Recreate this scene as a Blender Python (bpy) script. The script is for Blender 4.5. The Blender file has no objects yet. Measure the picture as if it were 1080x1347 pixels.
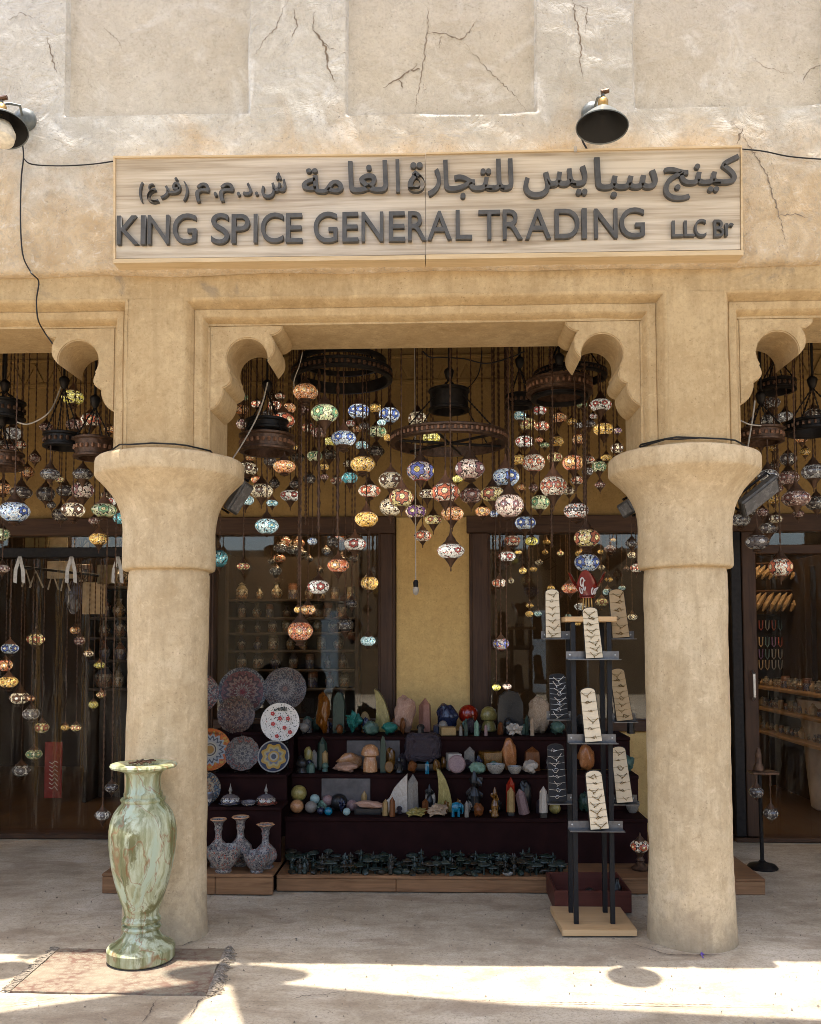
import bpy, bmesh, math, random
import numpy as np
from mathutils import Vector, Matrix

S = bpy.context.scene
COL = S.collection
random.seed(7)
rad = math.radians

# ------------------------------------------------------------------ camera, world, sun, exposure
CAM = Vector((0.0, -4.69, 1.6))
F, PX, PY = 1170.0, 540.0, 776.0           # focal length and principal point for a 1080 x 1347 frame
CROT = Matrix.Rotation(rad(2.0), 3, 'Z') @ Matrix.Rotation(rad(93.15), 3, 'X') @ Matrix.Rotation(rad(-0.1), 3, 'Z')
cd = bpy.data.cameras.new('camera')
cam = bpy.data.objects.new('camera', cd)
COL.objects.link(cam)
cam.matrix_world = Matrix.Translation(CAM) @ CROT.to_4x4()
cd.sensor_fit = 'VERTICAL'
cd.sensor_height = 36.0
cd.lens = F / 1347 * 36
cd.shift_y = (PY - 673.5) / 1347
cd.clip_start, cd.clip_end = 0.05, 500
S.camera = cam

SUN_DIR = Vector((0.024, 0.006, -1.0)).normalized()   # the way the light travels: almost straight down
w = bpy.data.worlds.new('World'); S.world = w; w.use_nodes = True
wn = w.node_tree
sky = wn.nodes.new('ShaderNodeTexSky'); sky.sky_type = 'NISHITA'; sky.sun_disc = False
sky.sun_elevation = rad(88.4); sky.sun_rotation = rad(-67)
sky.air_density = 1.0; sky.dust_density = 3.0; sky.ozone_density = 1.0
wn.links.new(sky.outputs[0], wn.nodes['Background'].inputs[0])
wn.nodes['Background'].inputs[1].default_value = 0.15
sd = bpy.data.lights.new('sun', 'SUN'); sd.energy = 2.6; sd.angle = rad(0.5); sd.color = (1.0, 0.96, 0.90)
so = bpy.data.objects.new('sun', sd); COL.objects.link(so)
so.rotation_euler = SUN_DIR.to_track_quat('-Z', 'Y').to_euler()
so.location = (0, -2, 30)
S.view_settings.view_transform = 'Standard'; S.view_settings.look = 'None'
S.view_settings.gamma = 1.0; S.view_settings.use_curve_mapping = False
S.view_settings.exposure = 2.1
try:
    S.cycles.max_bounces = 10; S.cycles.diffuse_bounces = 5; S.cycles.transparent_max_bounces = 16
    S.cycles.use_denoising = True; S.cycles.filter_width = 0.9; S.cycles.sample_clamp_indirect = 6.0
except Exception: pass

def ray(px, py): return CROT @ Vector(((px - PX) / F, -(py - PY) / F, -1.0))
def P(px, py, Y):
    d = ray(px, py); t = (Y - CAM.y) / d.y
    return CAM + d * t
def PZ(px, py, Z):
    d = ray(px, py); t = (Z - CAM.z) / d.z
    return CAM + d * t
def depth(p): return -(CROT.transposed() @ (p - CAM)).z
def mpp(p): return depth(p) / F               # metres per photo pixel there

# ------------------------------------------------------------------ node helpers
class NT:
    def __init__(s, tree): s.t = tree; s.n = tree.nodes; s.l = tree.links
    def new(s, typ, **kw):
        nd = s.n.new(typ)
        for k, v in kw.items(): setattr(nd, k, v)
        return nd
    def put(s, sock, v):
        if isinstance(v, bpy.types.NodeSocket): s.l.new(v, sock)
        elif v is not None:
            if hasattr(sock.default_value, '__len__') and len(sock.default_value) == 4 and len(v) == 3: v = (*v, 1)
            sock.default_value = v
    def math(s, op, a, b=None, c=None, clamp=False):
        nd = s.new('ShaderNodeMath', operation=op, use_clamp=clamp)
        s.put(nd.inputs[0], a)
        if b is not None: s.put(nd.inputs[1], b)
        if c is not None: s.put(nd.inputs[2], c)
        return nd.outputs[0]
    def mix(s, f, a, b, mode='MIX'):
        nd = s.new('ShaderNodeMix', data_type='RGBA', blend_type=mode)
        s.put(nd.inputs[0], f); s.put(nd.inputs[6], a); s.put(nd.inputs[7], b)
        return nd.outputs[2]
    def ramp(s, f, stops, interp='LINEAR'):
        nd = s.new('ShaderNodeValToRGB'); cr = nd.color_ramp; cr.interpolation = interp
        while len(cr.elements) < len(stops): cr.elements.new(0.5)
        for e, (p, c) in zip(cr.elements, stops):
            e.position = p; e.color = (*c, 1) if len(c) == 3 else c
        s.put(nd.inputs[0], f)
        return nd.outputs[0]
    def step(s, f, lo, hi):
        nd = s.new('ShaderNodeMapRange', interpolation_type='SMOOTHSTEP')
        s.put(nd.inputs[0], f); nd.inputs[1].default_value = lo; nd.inputs[2].default_value = hi
        return nd.outputs[0]
    def noise(s, vec, scale, detail=5, rough=0.55, dist=0.0, out=0):
        nd = s.new('ShaderNodeTexNoise'); s.put(nd.inputs['Vector'], vec)
        nd.inputs['Scale'].default_value = scale; nd.inputs['Detail'].default_value = detail
        nd.inputs['Roughness'].default_value = rough; nd.inputs['Distortion'].default_value = dist
        return nd.outputs[out]
    def voro(s, vec, scale, feature='F1', out=0, rnd=1.0):
        nd = s.new('ShaderNodeTexVoronoi', feature=feature); s.put(nd.inputs['Vector'], vec)
        nd.inputs['Scale'].default_value = scale; nd.inputs['Randomness'].default_value = rnd
        return nd.outputs[out]
    def mapping(s, vec, scale=(1, 1, 1), loc=(0, 0, 0), rot=(0, 0, 0)):
        nd = s.new('ShaderNodeMapping'); s.put(nd.inputs[0], vec)
        nd.inputs[1].default_value = loc; nd.inputs[2].default_value = rot; nd.inputs[3].default_value = scale
        return nd.outputs[0]
    def obj(s): return s.new('ShaderNodeTexCoord').outputs['Object']
    def pos(s): return s.new('ShaderNodeNewGeometry').outputs['Position']
    def bump(s, h, strength=0.5, dist=0.01, normal=None):
        nd = s.new('ShaderNodeBump'); s.put(nd.inputs['Height'], h)
        nd.inputs['Strength'].default_value = strength; nd.inputs['Distance'].default_value = dist
        if normal is not None: s.put(nd.inputs['Normal'], normal)
        return nd.outputs[0]

def material(name):
    m = bpy.data.materials.new(name); m.use_nodes = True
    nt = NT(m.node_tree); b = m.node_tree.nodes['Principled BSDF']
    return m, nt, b

def mat_simple(name, col, rough=0.6, metal=0.0, var=0.25, scale=30, bump=0.15, spec=0.25, coat=0.0, trans=0.0, emit=None):
    m, nt, b = material(name)
    o = nt.obj()
    n = nt.noise(o, scale, 5, 0.6)
    c2 = tuple(max(0, c * (1 - var)) for c in col); c1 = tuple(min(1, c * (1 + var)) for c in col)
    nt.put(b.inputs['Base Color'], nt.ramp(n, [(0.3, c2), (0.7, c1)]))
    nt.put(b.inputs['Roughness'], nt.math('MULTIPLY_ADD', n, 0.25, rough - 0.12))
    b.inputs['Metallic'].default_value = metal
    b.inputs['Specular IOR Level'].default_value = spec
    b.inputs['Coat Weight'].default_value = coat
    if trans: b.inputs['Transmission Weight'].default_value = trans
    if bump: nt.put(b.inputs['Normal'], nt.bump(n, bump, 0.01))
    if emit:
        b.inputs['Emission Color'].default_value = (*emit[0], 1); b.inputs['Emission Strength'].default_value = emit[1]
    return m

def mat_plaster(name, c_lo, c_hi, streak=0.0, bumpk=1.0, trowel=1.0, pale=None, worn=None, grime=0, stain=0):
    m, nt, b = material(name)
    p = nt.pos()
    big = nt.noise(p, 1.6, 6, 0.6, 0.4)
    med = nt.noise(p, 7, 6, 0.62, 0.8)
    col = nt.ramp(nt.math('ADD', nt.math('MULTIPLY', big, 0.6), nt.math('MULTIPLY', med, 0.4)), [(0.32, c_lo), (0.66, c_hi)])
    if pale:
        col = nt.mix(nt.step(nt.noise(p, 2.7, 7, 0.65, 1.2), 0.52, 0.68), col, pale)
    if worn:      # tan colour towards the foot of the wall, in ragged patches
        zz = nt.new('ShaderNodeSeparateXYZ'); nt.put(zz.inputs[0], p)
        zn = nt.math('MULTIPLY_ADD', nt.noise(p, 2.1, 7, .65, 1.0), 1.5, zz.outputs[2])
        wcol = nt.ramp(med, [(.3, worn[0]), (.68, worn[1])])
        col = nt.mix(nt.step(zn, 5.25, 4.55), col, wcol)
    if streak:
        sv = nt.math('ADD', nt.math('MULTIPLY', nt.noise(nt.mapping(p, (11, 11, 1.3)), 1.5, 7, 0.68, .6), .6), nt.math('MULTIPLY', nt.noise(p, 4.3, 6, .65, 1.0), .4))
        col = nt.mix(nt.math('MULTIPLY', nt.step(sv, 0.42, 0.66), streak), col, tuple(c * 0.74 for c in c_lo), 'MIX')
        sv2 = nt.math('ADD', nt.math('MULTIPLY', nt.noise(nt.mapping(p, (16, 16, 1.8), (3, 1, 2)), 1.5, 6, 0.65, .5), .5), nt.math('MULTIPLY', nt.noise(p, 6.1, 6, .65, 1.0), .5))
        col = nt.mix(nt.math('MULTIPLY', nt.step(sv2, 0.52, 0.7), streak * 0.8), col, tuple(min(1, c * 1.2) for c in c_hi))
    fine = nt.noise(p, 62, 6, 0.78)
    mot = nt.noise(p, 21, 6, 0.72, 0.6)
    col = nt.mix(nt.math('MULTIPLY', nt.step(mot, 0.53, 0.70), 0.36), col, tuple(min(1, c * 1.22) for c in c_hi))
    col = nt.mix(nt.math('MULTIPLY', nt.step(mot, 0.47, 0.30), 0.45), col, tuple(c * 0.72 for c in c_lo))
    pit = nt.voro(nt.mix(0.03, p, nt.noise(p, 30, 3, .6, 0, out=1)), 46)
    pits = nt.math('MULTIPLY', nt.step(pit, 0.22, 0.06), nt.step(nt.noise(p, 5, 4), 0.47, 0.6))
    col = nt.mix(nt.math('MULTIPLY', pits, 0.6), col, tuple(c * 0.5 for c in c_lo))
    col = nt.mix(nt.math('MULTIPLY', nt.step(fine, 0.46, 0.66), 0.34), col, tuple(c * 0.7 for c in c_lo))
    if grime or stain:
        sz = nt.new('ShaderNodeSeparateXYZ'); nt.put(sz.inputs[0], p)
        if grime:     # scuffs and dried splashes near the floor
            gz = nt.math('MULTIPLY_ADD', nt.noise(p, 6, 6, .7, .8), 1.1, sz.outputs[2])
            col = nt.mix(nt.math('MULTIPLY', nt.step(gz, 0.95, 0.5), grime), col, (0.22, 0.165, 0.11))
        if stain:     # grey damp blotches under the ledge
            sn = nt.math('MULTIPLY', nt.step(nt.noise(p, 1.9, 7, .68, .9), .54, .63), nt.step(nt.math('MULTIPLY_ADD', nt.noise(p, 7, 4), .25, sz.outputs[2]), 3.50, 3.62))
            col = nt.mix(nt.math('MULTIPLY', sn, stain), col, (0.20, 0.165, 0.125))
    nt.put(b.inputs['Base Color'], col)
    b.inputs['Roughness'].default_value = 0.92; b.inputs['Specular IOR Level'].default_value = 0.15
    # relief: trowel ridges, lumps, grain
    rid = nt.math('ABSOLUTE', nt.math('SUBTRACT', nt.noise(p, 5.5, 5, 0.6, 1.6), 0.5))
    rid2 = nt.math('ABSOLUTE', nt.math('SUBTRACT', nt.noise(p, 13, 4, 0.6, 1.0), 0.5))
    h = nt.math('ADD', nt.math('MULTIPLY', nt.math('POWER', rid, 0.7), 0.9 * trowel), nt.math('MULTIPLY', rid2, 0.4 * trowel))
    h = nt.math('ADD', h, nt.math('MULTIPLY', med, 0.5))
    h = nt.math('ADD', h, nt.math('MULTIPLY', fine, 0.30))
    h = nt.math('SUBTRACT', h, nt.math('MULTIPLY', pits, 0.25))
    nt.put(b.inputs['Normal'], nt.bump(h, min(1.0, 0.8 * bumpk), 0.016 * bumpk))
    return m

def mat_wood(name, c_lo, c_hi, axis=0, scale=1.0, rough=0.5, bump=0.2):
    m, nt, b = material(name)
    o = nt.pos()
    sc = [22, 22, 22]; sc[axis] = 1.6
    n = nt.noise(nt.mapping(o, tuple(s * scale for s in sc)), 1.6, 7, 0.62, 0.9)
    n2 = nt.noise(o, 2.5, 3)
    f = nt.math('MULTIPLY_ADD', n2, 0.35, nt.math('MULTIPLY', n, 0.75))
    nt.put(b.inputs['Base Color'], nt.ramp(f, [(0.35, c_lo), (0.5, tuple((a + d) / 2 for a, d in zip(c_lo, c_hi))), (0.68, c_hi)]))
    b.inputs['Specular IOR Level'].default_value = 0.18
    nt.put(b.inputs['Roughness'], nt.math('MULTIPLY_ADD', n, 0.3, rough - 0.15))
    nt.put(b.inputs['Normal'], nt.bump(n, bump, 0.004))
    return m

def mat_glass(name, tint=(1, 1, 1), refl=1.0, rough=0.02, wav=0.0):
    m = bpy.data.materials.new(name); m.use_nodes = True
    nt = NT(m.node_tree); nt.n.remove(nt.n['Principled BSDF'])
    out = nt.n['Material Output']
    tr = nt.new('ShaderNodeBsdfTransparent'); tr.inputs[0].default_value = (*tint, 1)
    gl = nt.new('ShaderNodeBsdfGlossy'); gl.inputs['Roughness'].default_value = rough
    fr = nt.new('ShaderNodeFresnel'); fr.inputs[0].default_value = 1.5
    if wav:
        nrm = nt.bump(nt.noise(nt.mapping(nt.pos(), (9, 9, 0.8)), 1.5, 3), wav, 0.03)
        nt.put(gl.inputs['Normal'], nrm); nt.put(fr.inputs['Normal'], nrm)
    mx = nt.new('ShaderNodeMixShader')
    nt.put(mx.inputs[0], nt.math('MULTIPLY', fr.outputs[0], refl, clamp=True))
    nt.l.new(tr.outputs[0], mx.inputs[1]); nt.l.new(gl.outputs[0], mx.inputs[2]); nt.l.new(mx.outputs[0], out.inputs[0])
    return m

# ------------------------------------------------------------------ mosaic pattern (object space, globe of radius 1)
def mosaic_group():
    g = bpy.data.node_groups.new('mosaic', 'ShaderNodeTree')
    I = g.interface
    for nm, tp in [('A', 'NodeSocketColor'), ('B', 'NodeSocketColor'), ('C', 'NodeSocketColor'), ('D', 'NodeSocketColor'),
                   ('Count', 'NodeSocketFloat'), ('Size', 'NodeSocketFloat'), ('Tile', 'NodeSocketFloat')]:
        I.new_socket(nm, in_out='INPUT', socket_type=tp)
    I.new_socket('Color', in_out='OUTPUT', socket_type='NodeSocketColor')
    I.new_socket('Glow', in_out='OUTPUT', socket_type='NodeSocketFloat')
    nt = NT(g)
    gi = nt.new('NodeGroupInput'); go = nt.new('NodeGroupOutput')
    A, B, Cc, D, cnt, size, tile = [gi.outputs[k] for k in ('A', 'B', 'C', 'D', 'Count', 'Size', 'Tile')]
    o = nt.obj()
    sx = nt.new('ShaderNodeSeparateXYZ'); nt.put(sx.inputs[0], o)
    x, y, z = sx.outputs
    rnd = nt.new('ShaderNodeObjectInfo').outputs['Random']
    ang = nt.math('ADD', nt.math('DIVIDE', nt.math('ARCTAN2', y, x), 2 * math.pi), nt.math('MULTIPLY', rnd, 0.3))
    u = nt.math('MULTIPLY', nt.math('SUBTRACT', nt.math('FRACT', nt.math('ADD', nt.math('MULTIPLY', ang, cnt), 20.5)), 0.5),
                nt.math('DIVIDE', 2 * math.pi, cnt))
    v = nt.math('MULTIPLY', z, 1.15)
    d = nt.math('DIVIDE', nt.math('SQRT', nt.math('ADD', nt.math('MULTIPLY', u, u), nt.math('MULTIPLY', v, v))), size)
    pa = nt.math('ARCTAN2', v, u)
    dp = nt.math('ADD', d, nt.math('MULTIPLY', nt.math('COSINE', nt.math('MULTIPLY', pa, 6)), 0.16))
    vd = nt.new('ShaderNodeTexVoronoi'); nt.put(vd.inputs['Vector'], o); nt.put(vd.inputs['Scale'], tile)
    ve = nt.new('ShaderNodeTexVoronoi', feature='DISTANCE_TO_EDGE'); nt.put(ve.inputs['Vector'], o); nt.put(ve.inputs['Scale'], tile)
    sc = nt.new('ShaderNodeSeparateColor'); nt.put(sc.inputs[0], vd.outputs['Color'])
    bg = nt.mix(nt.math('GREATER_THAN', sc.outputs[0], 0.62), A, nt.mix(0.28, A, (1, 0.92, 0.75)))
    bg = nt.mix(nt.math('GREATER_THAN', sc.outputs[1], 0.84), bg, D)
    bg = nt.mix(nt.math('GREATER_THAN', sc.outputs[2], 0.9), bg, B)
    bg = nt.mix(nt.math('LESS_THAN', sc.outputs[2], 0.12), bg, (0.02, 0.015, 0.012))
    c = nt.mix(nt.math('LESS_THAN', dp, 1.22), bg, (0.03, 0.02, 0.02))
    c = nt.mix(nt.math('LESS_THAN', dp, 1.05), c, B)
    c = nt.mix(nt.math('LESS_THAN', d, 0.5), c, (0.03, 0.02, 0.02))
    c = nt.mix(nt.math('LESS_THAN', d, 0.4), c, Cc)
    band = nt.math('GREATER_THAN', nt.math('ABSOLUTE', z), 0.6)
    c = nt.mix(band, c, D)
    edge = nt.step(ve.outputs[0], 0.03, 0.09)
    c = nt.mix(nt.math('MULTIPLY_ADD', edge, 0.75, 0.25), (0.03, 0.022, 0.016), c)
    nt.put(go.inputs[0], c)
    lat = nt.math('SUBTRACT', 1.25, nt.math('MULTIPLY', nt.math('ABSOLUTE', z), 1.5))
    side = nt.math('MULTIPLY_ADD', nt.math('COSINE', nt.math('MULTIPLY', nt.math('SUBTRACT', ang, rnd), 6.2832)), .35, .75)
    tl = nt.math('MULTIPLY_ADD', nt.math('POWER', sc.outputs[1], 3.0), 1.6, .35)
    nt.put(go.inputs[1], nt.math('MULTIPLY', nt.math('MULTIPLY', lat, side), tl))
    return g
MOS = mosaic_group()
_mos = {}
def mat_mosaic(A, B, C_, D, count=5, size=0.42, tile=7.0, emit=0.3, rough=0.25):
    key = (A, B, C_, D, count, size, tile, emit)
    if key in _mos: return _mos[key]
    m, nt, b = material('mosaic_glass')
    gn = nt.new('ShaderNodeGroup'); gn.node_tree = MOS
    for k, v in (('A', A), ('B', B), ('C', C_), ('D', D)): gn.inputs[k].default_value = (*v, 1)
    gn.inputs['Count'].default_value = count; gn.inputs['Size'].default_value = size; gn.inputs['Tile'].default_value = tile
    nt.put(b.inputs['Base Color'], gn.outputs[0])
    b.inputs['Roughness'].default_value = rough; b.inputs['Coat Weight'].default_value = 0.4; b.inputs['Coat Roughness'].default_value = 0.1
    if emit:
        nt.put(b.inputs['Emission Color'], gn.outputs[0]); nt.put(b.inputs['Emission Strength'], nt.math('MULTIPLY', gn.outputs[1], emit))
    _mos[key] = m
    return m

# ------------------------------------------------------------------ mesh helpers
class MB:
    def __init__(s): s.v = []; s.f = []
    def add(s, vs, fs):
        k = len(s.v); s.v += [tuple(v) for v in vs]; s.f += [tuple(i + k for i in f) for f in fs]; return s
    def box(s, x0, x1, y0, y1, z0, z1):
        return s.add([(x0, y0, z0), (x1, y0, z0), (x1, y1, z0), (x0, y1, z0), (x0, y0, z1), (x1, y0, z1), (x1, y1, z1), (x0, y1, z1)],
                     [(0, 3, 2, 1), (4, 5, 6, 7), (0, 1, 5, 4), (1, 2, 6, 5), (2, 3, 7, 6), (3, 0, 4, 7)])
    def bbox(s, x0, x1, y0, y1, z0, z1, b=0.004):
        """box with chamfered edges"""
        b = min(b, (x1 - x0) / 3, (y1 - y0) / 3, (z1 - z0) / 3)
        bm = bmesh.new()
        bmesh.ops.create_cube(bm, size=1)
        for v in bm.verts: v.co = Vector(((x0 + x1) / 2 + v.co.x * (x1 - x0), (y0 + y1) / 2 + v.co.y * (y1 - y0), (z0 + z1) / 2 + v.co.z * (z1 - z0)))
        bmesh.ops.bevel(bm, geom=bm.edges[:], offset=b, segments=1, affect='EDGES', profile=0.5)
        bm.verts.index_update()
        s.add([v.co[:] for v in bm.verts], [[v.index for v in f.verts] for f in bm.faces]); bm.free(); return s
    def tube(s, pts, r, n=6, cap=True):
        pts = [Vector(p) for p in pts]; m = len(pts)
        rs = r if hasattr(r, '__len__') else [r] * m
        vs = []; up = None
        for i, p in enumerate(pts):
            t = (pts[min(i + 1, m - 1)] - pts[max(i - 1, 0)])
            t = t.normalized() if t.length > 1e-9 else Vector((0, 0, 1))
            if up is None:
                up = t.orthogonal().normalized()
            else:
                up = (up - t * up.dot(t)); up = up.normalized() if up.length > 1e-6 else t.orthogonal().normalized()
            w_ = t.cross(up)
            for k in range(n):
                a = 2 * math.pi * k / n
                vs.append(p + (up * math.cos(a) + w_ * math.sin(a)) * rs[i])
        fs = []
        for i in range(m - 1):
            for k in range(n):
                k2 = (k + 1) % n
                fs.append((i * n + k, i * n + k2, (i + 1) * n + k2, (i + 1) * n + k))
        if cap: fs += [tuple(range(n - 1, -1, -1)), tuple((m - 1) * n + k for k in range(n))]
        return s.add(vs, fs)
    def lathe(s, prof, n=24, c=(0, 0, 0), wob=None, close=True):
        """prof: (r, z) from bottom to top"""
        vs = []; fs = []; m = len(prof)
        for i, (r, z) in enumerate(prof):
            for k in range(n):
                a = 2 * math.pi * k / n
                rr = r * (wob(a, z) if wob else 1)
                vs.append((c[0] + rr * math.cos(a), c[1] + rr * math.sin(a), c[2] + z))
        for i in range(m - 1):
            for k in range(n):
                k2 = (k + 1) % n
                fs.append((i * n + k, i * n + k2, (i + 1) * n + k2, (i + 1) * n + k))
        if close: fs += [tuple(range(n - 1, -1, -1)), tuple((m - 1) * n + k for k in range(n))]
        return s.add(vs, fs)
    def prism(s, out, y0, y1):
        """outline of (x, z) pushed from y0 to y1"""
        n = len(out)
        vs = [(x, y0, z) for x, z in out] + [(x, y1, z) for x, z in out]
        fs = [tuple(range(n)), tuple(range(2 * n - 1, n - 1, -1))] + [(k, k + n, (k + 1) % n + n, (k + 1) % n) for k in range(n)]
        return s.add(vs, fs)
    def xform(s, M):
        s.v = [tuple(M @ Vector(v)) for v in s.v]; return s
    def mesh(s, name, mat, smooth=False, origin=(0, 0, 0)):
        me = bpy.data.meshes.new(name)
        ox, oy, oz = origin
        me.from_pydata([(x - ox, y - oy, z - oz) for x, y, z in s.v], [], s.f)
        if mat is not None: me.materials.append(mat)
        bm = bmesh.new(); bm.from_mesh(me)
        bmesh.ops.recalc_face_normals(bm, faces=bm.faces[:]); bm.to_mesh(me); bm.free()
        if smooth:
            for p in me.polygons: p.use_smooth = True
            me.set_sharp_from_angle(angle=rad(smooth if smooth > 1 else 40))
        return me
    def build(s, name, mat, parent=None, smooth=False, label=None):
        org = wpos(parent) if parent else None
        if org is None:
            xs = np.array(s.v); c = xs.mean(0); org = Vector((c[0], c[1], xs[:, 2].min()))
        o = bpy.data.objects.new(name, s.mesh(name, mat, smooth, org)); COL.objects.link(o)
        if parent: o.parent = parent
        else: o.location = org
        if label: o['label'] = label
        return o
def wpos(o):
    p = Vector((0, 0, 0))
    while o is not None: p = p + o.location; o = o.parent
    return p
def tag(o, label=None, cat=None, group=None, kind=None):
    if label: o['label'] = label
    if cat: o['category'] = cat
    if group: o['group'] = group
    if kind: o['kind'] = kind
    return o
def thing(name, label, cat, loc=(0, 0, 0), group=None):
    o = bpy.data.objects.new(name, None); o.empty_display_size = 0.05; COL.objects.link(o); o.location = loc
    return tag(o, label, cat, group)
def link(name, me, parent=None, loc=(0, 0, 0), scale=(1, 1, 1), rot=(0, 0, 0), mat=None):
    o = bpy.data.objects.new(name, me); COL.objects.link(o); o.location = loc; o.scale = scale; o.rotation_euler = rot
    if parent: o.parent = parent
    if mat:
        o.material_slots[0].link = 'OBJECT'; o.material_slots[0].material = mat
    return o
_rs = np.random.RandomState(3)
_lat = _rs.rand(64, 64, 64)
def vnoise(x, y, z):
    x, y, z = np.broadcast_arrays(np.asarray(x, float), np.asarray(y, float), np.asarray(z, float))
    xi, yi, zi = np.floor(x).astype(int), np.floor(y).astype(int), np.floor(z).astype(int)
    fx, fy, fz = x - xi, y - yi, z - zi
    fx, fy, fz = [t * t * (3 - 2 * t) for t in (fx, fy, fz)]
    L = lambda a, b, c: _lat[a & 63, b & 63, c & 63]
    r = 0
    for i in (0, 1):
        for j in (0, 1):
            for k in (0, 1):
                r = r + L(xi + i, yi + j, zi + k) * (fx if i else 1 - fx) * (fy if j else 1 - fy) * (fz if k else 1 - fz)
    return r - 0.5
def roughen(o, amp, freq, seed=0, oct=3):
    """real unevenness along the normals of a dense mesh (world frequencies)"""
    me = o.data; n = len(me.vertices)
    co = np.empty(n * 3); me.vertices.foreach_get('co', co); co = co.reshape(-1, 3)
    no = np.empty(n * 3); me.vertices.foreach_get('normal', no); no = no.reshape(-1, 3)
    wp = np.array(wpos(o)); q = co + wp; d = np.zeros(n)
    for k in range(oct):
        f = freq * 2 ** k; d += amp / 1.8 ** k * vnoise(q[:, 0] * f + seed, q[:, 1] * f + seed * 2, q[:, 2] * f - seed)
    co += no * d[:, None]
    me.vertices.foreach_set('co', co.ravel()); me.update()
# ------------------------------------------------------------------ materials of the place
M = {}
M['pale'] = mat_plaster('pale_plaster', (0.43, 0.40, 0.34), (0.60, 0.58, 0.525), 0.0, 0.8, 1.9, pale=(0.68, 0.67, 0.63), worn=((0.42, 0.30, 0.17), (0.58, 0.46, 0.31)))
M['panel'] = mat_plaster('panel_plaster', (0.44, 0.39, 0.31), (0.57, 0.525, 0.44), 0.0, 0.7, 1.6, pale=(0.60, 0.57, 0.51))
M['tan'] = mat_plaster('tan_plaster', (0.38, 0.255, 0.122), (0.55, 0.41, 0.23), 0.40, 0.6, 0.5, stain=0.6)
M['column'] = mat_plaster('column_plaster', (0.44, 0.315, 0.17), (0.63, 0.495, 0.315), 0.5, 0.7, 0.4, grime=0.5)
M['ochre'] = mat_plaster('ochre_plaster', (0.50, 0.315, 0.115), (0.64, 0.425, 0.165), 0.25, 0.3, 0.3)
M['shaded_ochre'] = mat_plaster('shaded_ochre_plaster', (0.25, 0.15, 0.055), (0.34, 0.215, 0.08), 0.25, 0.3, 0.3)  # darker copy of the ochre plaster, the veranda's shade put into its colour
M['ceil'] = mat_simple('ceiling_paint', (0.07, 0.045, 0.025), 0.9, scale=4)
M['brown_wood'] = mat_wood('brown_wood', (0.025, 0.012, 0.007), (0.075, 0.038, 0.02), 2)
M['brown_wood_x'] = mat_wood('brown_wood_long', (0.025, 0.012, 0.007), (0.08, 0.04, 0.02), 0)
M['base_wood'] = mat_wood('base_wood', (0.10, 0.045, 0.02), (0.27, 0.14, 0.065), 0)
M['maroon'] = mat_simple('maroon_lacquer', (0.015, 0.005, 0.0045), 0.75, var=0.3, scale=9, bump=0.05, spec=0.06)
M['bronze'] = mat_simple('dark_bronze', (0.095, 0.053, 0.032), 0.45, 0.55, var=0.5, scale=40, bump=0.3)
M['copper'] = mat_simple('copper_brown', (0.20, 0.10, 0.055), 0.5, 0.3, var=0.4, scale=40, bump=0.25)
M['iron'] = mat_simple('black_iron', (0.018, 0.015, 0.013), 0.5, 0.5, var=0.4, scale=30, bump=0.2)
M['cable'] = mat_simple('black_cable', (0.015, 0.014, 0.013), 0.5, bump=0)
M['white_cable'] = mat_simple('white_cable', (0.36, 0.32, 0.26), 0.5, bump=0)
M['crack'] = mat_simple('crack_shadow', (0.20, 0.16, 0.12), 0.95, bump=0)
M['crack_pale'] = mat_simple('crack_edge', (0.32, 0.27, 0.205), 0.95, bump=0)
M['glass'] = mat_glass('window_glass', (0.92, 0.94, 0.92), 0.95)
M['strip'] = mat_glass('plastic_strip', (0.92, 0.9, 0.86), 0.25, 0.05, wav=0.9)

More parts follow.
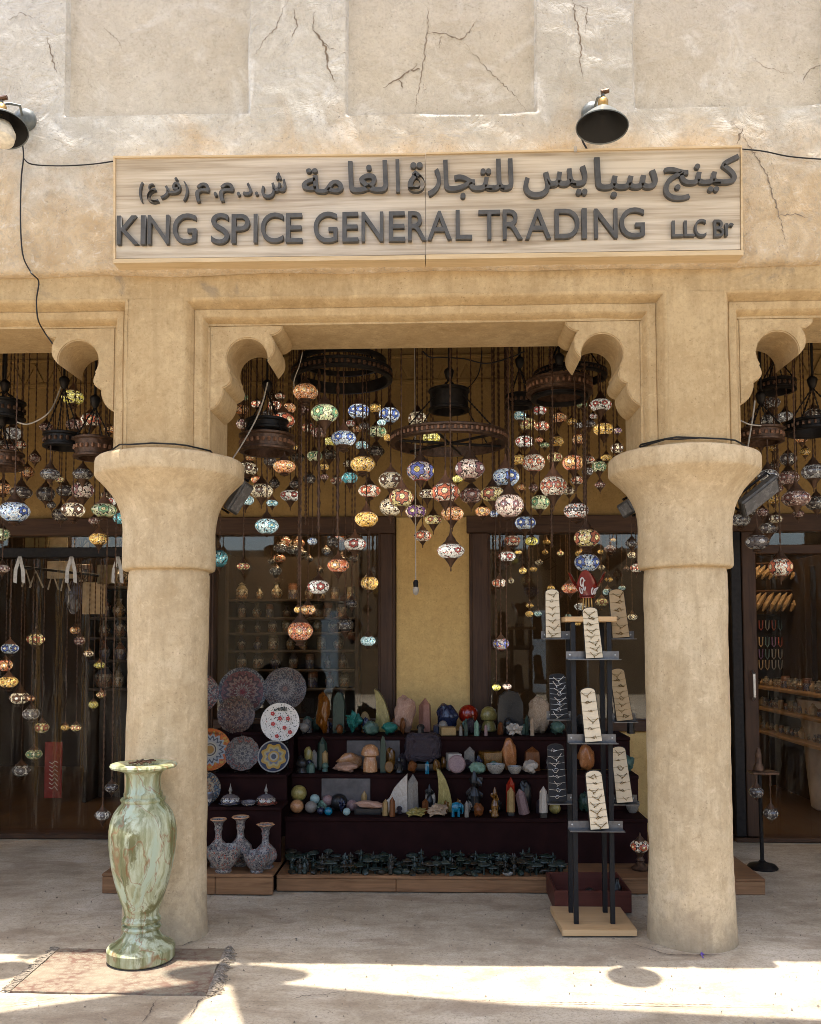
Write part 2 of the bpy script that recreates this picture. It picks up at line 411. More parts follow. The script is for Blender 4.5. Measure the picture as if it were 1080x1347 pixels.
# ------------------------------------------------------------------ ground
def build_ground():
    m, nt, b = material('worn_concrete')
    p = nt.pos()
    big = nt.noise(p, 0.9, 7, 0.62, 0.6); med = nt.noise(p, 5, 7, 0.65, 0.7); fine = nt.noise(p, 70, 6, 0.8); gr = nt.noise(p, 24, 6, 0.74, 0.5)
    streak = nt.noise(nt.mapping(p, (2.5, 9, 1)), 1.2, 6, 0.62, 0.5)
    f = nt.math('ADD', nt.math('MULTIPLY', big, 0.45), nt.math('ADD', nt.math('MULTIPLY', med, 0.3), nt.math('MULTIPLY', streak, 0.25)))
    col = nt.ramp(f, [(0.36, (0.25, 0.19, 0.122)), (0.5, (0.44, 0.36, 0.25)), (0.64, (0.60, 0.52, 0.395))])
    col = nt.mix(nt.math('MULTIPLY', nt.step(fine, 0.46, 0.64), 0.5), col, (0.19, 0.15, 0.105))
    col = nt.mix(nt.math('MULTIPLY', nt.step(gr, 0.54, 0.68), 0.35), col, (0.58, 0.50, 0.39))
    col = nt.mix(nt.math('MULTIPLY', nt.step(gr, 0.45, 0.3), 0.45), col, (0.15, 0.115, 0.08))
    spk = nt.voro(nt.mix(.02, p, nt.noise(p, 40, 2, .6, 0, out=1)), 48)
    spm = nt.math('MULTIPLY', nt.step(spk, 0.24, 0.08), nt.step(nt.noise(p, 3.3, 4), 0.5, 0.65))
    col = nt.mix(nt.math('MULTIPLY', spm, 0.55), col, (0.07, 0.055, 0.045))
    dirt = nt.step(nt.noise(nt.mapping(p, (1.3, 2.6, 1), (4, 2, 0)), 1.3, 6, 0.6, 0.8), 0.52, 0.68)
    col = nt.mix(nt.math('MULTIPLY', dirt, 0.45), col, (0.19, 0.125, 0.075))
    nt.put(b.inputs['Base Color'], col)
    nt.put(b.inputs['Roughness'], nt.math('MULTIPLY_ADD', med, 0.35, 0.55)); b.inputs['Specular IOR Level'].default_value = 0.3
    h = nt.math('ADD', nt.math('MULTIPLY', med, 0.7), nt.math('MULTIPLY', fine, 0.22))
    nt.put(b.inputs['Normal'], nt.bump(nt.math('SUBTRACT', h, nt.math('MULTIPLY', spm, 0.4)), 0.6, 0.012))
    mb = MB()
    xs = np.linspace(-4, 4, 161); ys = np.linspace(-2.6, 2.6, 105)
    X, Y = np.meshgrid(xs, ys); edge = np.minimum(np.minimum(X + 4, 4 - X), np.minimum(Y + 2.6, 2.6 - Y))
    Z = (vnoise(X * 0.9, Y * 0.9, 3.1) * 0.012 + vnoise(X * 3.1, Y * 3.1, 8.1) * 0.005) * np.clip(edge * 4, 0, 1)
    vs = [(a, b_, c) for a, b_, c in zip(X.ravel(), Y.ravel(), Z.ravel())]
    n = 161
    fs = [(j * n + i, j * n + i + 1, (j + 1) * n + i + 1, (j + 1) * n + i) for j in range(104) for i in range(160)]
    mb.add(vs, fs)
    R = 60
    for x0, x1, y0, y1 in ((-R, R, -R, -2.6), (-R, -4, -2.6, 2.6), (4, R, -2.6, 2.6), (-R, R, 2.6, R)):
        mb.add([(x0, y0, 0), (x1, y0, 0), (x1, y1, 0), (x0, y1, 0)], [(0, 1, 2, 3)])
    o = mb.build('ground', m, None, smooth=True); o['kind'] = 'structure'
    return o
ground = build_ground()

def crack_ribbon(mb, pts, w0, nrm, jit=0.35, seg=0.012):
    """thin uneven ribbon along a polyline, lying on a surface with the given normal"""
    nrm = Vector(nrm); L = []; R_ = []
    dense = []
    for a, b_ in zip(pts[:-1], pts[1:]):
        k = max(1, int((b_ - a).length / seg))
        for i in range(k): dense.append(a.lerp(b_, i / k))
    dense.append(pts[-1]); n = len(dense)
    for i, p in enumerate(dense):
        t = (dense[min(i + 1, n - 1)] - dense[max(i - 1, 0)]).normalized(); s = t.cross(nrm).normalized()
        p = p + s * random.uniform(-1, 1) * seg * jit
        ww = w0 * random.uniform(0.35, 1.3) * min(1, 3 * (i + 1) / n, 3 * (n - i) / n)
        L.append(p + s * ww / 2); R_.append(p - s * ww / 2)
    fs = [(i, i + 1, n + i + 1, n + i) for i in range(n - 1)]
    mb.add(L + R_, fs)

# ------------------------------------------------------------------ arcade wall
YU, YF, YC, YB, YBR = -0.15, -0.10, 0.02, 0.43, 0.36
AX = [-4.36, -1.515, 1.33, 4.175]
PLATE = [(-4.51, -4.205), (-1.674, -1.362), (1.174, 1.474), (4.02, 4.33)]
JAMB = [(-4.622, -4.096), (-1.777, -1.251), (1.065, 1.588), (3.91, 4.43)]
ZO = 3.30
wall = thing('arcade_wall', 'long plastered arcade wall with recessed panels above and scalloped arch brackets over the openings', 'wall', (0, 0.15, 2.56))
PAN = [(-3.4, -2.62, 4.40), (P(85, 152, YU).x, P(328, 152, YU).x, 4.385), (P(455, 150, YU).x, P(707, 150, YU).x, 4.36), (P(835, 143, YU).x, 2.02, 4.362)]
def panel_mask(X, Z, s=0.014):
    m = np.zeros_like(X)
    wob = vnoise(X * 4, 5.5, Z * 4) * 0.02
    sm = lambda d: np.clip((d + wob) / s, 0, 1) ** 2 * (3 - 2 * np.clip((d + wob) / s, 0, 1))
    for a, b_, c in PAN:
        d = np.minimum(np.minimum(X - a, b_ - X), np.minimum(Z - c, 5.22 - Z))
        m = np.maximum(m, sm(d))
    return m
def upper_wall():
    x0, x1 = -2.55, 2.75
    nx = 430
    xs = np.linspace(x0, x1, nx)
    zs = np.concatenate([np.linspace(5.6, 5.05, 8), np.linspace(5.035, 3.58, 124), [3.565, 3.553, 3.544, 3.538, 3.534, 3.532]])
    off = np.concatenate([np.zeros(132), [0.001, 0.004, 0.010, 0.019, 0.032, 0.052]])
    X, Z = np.meshgrid(xs, zs); OFF = np.repeat(off[:, None], nx, 1)
    rid = np.abs(vnoise(X * 3 + vnoise(X * 5, 1.5, Z * 5) * 2, 0.5, Z * 3)) ** 0.8
    h = vnoise(X * 1.2, 2.5, Z * 1.2) * 0.012 + rid * 0.016 + vnoise(X * 7 + Z * 5, 4.5, Z * 11 - X * 3) * 0.008 + vnoise(X * 24, 7.5, Z * 24) * 0.0028
    Y = YU + OFF - h + panel_mask(X, Z) * 0.05
    Zw = Z + (OFF > 0) * vnoise(X * 2.2, 0.3, 0.7) * 0.03
    n = nx; m = len(zs)
    vs = list(zip(X.ravel(), Y.ravel(), Zw.ravel()))
    pm = panel_mask(X, Z)
    allf = [(j * n + i, j * n + i + 1, (j + 1) * n + i + 1, (j + 1) * n + i) for j in range(m - 1) for i in range(n - 1)]
    inside = [pm[j, i] > .3 and pm[j + 1, i + 1] > .3 and pm[j, i + 1] > .3 and pm[j + 1, i] > .3 for j in range(m - 1) for i in range(n - 1)]
    def part(fs, name, mat):
        ids = sorted({i for f in fs for i in f}); mp = {a: k for k, a in enumerate(ids)}
        MB().add([vs[i] for i in ids], [tuple(mp[i] for i in f) for f in fs]).build(name, mat, wall, smooth=60)
    part([f for f, q in zip(allf, inside) if not q], 'upper_wall', M['pale'])
    for a, b_, c in PAN[1:]:
        part([f for f, q in zip(allf, inside) if q and a - .1 < vs[f[0]][0] < b_ + .1], 'wall_panel', M['panel'])
    side = MB().box(-7.5, -2.55, YU, YC - 0.002, 3.532, 5.6).box(2.75, 7.5, YU, YC - 0.002, 3.532, 5.6)
    side.build('wall_end', M['pale'], wall)
    MB().box(-7.5, 7.5, YC, YB, ZO, 5.6).build('beam', M['tan'], wall)
    MB().box(-7.5, 7.5, -0.13, 0.6, 5.603, 5.72).build('parapet_cap', M['pale'], wall)
upper_wall()
def gridface(mb, x0, x1, z0, z1, y, st=0.02):
    nx = max(2, int((x1 - x0) / st) + 1); nz = max(2, int((z1 - z0) / st) + 1)
    xs = np.linspace(x0, x1, nx); zs = np.linspace(z0, z1, nz)
    vs = [(x, y, z) for z in zs for x in xs]
    mb.add(vs, [(j * nx + i, j * nx + i + 1, (j + 1) * nx + i + 1, (j + 1) * nx + i) for j in range(nz - 1) for i in range(nx - 1)])
fb = MB(); gridface(fb, -7.4, 7.4, 3.41, 3.54, YF)
o = fb.build('fascia', M['tan'], wall, smooth=60); roughen(o, 0.010, 3.0, 4)
for a, b_ in PLATE:
    pb = MB(); gridface(pb, a, b_, 2.562, 3.41, YF)
    o = pb.build('pilaster', M['tan'], wall, smooth=60); roughen(o, 0.006, 4.0, 9)
for a, b_ in JAMB:
    MB().bbox(a, b_, YC, YB, 2.562, ZO, 0.008).build('jamb', M['tan'], wall)
PROF = [(0.010, YC + 0.004), (0.012, 0.012), (0.022, -0.008), (0.030, -0.026), (0.036, -0.030), (0.068, -0.036), (0.073, -0.030), (0.079, -0.040), (0.084, -0.064), (0.090, -0.074), (0.096, -0.090), (0.104, -0.0985), (0.115, -0.102)]
def frame(xl, xr, name='arch_moulding'):
    path = []
    zs = list(np.linspace(2.562, ZO, 36)); xs = list(np.linspace(xl, xr, 110))
    for z in zs[:-1]: path.append((xl, z, -1, 0))
    path.append((xl, ZO, -1, 1))
    for x in xs[1:-1]: path.append((x, ZO, 0, 1))
    path.append((xr, ZO, 1, 1))
    for z in zs[::-1][1:]: path.append((xr, z, 1, 0))
    vs = []; k = len(PROF)
    for x, z, dx, dz in path:
        for u, y in PROF:
            wv = float(vnoise(x * 6, 1.1, z * 6)) * 0.008
            vs.append((x + dx * (u + wv * (dz == 0)), y + wv * 0.5, z + dz * (u + wv * (dx == 0))))
    fs = [(i * k + j, i * k + j + 1, (i + 1) * k + j + 1, (i + 1) * k + j) for i in range(len(path) - 1) for j in range(k - 1)]
    MB().add(vs, fs).build(name, M['tan'], wall, smooth=35)
BAYS = [(JAMB[i][1], JAMB[i + 1][0]) for i in range(3)]
for a, b_ in BAYS: frame(a, b_)
BR = [(.395, 0), (.392, -.018), (.381, -.032), (.368, -.042), (.356, -.049), (.343, -.0535), (.333, -.055), (.338, -.064), (.344, -.075), (.349, -.09), (.3515, -.108), (.352, -.124), (.350, -.140), (.3455, -.154), (.338, -.167), (.327, -.181), (.313, -.197)]
c0 = (0.2013, -0.1797); r0 = 0.1115
for k in range(25):
    a = rad(-2 + k * (215) / 24)
    BR.append((c0[0] + r0 * math.cos(a), c0[1] + r0 * math.sin(a)))
BR += [(.105, -.252), (.113, -.27), (.1165, -.283), (.117, -.295), (.113, -.31), (.104, -.322), (.09, -.333), (.072, -.341), (.073, -.355), (.072, -.37), (.066, -.39), (.0575, -.41), (.045, -.43), (.029, -.446), (.015, -.456), (-.003, -.464), (-.003, .003), (.39, .003)]
def bracket(x, s):
    out = [(x + s * a, ZO + b_) for a, b_ in BR]
    mb = MB().prism(out, YC + 0.003, YBR)
    o = mb.build('bracket', M['tan'], wall)
    bm = bmesh.new(); bm.from_mesh(o.data)
    ed = [e for e in bm.edges if len(e.link_faces) == 2 and any(len(f.verts) > 10 for f in e.link_faces)]
    bmesh.ops.bevel(bm, geom=ed, offset=0.006, segments=2, affect='EDGES')
    bm.to_mesh(o.data); bm.free()
    for p in o.data.polygons: p.use_smooth = True
    o.data.set_sharp_from_angle(angle=rad(35))
for a, b_ in BAYS:
    bracket(a, 1); bracket(b_, -1)
# cracks in the plaster (positions on the wall)
def wall_crack(pts, w0=0.006, y=YU - 0.022, mat='crack'):
    mb = MB(); q = [P(px, py, YU) for px, py in pts]
    dense = []
    for a, b_ in zip(q[:-1], q[1:]):
        k = max(2, int((b_ - a).length / 0.012))
        for i in range(k): dense.append(a.lerp(b_, i / k))
    dense.append(q[-1])
    n = len(dense); L = []; R_ = []
    for i, p in enumerate(dense):
        X, Z = np.array([p.x]), np.array([p.z])
        rid = np.abs(vnoise(X * 3 + vnoise(X * 5, 1.5, Z * 5) * 2, 0.5, Z * 3)) ** 0.8
        h = vnoise(X * 1.2, 2.5, Z * 1.2) * 0.012 + rid * 0.016 + vnoise(X * 7 + Z * 5, 4.5, Z * 11 - X * 3) * 0.008 + vnoise(X * 24, 7.5, Z * 24) * 0.0028
        yy = float((YU - h + panel_mask(X, Z) * 0.05)[0]) - 0.0025
        t = (dense[min(i + 1, n - 1)] - dense[max(i - 1, 0)]); t.y = 0; t.normalize(); s = Vector((-t.z, 0, t.x))
        c = Vector((p.x, yy, p.z)) + s * random.uniform(-1, 1) * 0.006
        ww = w0 * random.uniform(0.3, 1.4) * min(1, 3 * (i + 1) / n, 3 * (n - i) / n)
        L.append(c + s * ww / 2); R_.append(c - s * ww / 2)
    mb.add(L + R_, [(i, i + 1, n + i + 1, n + i) for i in range(n - 1)]).build('crack', M[mat], wall)
for pts, w0, mt in [
    ([(543, 150), (550, 112), (557, 75), (561, 40), (564, -10)], .008, 'crack'), ([(561, 37), (585, 35), (607, 45), (617, 34), (627, 20)], .012, 'crack'),
    ([(607, 45), (640, 82), (680, 120), (696, 142)], .005, 'crack_pale'), ([(540, 85), (552, 83)], .014, 'crack'),
    ([(503, 108), (525, 96), (536, 88), (549, 76)], .012, 'crack'), ([(524, 97), (530, 108)], .010, 'crack'), ([(580, 40), (578, 55)], .006, 'crack'),
    ([(334, 75), (348, 52), (362, 38), (372, 12), (386, -8)], .006, 'crack'), ([(384, 50), (390, 35), (386, 12)], .009, 'crack_pale'),
    ([(414, 15), (413, 40), (428, 62), (432, 90), (444, 118)], .016, 'crack_pale'), ([(424, 55), (434, 64), (444, 66)], .007, 'crack'),
    ([(752, -5), (758, 30), (764, 52), (763, 80), (766, 105)], .012, 'crack_pale'), ([(750, 5), (772, 12), (770, 45)], .008, 'crack_pale'),
    ([(62, 48), (68, 72), (74, 96)], .012, 'crack_pale'), ([(958, 158), (972, 170), (985, 196), (998, 214), (1010, 238), (1022, 276), (1030, 305), (1037, 338)], .010, 'crack'),
    ([(1022, 285), (1045, 283), (1062, 288)], .009, 'crack'), ([(968, 190), (976, 170)], .014, 'crack_pale'), ([(1060, 100), (1072, 82), (1085, 78)], .008, 'crack'),
    ([(10, 30), (26, 18), (45, 24)], .005, 'crack_pale'), ([(985, 60), (1010, 80), (1040, 90)], .004, 'crack_pale'), ([(130, 25), (150, 45), (158, 62)], .004, 'crack_pale')]:
    wall_crack(pts, w0 * .62, mt)

# ------------------------------------------------------------------ columns
CAPP = [(.20, 1.975), (.238, 1.978), (.2465, 1.984), (.2505, 1.994), (.2505, 2.03), (.249, 2.12), (.2485, 2.19), (.252, 2.25), (.263, 2.305), (.284, 2.355), (.312, 2.40), (.343, 2.435), (.370, 2.462), (.390, 2.480), (.3985, 2.488), (.4035, 2.497), (.4045, 2.53), (.4045, 2.568), (.401, 2.580), (.392, 2.588), (.37, 2.594), (.20, 2.600)]
def dense(prof, st=0.02):
    out = [prof[0]]
    for a, b_ in zip(prof[:-1], prof[1:]):
        k = max(1, int(math.hypot(b_[0] - a[0], b_[1] - a[1]) / st))
        out += [(a[0] + (b_[0] - a[0]) * i / k, a[1] + (b_[1] - a[1]) * i / k) for i in range(1, k + 1)]
    return out
def column(x, label, seed):
    t = thing('column', label, 'column', (x, 0.2, 0), 'columns of the arcade')
    o = MB().lathe(dense([(.232, -0.02), (.229, .03), (.224, .12), (.2185, .5), (.215, 1.2), (.216, 1.7), (.2165, 1.95), (.21, 1.99)]), 96, (x, 0.2, 0)).build('shaft', M['column'], t, smooth=60)
    roughen(o, 0.014, 2.2, seed, 6)
    o = MB().lathe(dense(CAPP), 110, (x, 0.2, 0)).build('capital', M['column'], t, smooth=50)
    roughen(o, 0.010, 3.0, seed + 5, 5)
    return t
column(AX[1], 'round plastered column behind the green marble vase, with flared capital', 1)
column(AX[2], 'round plastered column to the right of the jewellery stand, with flared capital', 17)
column(AX[0], 'round plastered column at the far left end of the arcade', 31)
column(AX[3], 'round plastered column at the far right end of the arcade', 47)

# ------------------------------------------------------------------ back of the veranda: wall, windows, doors
YW = 2.5
bx = lambda px, py=690: P(px, py, YW).x
XLD1 = bx(172); XLW0 = bx(262); XLW1 = bx(521); XRW0 = bx(621); XRW1 = bx(905); XRD0 = bx(957)
ZL0, ZL1 = 2.45, 2.592
back = thing('shop_wall', 'ochre plastered wall at the back of the veranda with frieze above the windows', 'wall', (0, YW + 0.1, 0))
b = MB(); gridface(b, -5.6, 5.6, ZL1, 4.12, YW, 0.05); o = b.build('upper_wall', M['shaded_ochre'], back, smooth=60); roughen(o, 0.010, 1.5, 3)
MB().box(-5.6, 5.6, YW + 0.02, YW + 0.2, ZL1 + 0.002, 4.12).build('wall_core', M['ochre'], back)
for a, c in ((XLD1, XLW0), (XLW1, XRW0), (XRW1, XRD0 - 0.02)):
    MB().bbox(a, c, YW - 0.012, YW + 0.2, 0, ZL1 - 0.004, 0.006).build('pier', M['ochre'], back)
for a, c in ((XLW0, XLW1), (XRW0, XRW1)):
    MB().box(a + .002, c - .002, YW, YW + 0.18, 0, 0.86).build('sill_wall', M['ochre'], back)
# frieze: a band with a row of pressed zigzags
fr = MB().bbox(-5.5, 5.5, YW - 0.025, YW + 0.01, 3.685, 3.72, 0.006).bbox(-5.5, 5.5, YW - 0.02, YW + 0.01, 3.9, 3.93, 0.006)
fr.build('frieze_band', M['shaded_ochre'], back)
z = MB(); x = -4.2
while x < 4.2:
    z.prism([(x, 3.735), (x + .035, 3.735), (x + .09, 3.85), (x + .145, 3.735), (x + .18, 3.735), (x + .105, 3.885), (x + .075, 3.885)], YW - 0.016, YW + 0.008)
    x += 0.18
zo = z.build('frieze_zigzag', M['shaded_ochre'], back); zo['kind'] = 'stuff'
roof = MB().box(-7.5, 7.5, YB + 0.002, 7.2, 4.12, 4.3).build('ceiling', M['ceil'], None); roof['kind'] = 'structure'
for s in (-1, 1):
    e = MB().box(min(s * 5.6, s * 5.8), max(s * 5.6, s * 5.8), 0.44, YW + .2, 0, 4.12).build('side_wall', M['ochre'], None)
    tag(e, 'plain ochre side wall closing the veranda at its ' + ('left' if s < 0 else 'right') + ' end', 'wall')

def wood_frame(name, label, cat, x0, x1, z0, z1, post=0.13, mullions=(), glass=True):
    t = thing(name, label, cat, ((x0 + x1) / 2, YW, z0))
    y0, y1 = YW - 0.05, YW + 0.09
    MB().bbox(x0 - .05, x1 + .0, y0, y1, ZL0, ZL1, .006).build('lintel', M['brown_wood_x'], t)
    for a, c in ((x0 - .03, x0 + post), (x1 - post, x1 + .0)):
        MB().bbox(a, c, y0 + .003, y1 - .003, z0, ZL0 - .001, .006).bbox(a + .02, c - .02, y0 - .012, y0 + .01, z0, ZL0 - .001, .005).build('jamb', M['brown_wood'], t)
    MB().bbox(x0 + post, x1 - post, y0 + .004, y1, z0, z0 + .09, .006).build('sill', M['brown_wood_x'], t)
    for m_ in mullions:
        MB().bbox(m_ - .02, m_ + .02, y0 + .02, y1 - .02, z0 + .09, ZL0, .004).build('mullion', M['brown_wood'], t)
    if glass: MB().box(x0 + post, x1 - post, YW + .03, YW + .036, z0 + .09, ZL0).build('pane', M['glass'], t)
    return t
wood_frame('shop_window', 'brown framed shop window behind the painted plates, left of the ochre pier', 'window', XLW0, XLW1 - .004, 0.865, ZL0, 0.14)
wood_frame('shop_window', 'brown framed shop window behind the jewellery stand, right of the ochre pier', 'window', XRW0 + .004, XRW1 - .004, 0.865, ZL0, 0.14)

# left entrance: transom, bar, clear plastic strips
xl0 = -5.2
d = thing('entrance', 'dark entrance with hanging clear plastic strips, behind the green marble vase', 'door', ((xl0 + XLD1) / 2, YW, 0))
MB().bbox(xl0, XLD1, YW - .05, YW + .09, ZL0, ZL1, .006).build('lintel', M['brown_wood_x'], d)
zb0, zb1 = P(80, 734, YW).z, P(80, 721, YW).z
MB().bbox(xl0, XLD1, YW - .06, YW + .05, zb0, zb1, .006).build('transom_bar', M['iron'], d)
MB().box(xl0, XLD1 - .002, YW + .01, YW + .016, zb1 + .001, ZL0 - .001).build('transom_pane', M['glass'], d)
MB().bbox(xl0, XLD1, YW - .08, YW + .12, 0.004, 0.05, .008).build('threshold', M['brown_wood_x'], d)
def strip_sheet(x0, x1, z0, z1, y, seed):
    mb = MB(); nx, nz = 14, 24; vs = []
    for j in range(nz + 1):
        for i in range(nx + 1):
            u, v = i / nx, j / nz
            x = x0 + (x1 - x0) * u; zz = z0 + (z1 - z0) * v
            yy = y + .014 * math.sin(u * 9 + seed) * (1 - .5 * v) + .02 * float(vnoise(x * 3 + seed, seed, zz * .8))
            vs.append((x + .01 * float(vnoise(seed, 2.2, zz)), yy, zz))
    mb.add(vs, [(j * (nx + 1) + i, j * (nx + 1) + i + 1, (j + 1) * (nx + 1) + i + 1, (j + 1) * (nx + 1) + i) for j in range(nz) for i in range(nx)])
    return mb
px0 = [(-150, -90), (-92, -40), (-44, 24), (20, 50), (44, 80), (76, 122), (116, 146), (142, 178)]
for k, (a, c) in enumerate(px0):
    strip_sheet(bx(a), bx(c), 0.06, zb0 - .005, YW - .01 + .03 * (k % 2), k * 1.7).build('plastic_strip', M['strip'], d, smooth=60)
M['ribbon'] = mat_simple('pale_ribbon', (0.5, 0.47, 0.42), 0.8, bump=0.05)
for px in (26, 94, 155):
    c = P(px, 732, YW - .08)
    rb = MB()
    for s in (-1, 1):
        rb.add([c + Vector((-.014, 0, 0)), c + Vector((.014, 0, 0)), c + Vector((s * .03 + .015, -.004, -.11)), c + Vector((s * .035 + .015, 0, -.22)), c + Vector((s * .035 - .015, 0, -.21)), c + Vector((s * .03 - .015, -.004, -.11))], [(0, 1, 2, 5), (5, 2, 3, 4)])
    rb.build('ribbon', M['ribbon'], d)
# right entrance
d2 = thing('entrance', 'brown framed entrance with glass, to the right of the thick right column', 'door', ((XRD0 + 5.2) / 2, YW, 0))
MB().bbox(XRD0, 5.2, YW - .05, YW + .09, ZL0, ZL1, .006).build('lintel', M['brown_wood_x'], d2)
zc0, zc1 = P(1040, 729, YW).z, P(1040, 717, YW).z
MB().bbox(XRD0 + .16, 5.2, YW - .045, YW + .05, zc0, zc1, .006).build('transom_bar', M['brown_wood_x'], d2)
MB().bbox(XRD0 - .0, XRD0 + .08, YW - .06, YW + .07, .05, ZL0 - .001, .006).build('jamb', M['iron'], d2)
MB().bbox(XRD0 + .09, XRD0 + .2, YW - .05, YW + .06, .05, ZL0 - .001, .006).build('jamb', M['brown_wood'], d2)
MB().box(XRD0 + .2, 5.2, YW + .01, YW + .016, zc1 + .001, ZL0 - .001).build('transom_pane', M['glass'], d2)
MB().bbox(XRD0, 5.2, YW - .05, YW + .1, 0.004, 0.04, .008).build('threshold', M['brown_wood_x'], d2)
hx = XRD0 + .15
MB().tube([(hx, YW - .06, 1.12), (hx, YW - .1, 1.14), (hx, YW - .1, 1.32), (hx, YW - .06, 1.34)], .011, 8).build('handle', mat_simple('brushed_steel', (.45, .43, .4), .3, .9, bump=0), d2)
for a, c, k in ((996, 1018, 3), (1014, 1060, 8), (1056, 1110, 12)):
    strip_sheet(bx(a), bx(c), 0.05, zc0 - .005, YW + .0 + .02 * (k % 3), k * 1.3).build('plastic_strip', M['strip'], d2, smooth=60)
# ------------------------------------------------------------------ shade overhead, street opposite
def sail(name, label, pts):  # added sheets out of view, shaped to cast the shadow edges on the lane
    q = []
    for p in pts: q.append(Vector((p.x, p.y, 0)) - SUN_DIR * (5.5 / -SUN_DIR.z))
    mb = MB(); n = len(q)
    mb.add([tuple(v) for v in q] + [tuple(v + Vector((0, 0, .03))) for v in q], [tuple(range(n)), tuple(range(2 * n - 1, n - 1, -1))] + [(k, (k + 1) % n, n + (k + 1) % n, n + k) for k in range(n)])
    o = mb.build(name, mat_simple('canvas', (.45, .38, .28), .9, bump=.05), None)
    tag(o, label, 'shade sail')
def far(a, b_, x):                                       # carry a straight edge on to a given X
    t = (x - a.x) / (b_.x - a.x); return a + (b_ - a) * t
a0, a1 = PZ(297, 1289, 0), PZ(0, 1331, 0)
aw = PZ(238, 1347, 0); k = (-4.6 - a0.y) / (aw.y - a0.y)
sail('sun_blocker', 'added canvas sun blocker, unseen over the lane at its left', [a0, far(a0, a1, -6), Vector((-6, -4.6, 0)), a0 + (aw - a0) * k])
b0, b1, b2 = PZ(300, 1287, 0), PZ(620, 1318, 0), PZ(1080, 1341, 0)
bw = PZ(317, 1347, 0); k = (-4.6 - b0.y) / (bw.y - b0.y)
sail('sun_blocker', 'added canvas sun blocker, unseen over the lane at its right', [b0, b1, b2, far(b1, b2, 5), Vector((5, -4.6, 0)), b0 + (bw - b0) * k])
# added disc, out of view, shaped to cast the round shadow beside the marble vase
dc = Vector((-0.98, -0.2925 - .037, 6.2)); dc.x -= .024 * 6.2
dish = thing('shadow_caster', 'added pale disc, unseen above the roof edge, casting a round shadow', 'dish', (dc.x, .1, 5.72))
MB().lathe([(.02, 0), (.2, .03), (.35, .1), (.34, .11), (.19, .045), (.02, .012)], 40).xform(Matrix.Translation(dc) @ Matrix.Rotation(rad(69.5), 4, 'X')).build('bowl', mat_simple('caster_paint', (.6, .58, .52), .5), dish, smooth=True)
MB().tube([(dc.x, .1, 5.72), (dc.x, .1, 6.15), (dc.x, dc.y + .02, 6.2)], .025, 8).build('pole', M['iron'], dish)
opp = thing('opposite_building', 'plain cream plastered building with dark openings across the lane', 'building', (0, -16.5, 0))
MB().box(-14, 14, -17, -16, 0, 4.2).build('wall', mat_plaster('opposite_plaster', (.16, .12, .07), (.24, .18, .11), 0, .5, .5), opp)
for i in range(7):
    x = -11 + i * 3.6
    MB().bbox(x - .8, x + .8, -16.04, -15.97, .05, 2.4, .02).build('shutter', mat_simple('blue_grey_shutter', (.34, .42, .46), .6, scale=6), opp)

# ------------------------------------------------------------------ inside the shop
wf = MB().box(-5.6, 5.6, YW + .13, 7.2, 0.004, 0.012).build('shop_floor', mat_wood('shop_floor_wood', (.05, .027, .014), (.10, .058, .03), 1, .6), None); wf['kind'] = 'structure'
sw = MB().box(-5.6, 5.6, 6.4, 6.5, 0, 4.1).build('shop_back_wall', mat_simple('dark_back_wall', (.035, .022, .014), .9, scale=3), None); sw['kind'] = 'structure'
for i, (x, y) in enumerate(((-3.6, 3.8), (-1.2, 3.6), (1.4, 3.6), (3.0, 3.9))):  # fill lights added unseen under the shop ceiling to brighten the interior
    t = thing('fill_light', 'added warm fill light under the shop ceiling, number of its place counted from the left end: ' + ('first', 'second', 'third', 'last')[i], 'light', (x, y, 3.2))
    t['label'] = ('added unseen warm fill light over the %s of the shop interior' % ('left entrance aisle', 'left window display', 'right window display', 'right entrance aisle')[i])
    MB().bbox(x - .5, x + .5, y - .05, y + .05, 3.2, 3.24, .01).build('housing', M['white_cable'], t)
    MB().tube([(x - .45, y, 3.18), (x + .45, y, 3.18)], .022, 10).build('tube', mat_simple('fill_tube', (.8, .7, .5), .4, bump=0, emit=((1, .72, .42), (18.0, 48.0, 18.0, 26.0)[i])), t)
    MB().tube([(x, y, 3.24), (x, y, 4.12)], .006, 6).build('stem', M['cable'], t)
for s in (-1, 1):
    e = MB().box(min(s * 5.6, s * 5.8), max(s * 5.6, s * 5.8), YW + .202, 7.2, 0, 4.12).build('shop_side_wall', mat_simple('dark_shop_wall', (.05, .032, .02), .9, scale=3), None); e['kind'] = 'structure'
CER = [mat_mosaic((.30, .24, .17), (.22, .10, .05), (.3, .2, .1), (.10, .09, .10), 6, .4, 9, 0, .3),
       mat_mosaic((.22, .2, .2), (.08, .08, .14), (.3, .2, .1), (.25, .1, .05), 5, .45, 9, 0, .3),
       mat_mosaic((.34, .3, .22), (.28, .14, .05), (.1, .06, .05), (.2, .16, .1), 7, .35, 8, 0, .3)]
JAR = [MB().lathe([(.3, 0), (.42, .04), (.5, .3), (.48, .6), (.3, .78), (.22, .86), (.3, .92), (.12, .98), (.05, 1.05)], 12),
       MB().lathe([(.25, 0), (.3, .05), (.46, .3), (.44, .5), (.2, .72), (.14, .88), (.25, 1.0)], 12),
       MB().lathe([(.42, 0), (.46, .04), (.46, .8), (.4, .86), (.42, .9), (.42, .98)], 12)]
JAR = [j.mesh('jar', CER[0], True) for j in JAR]
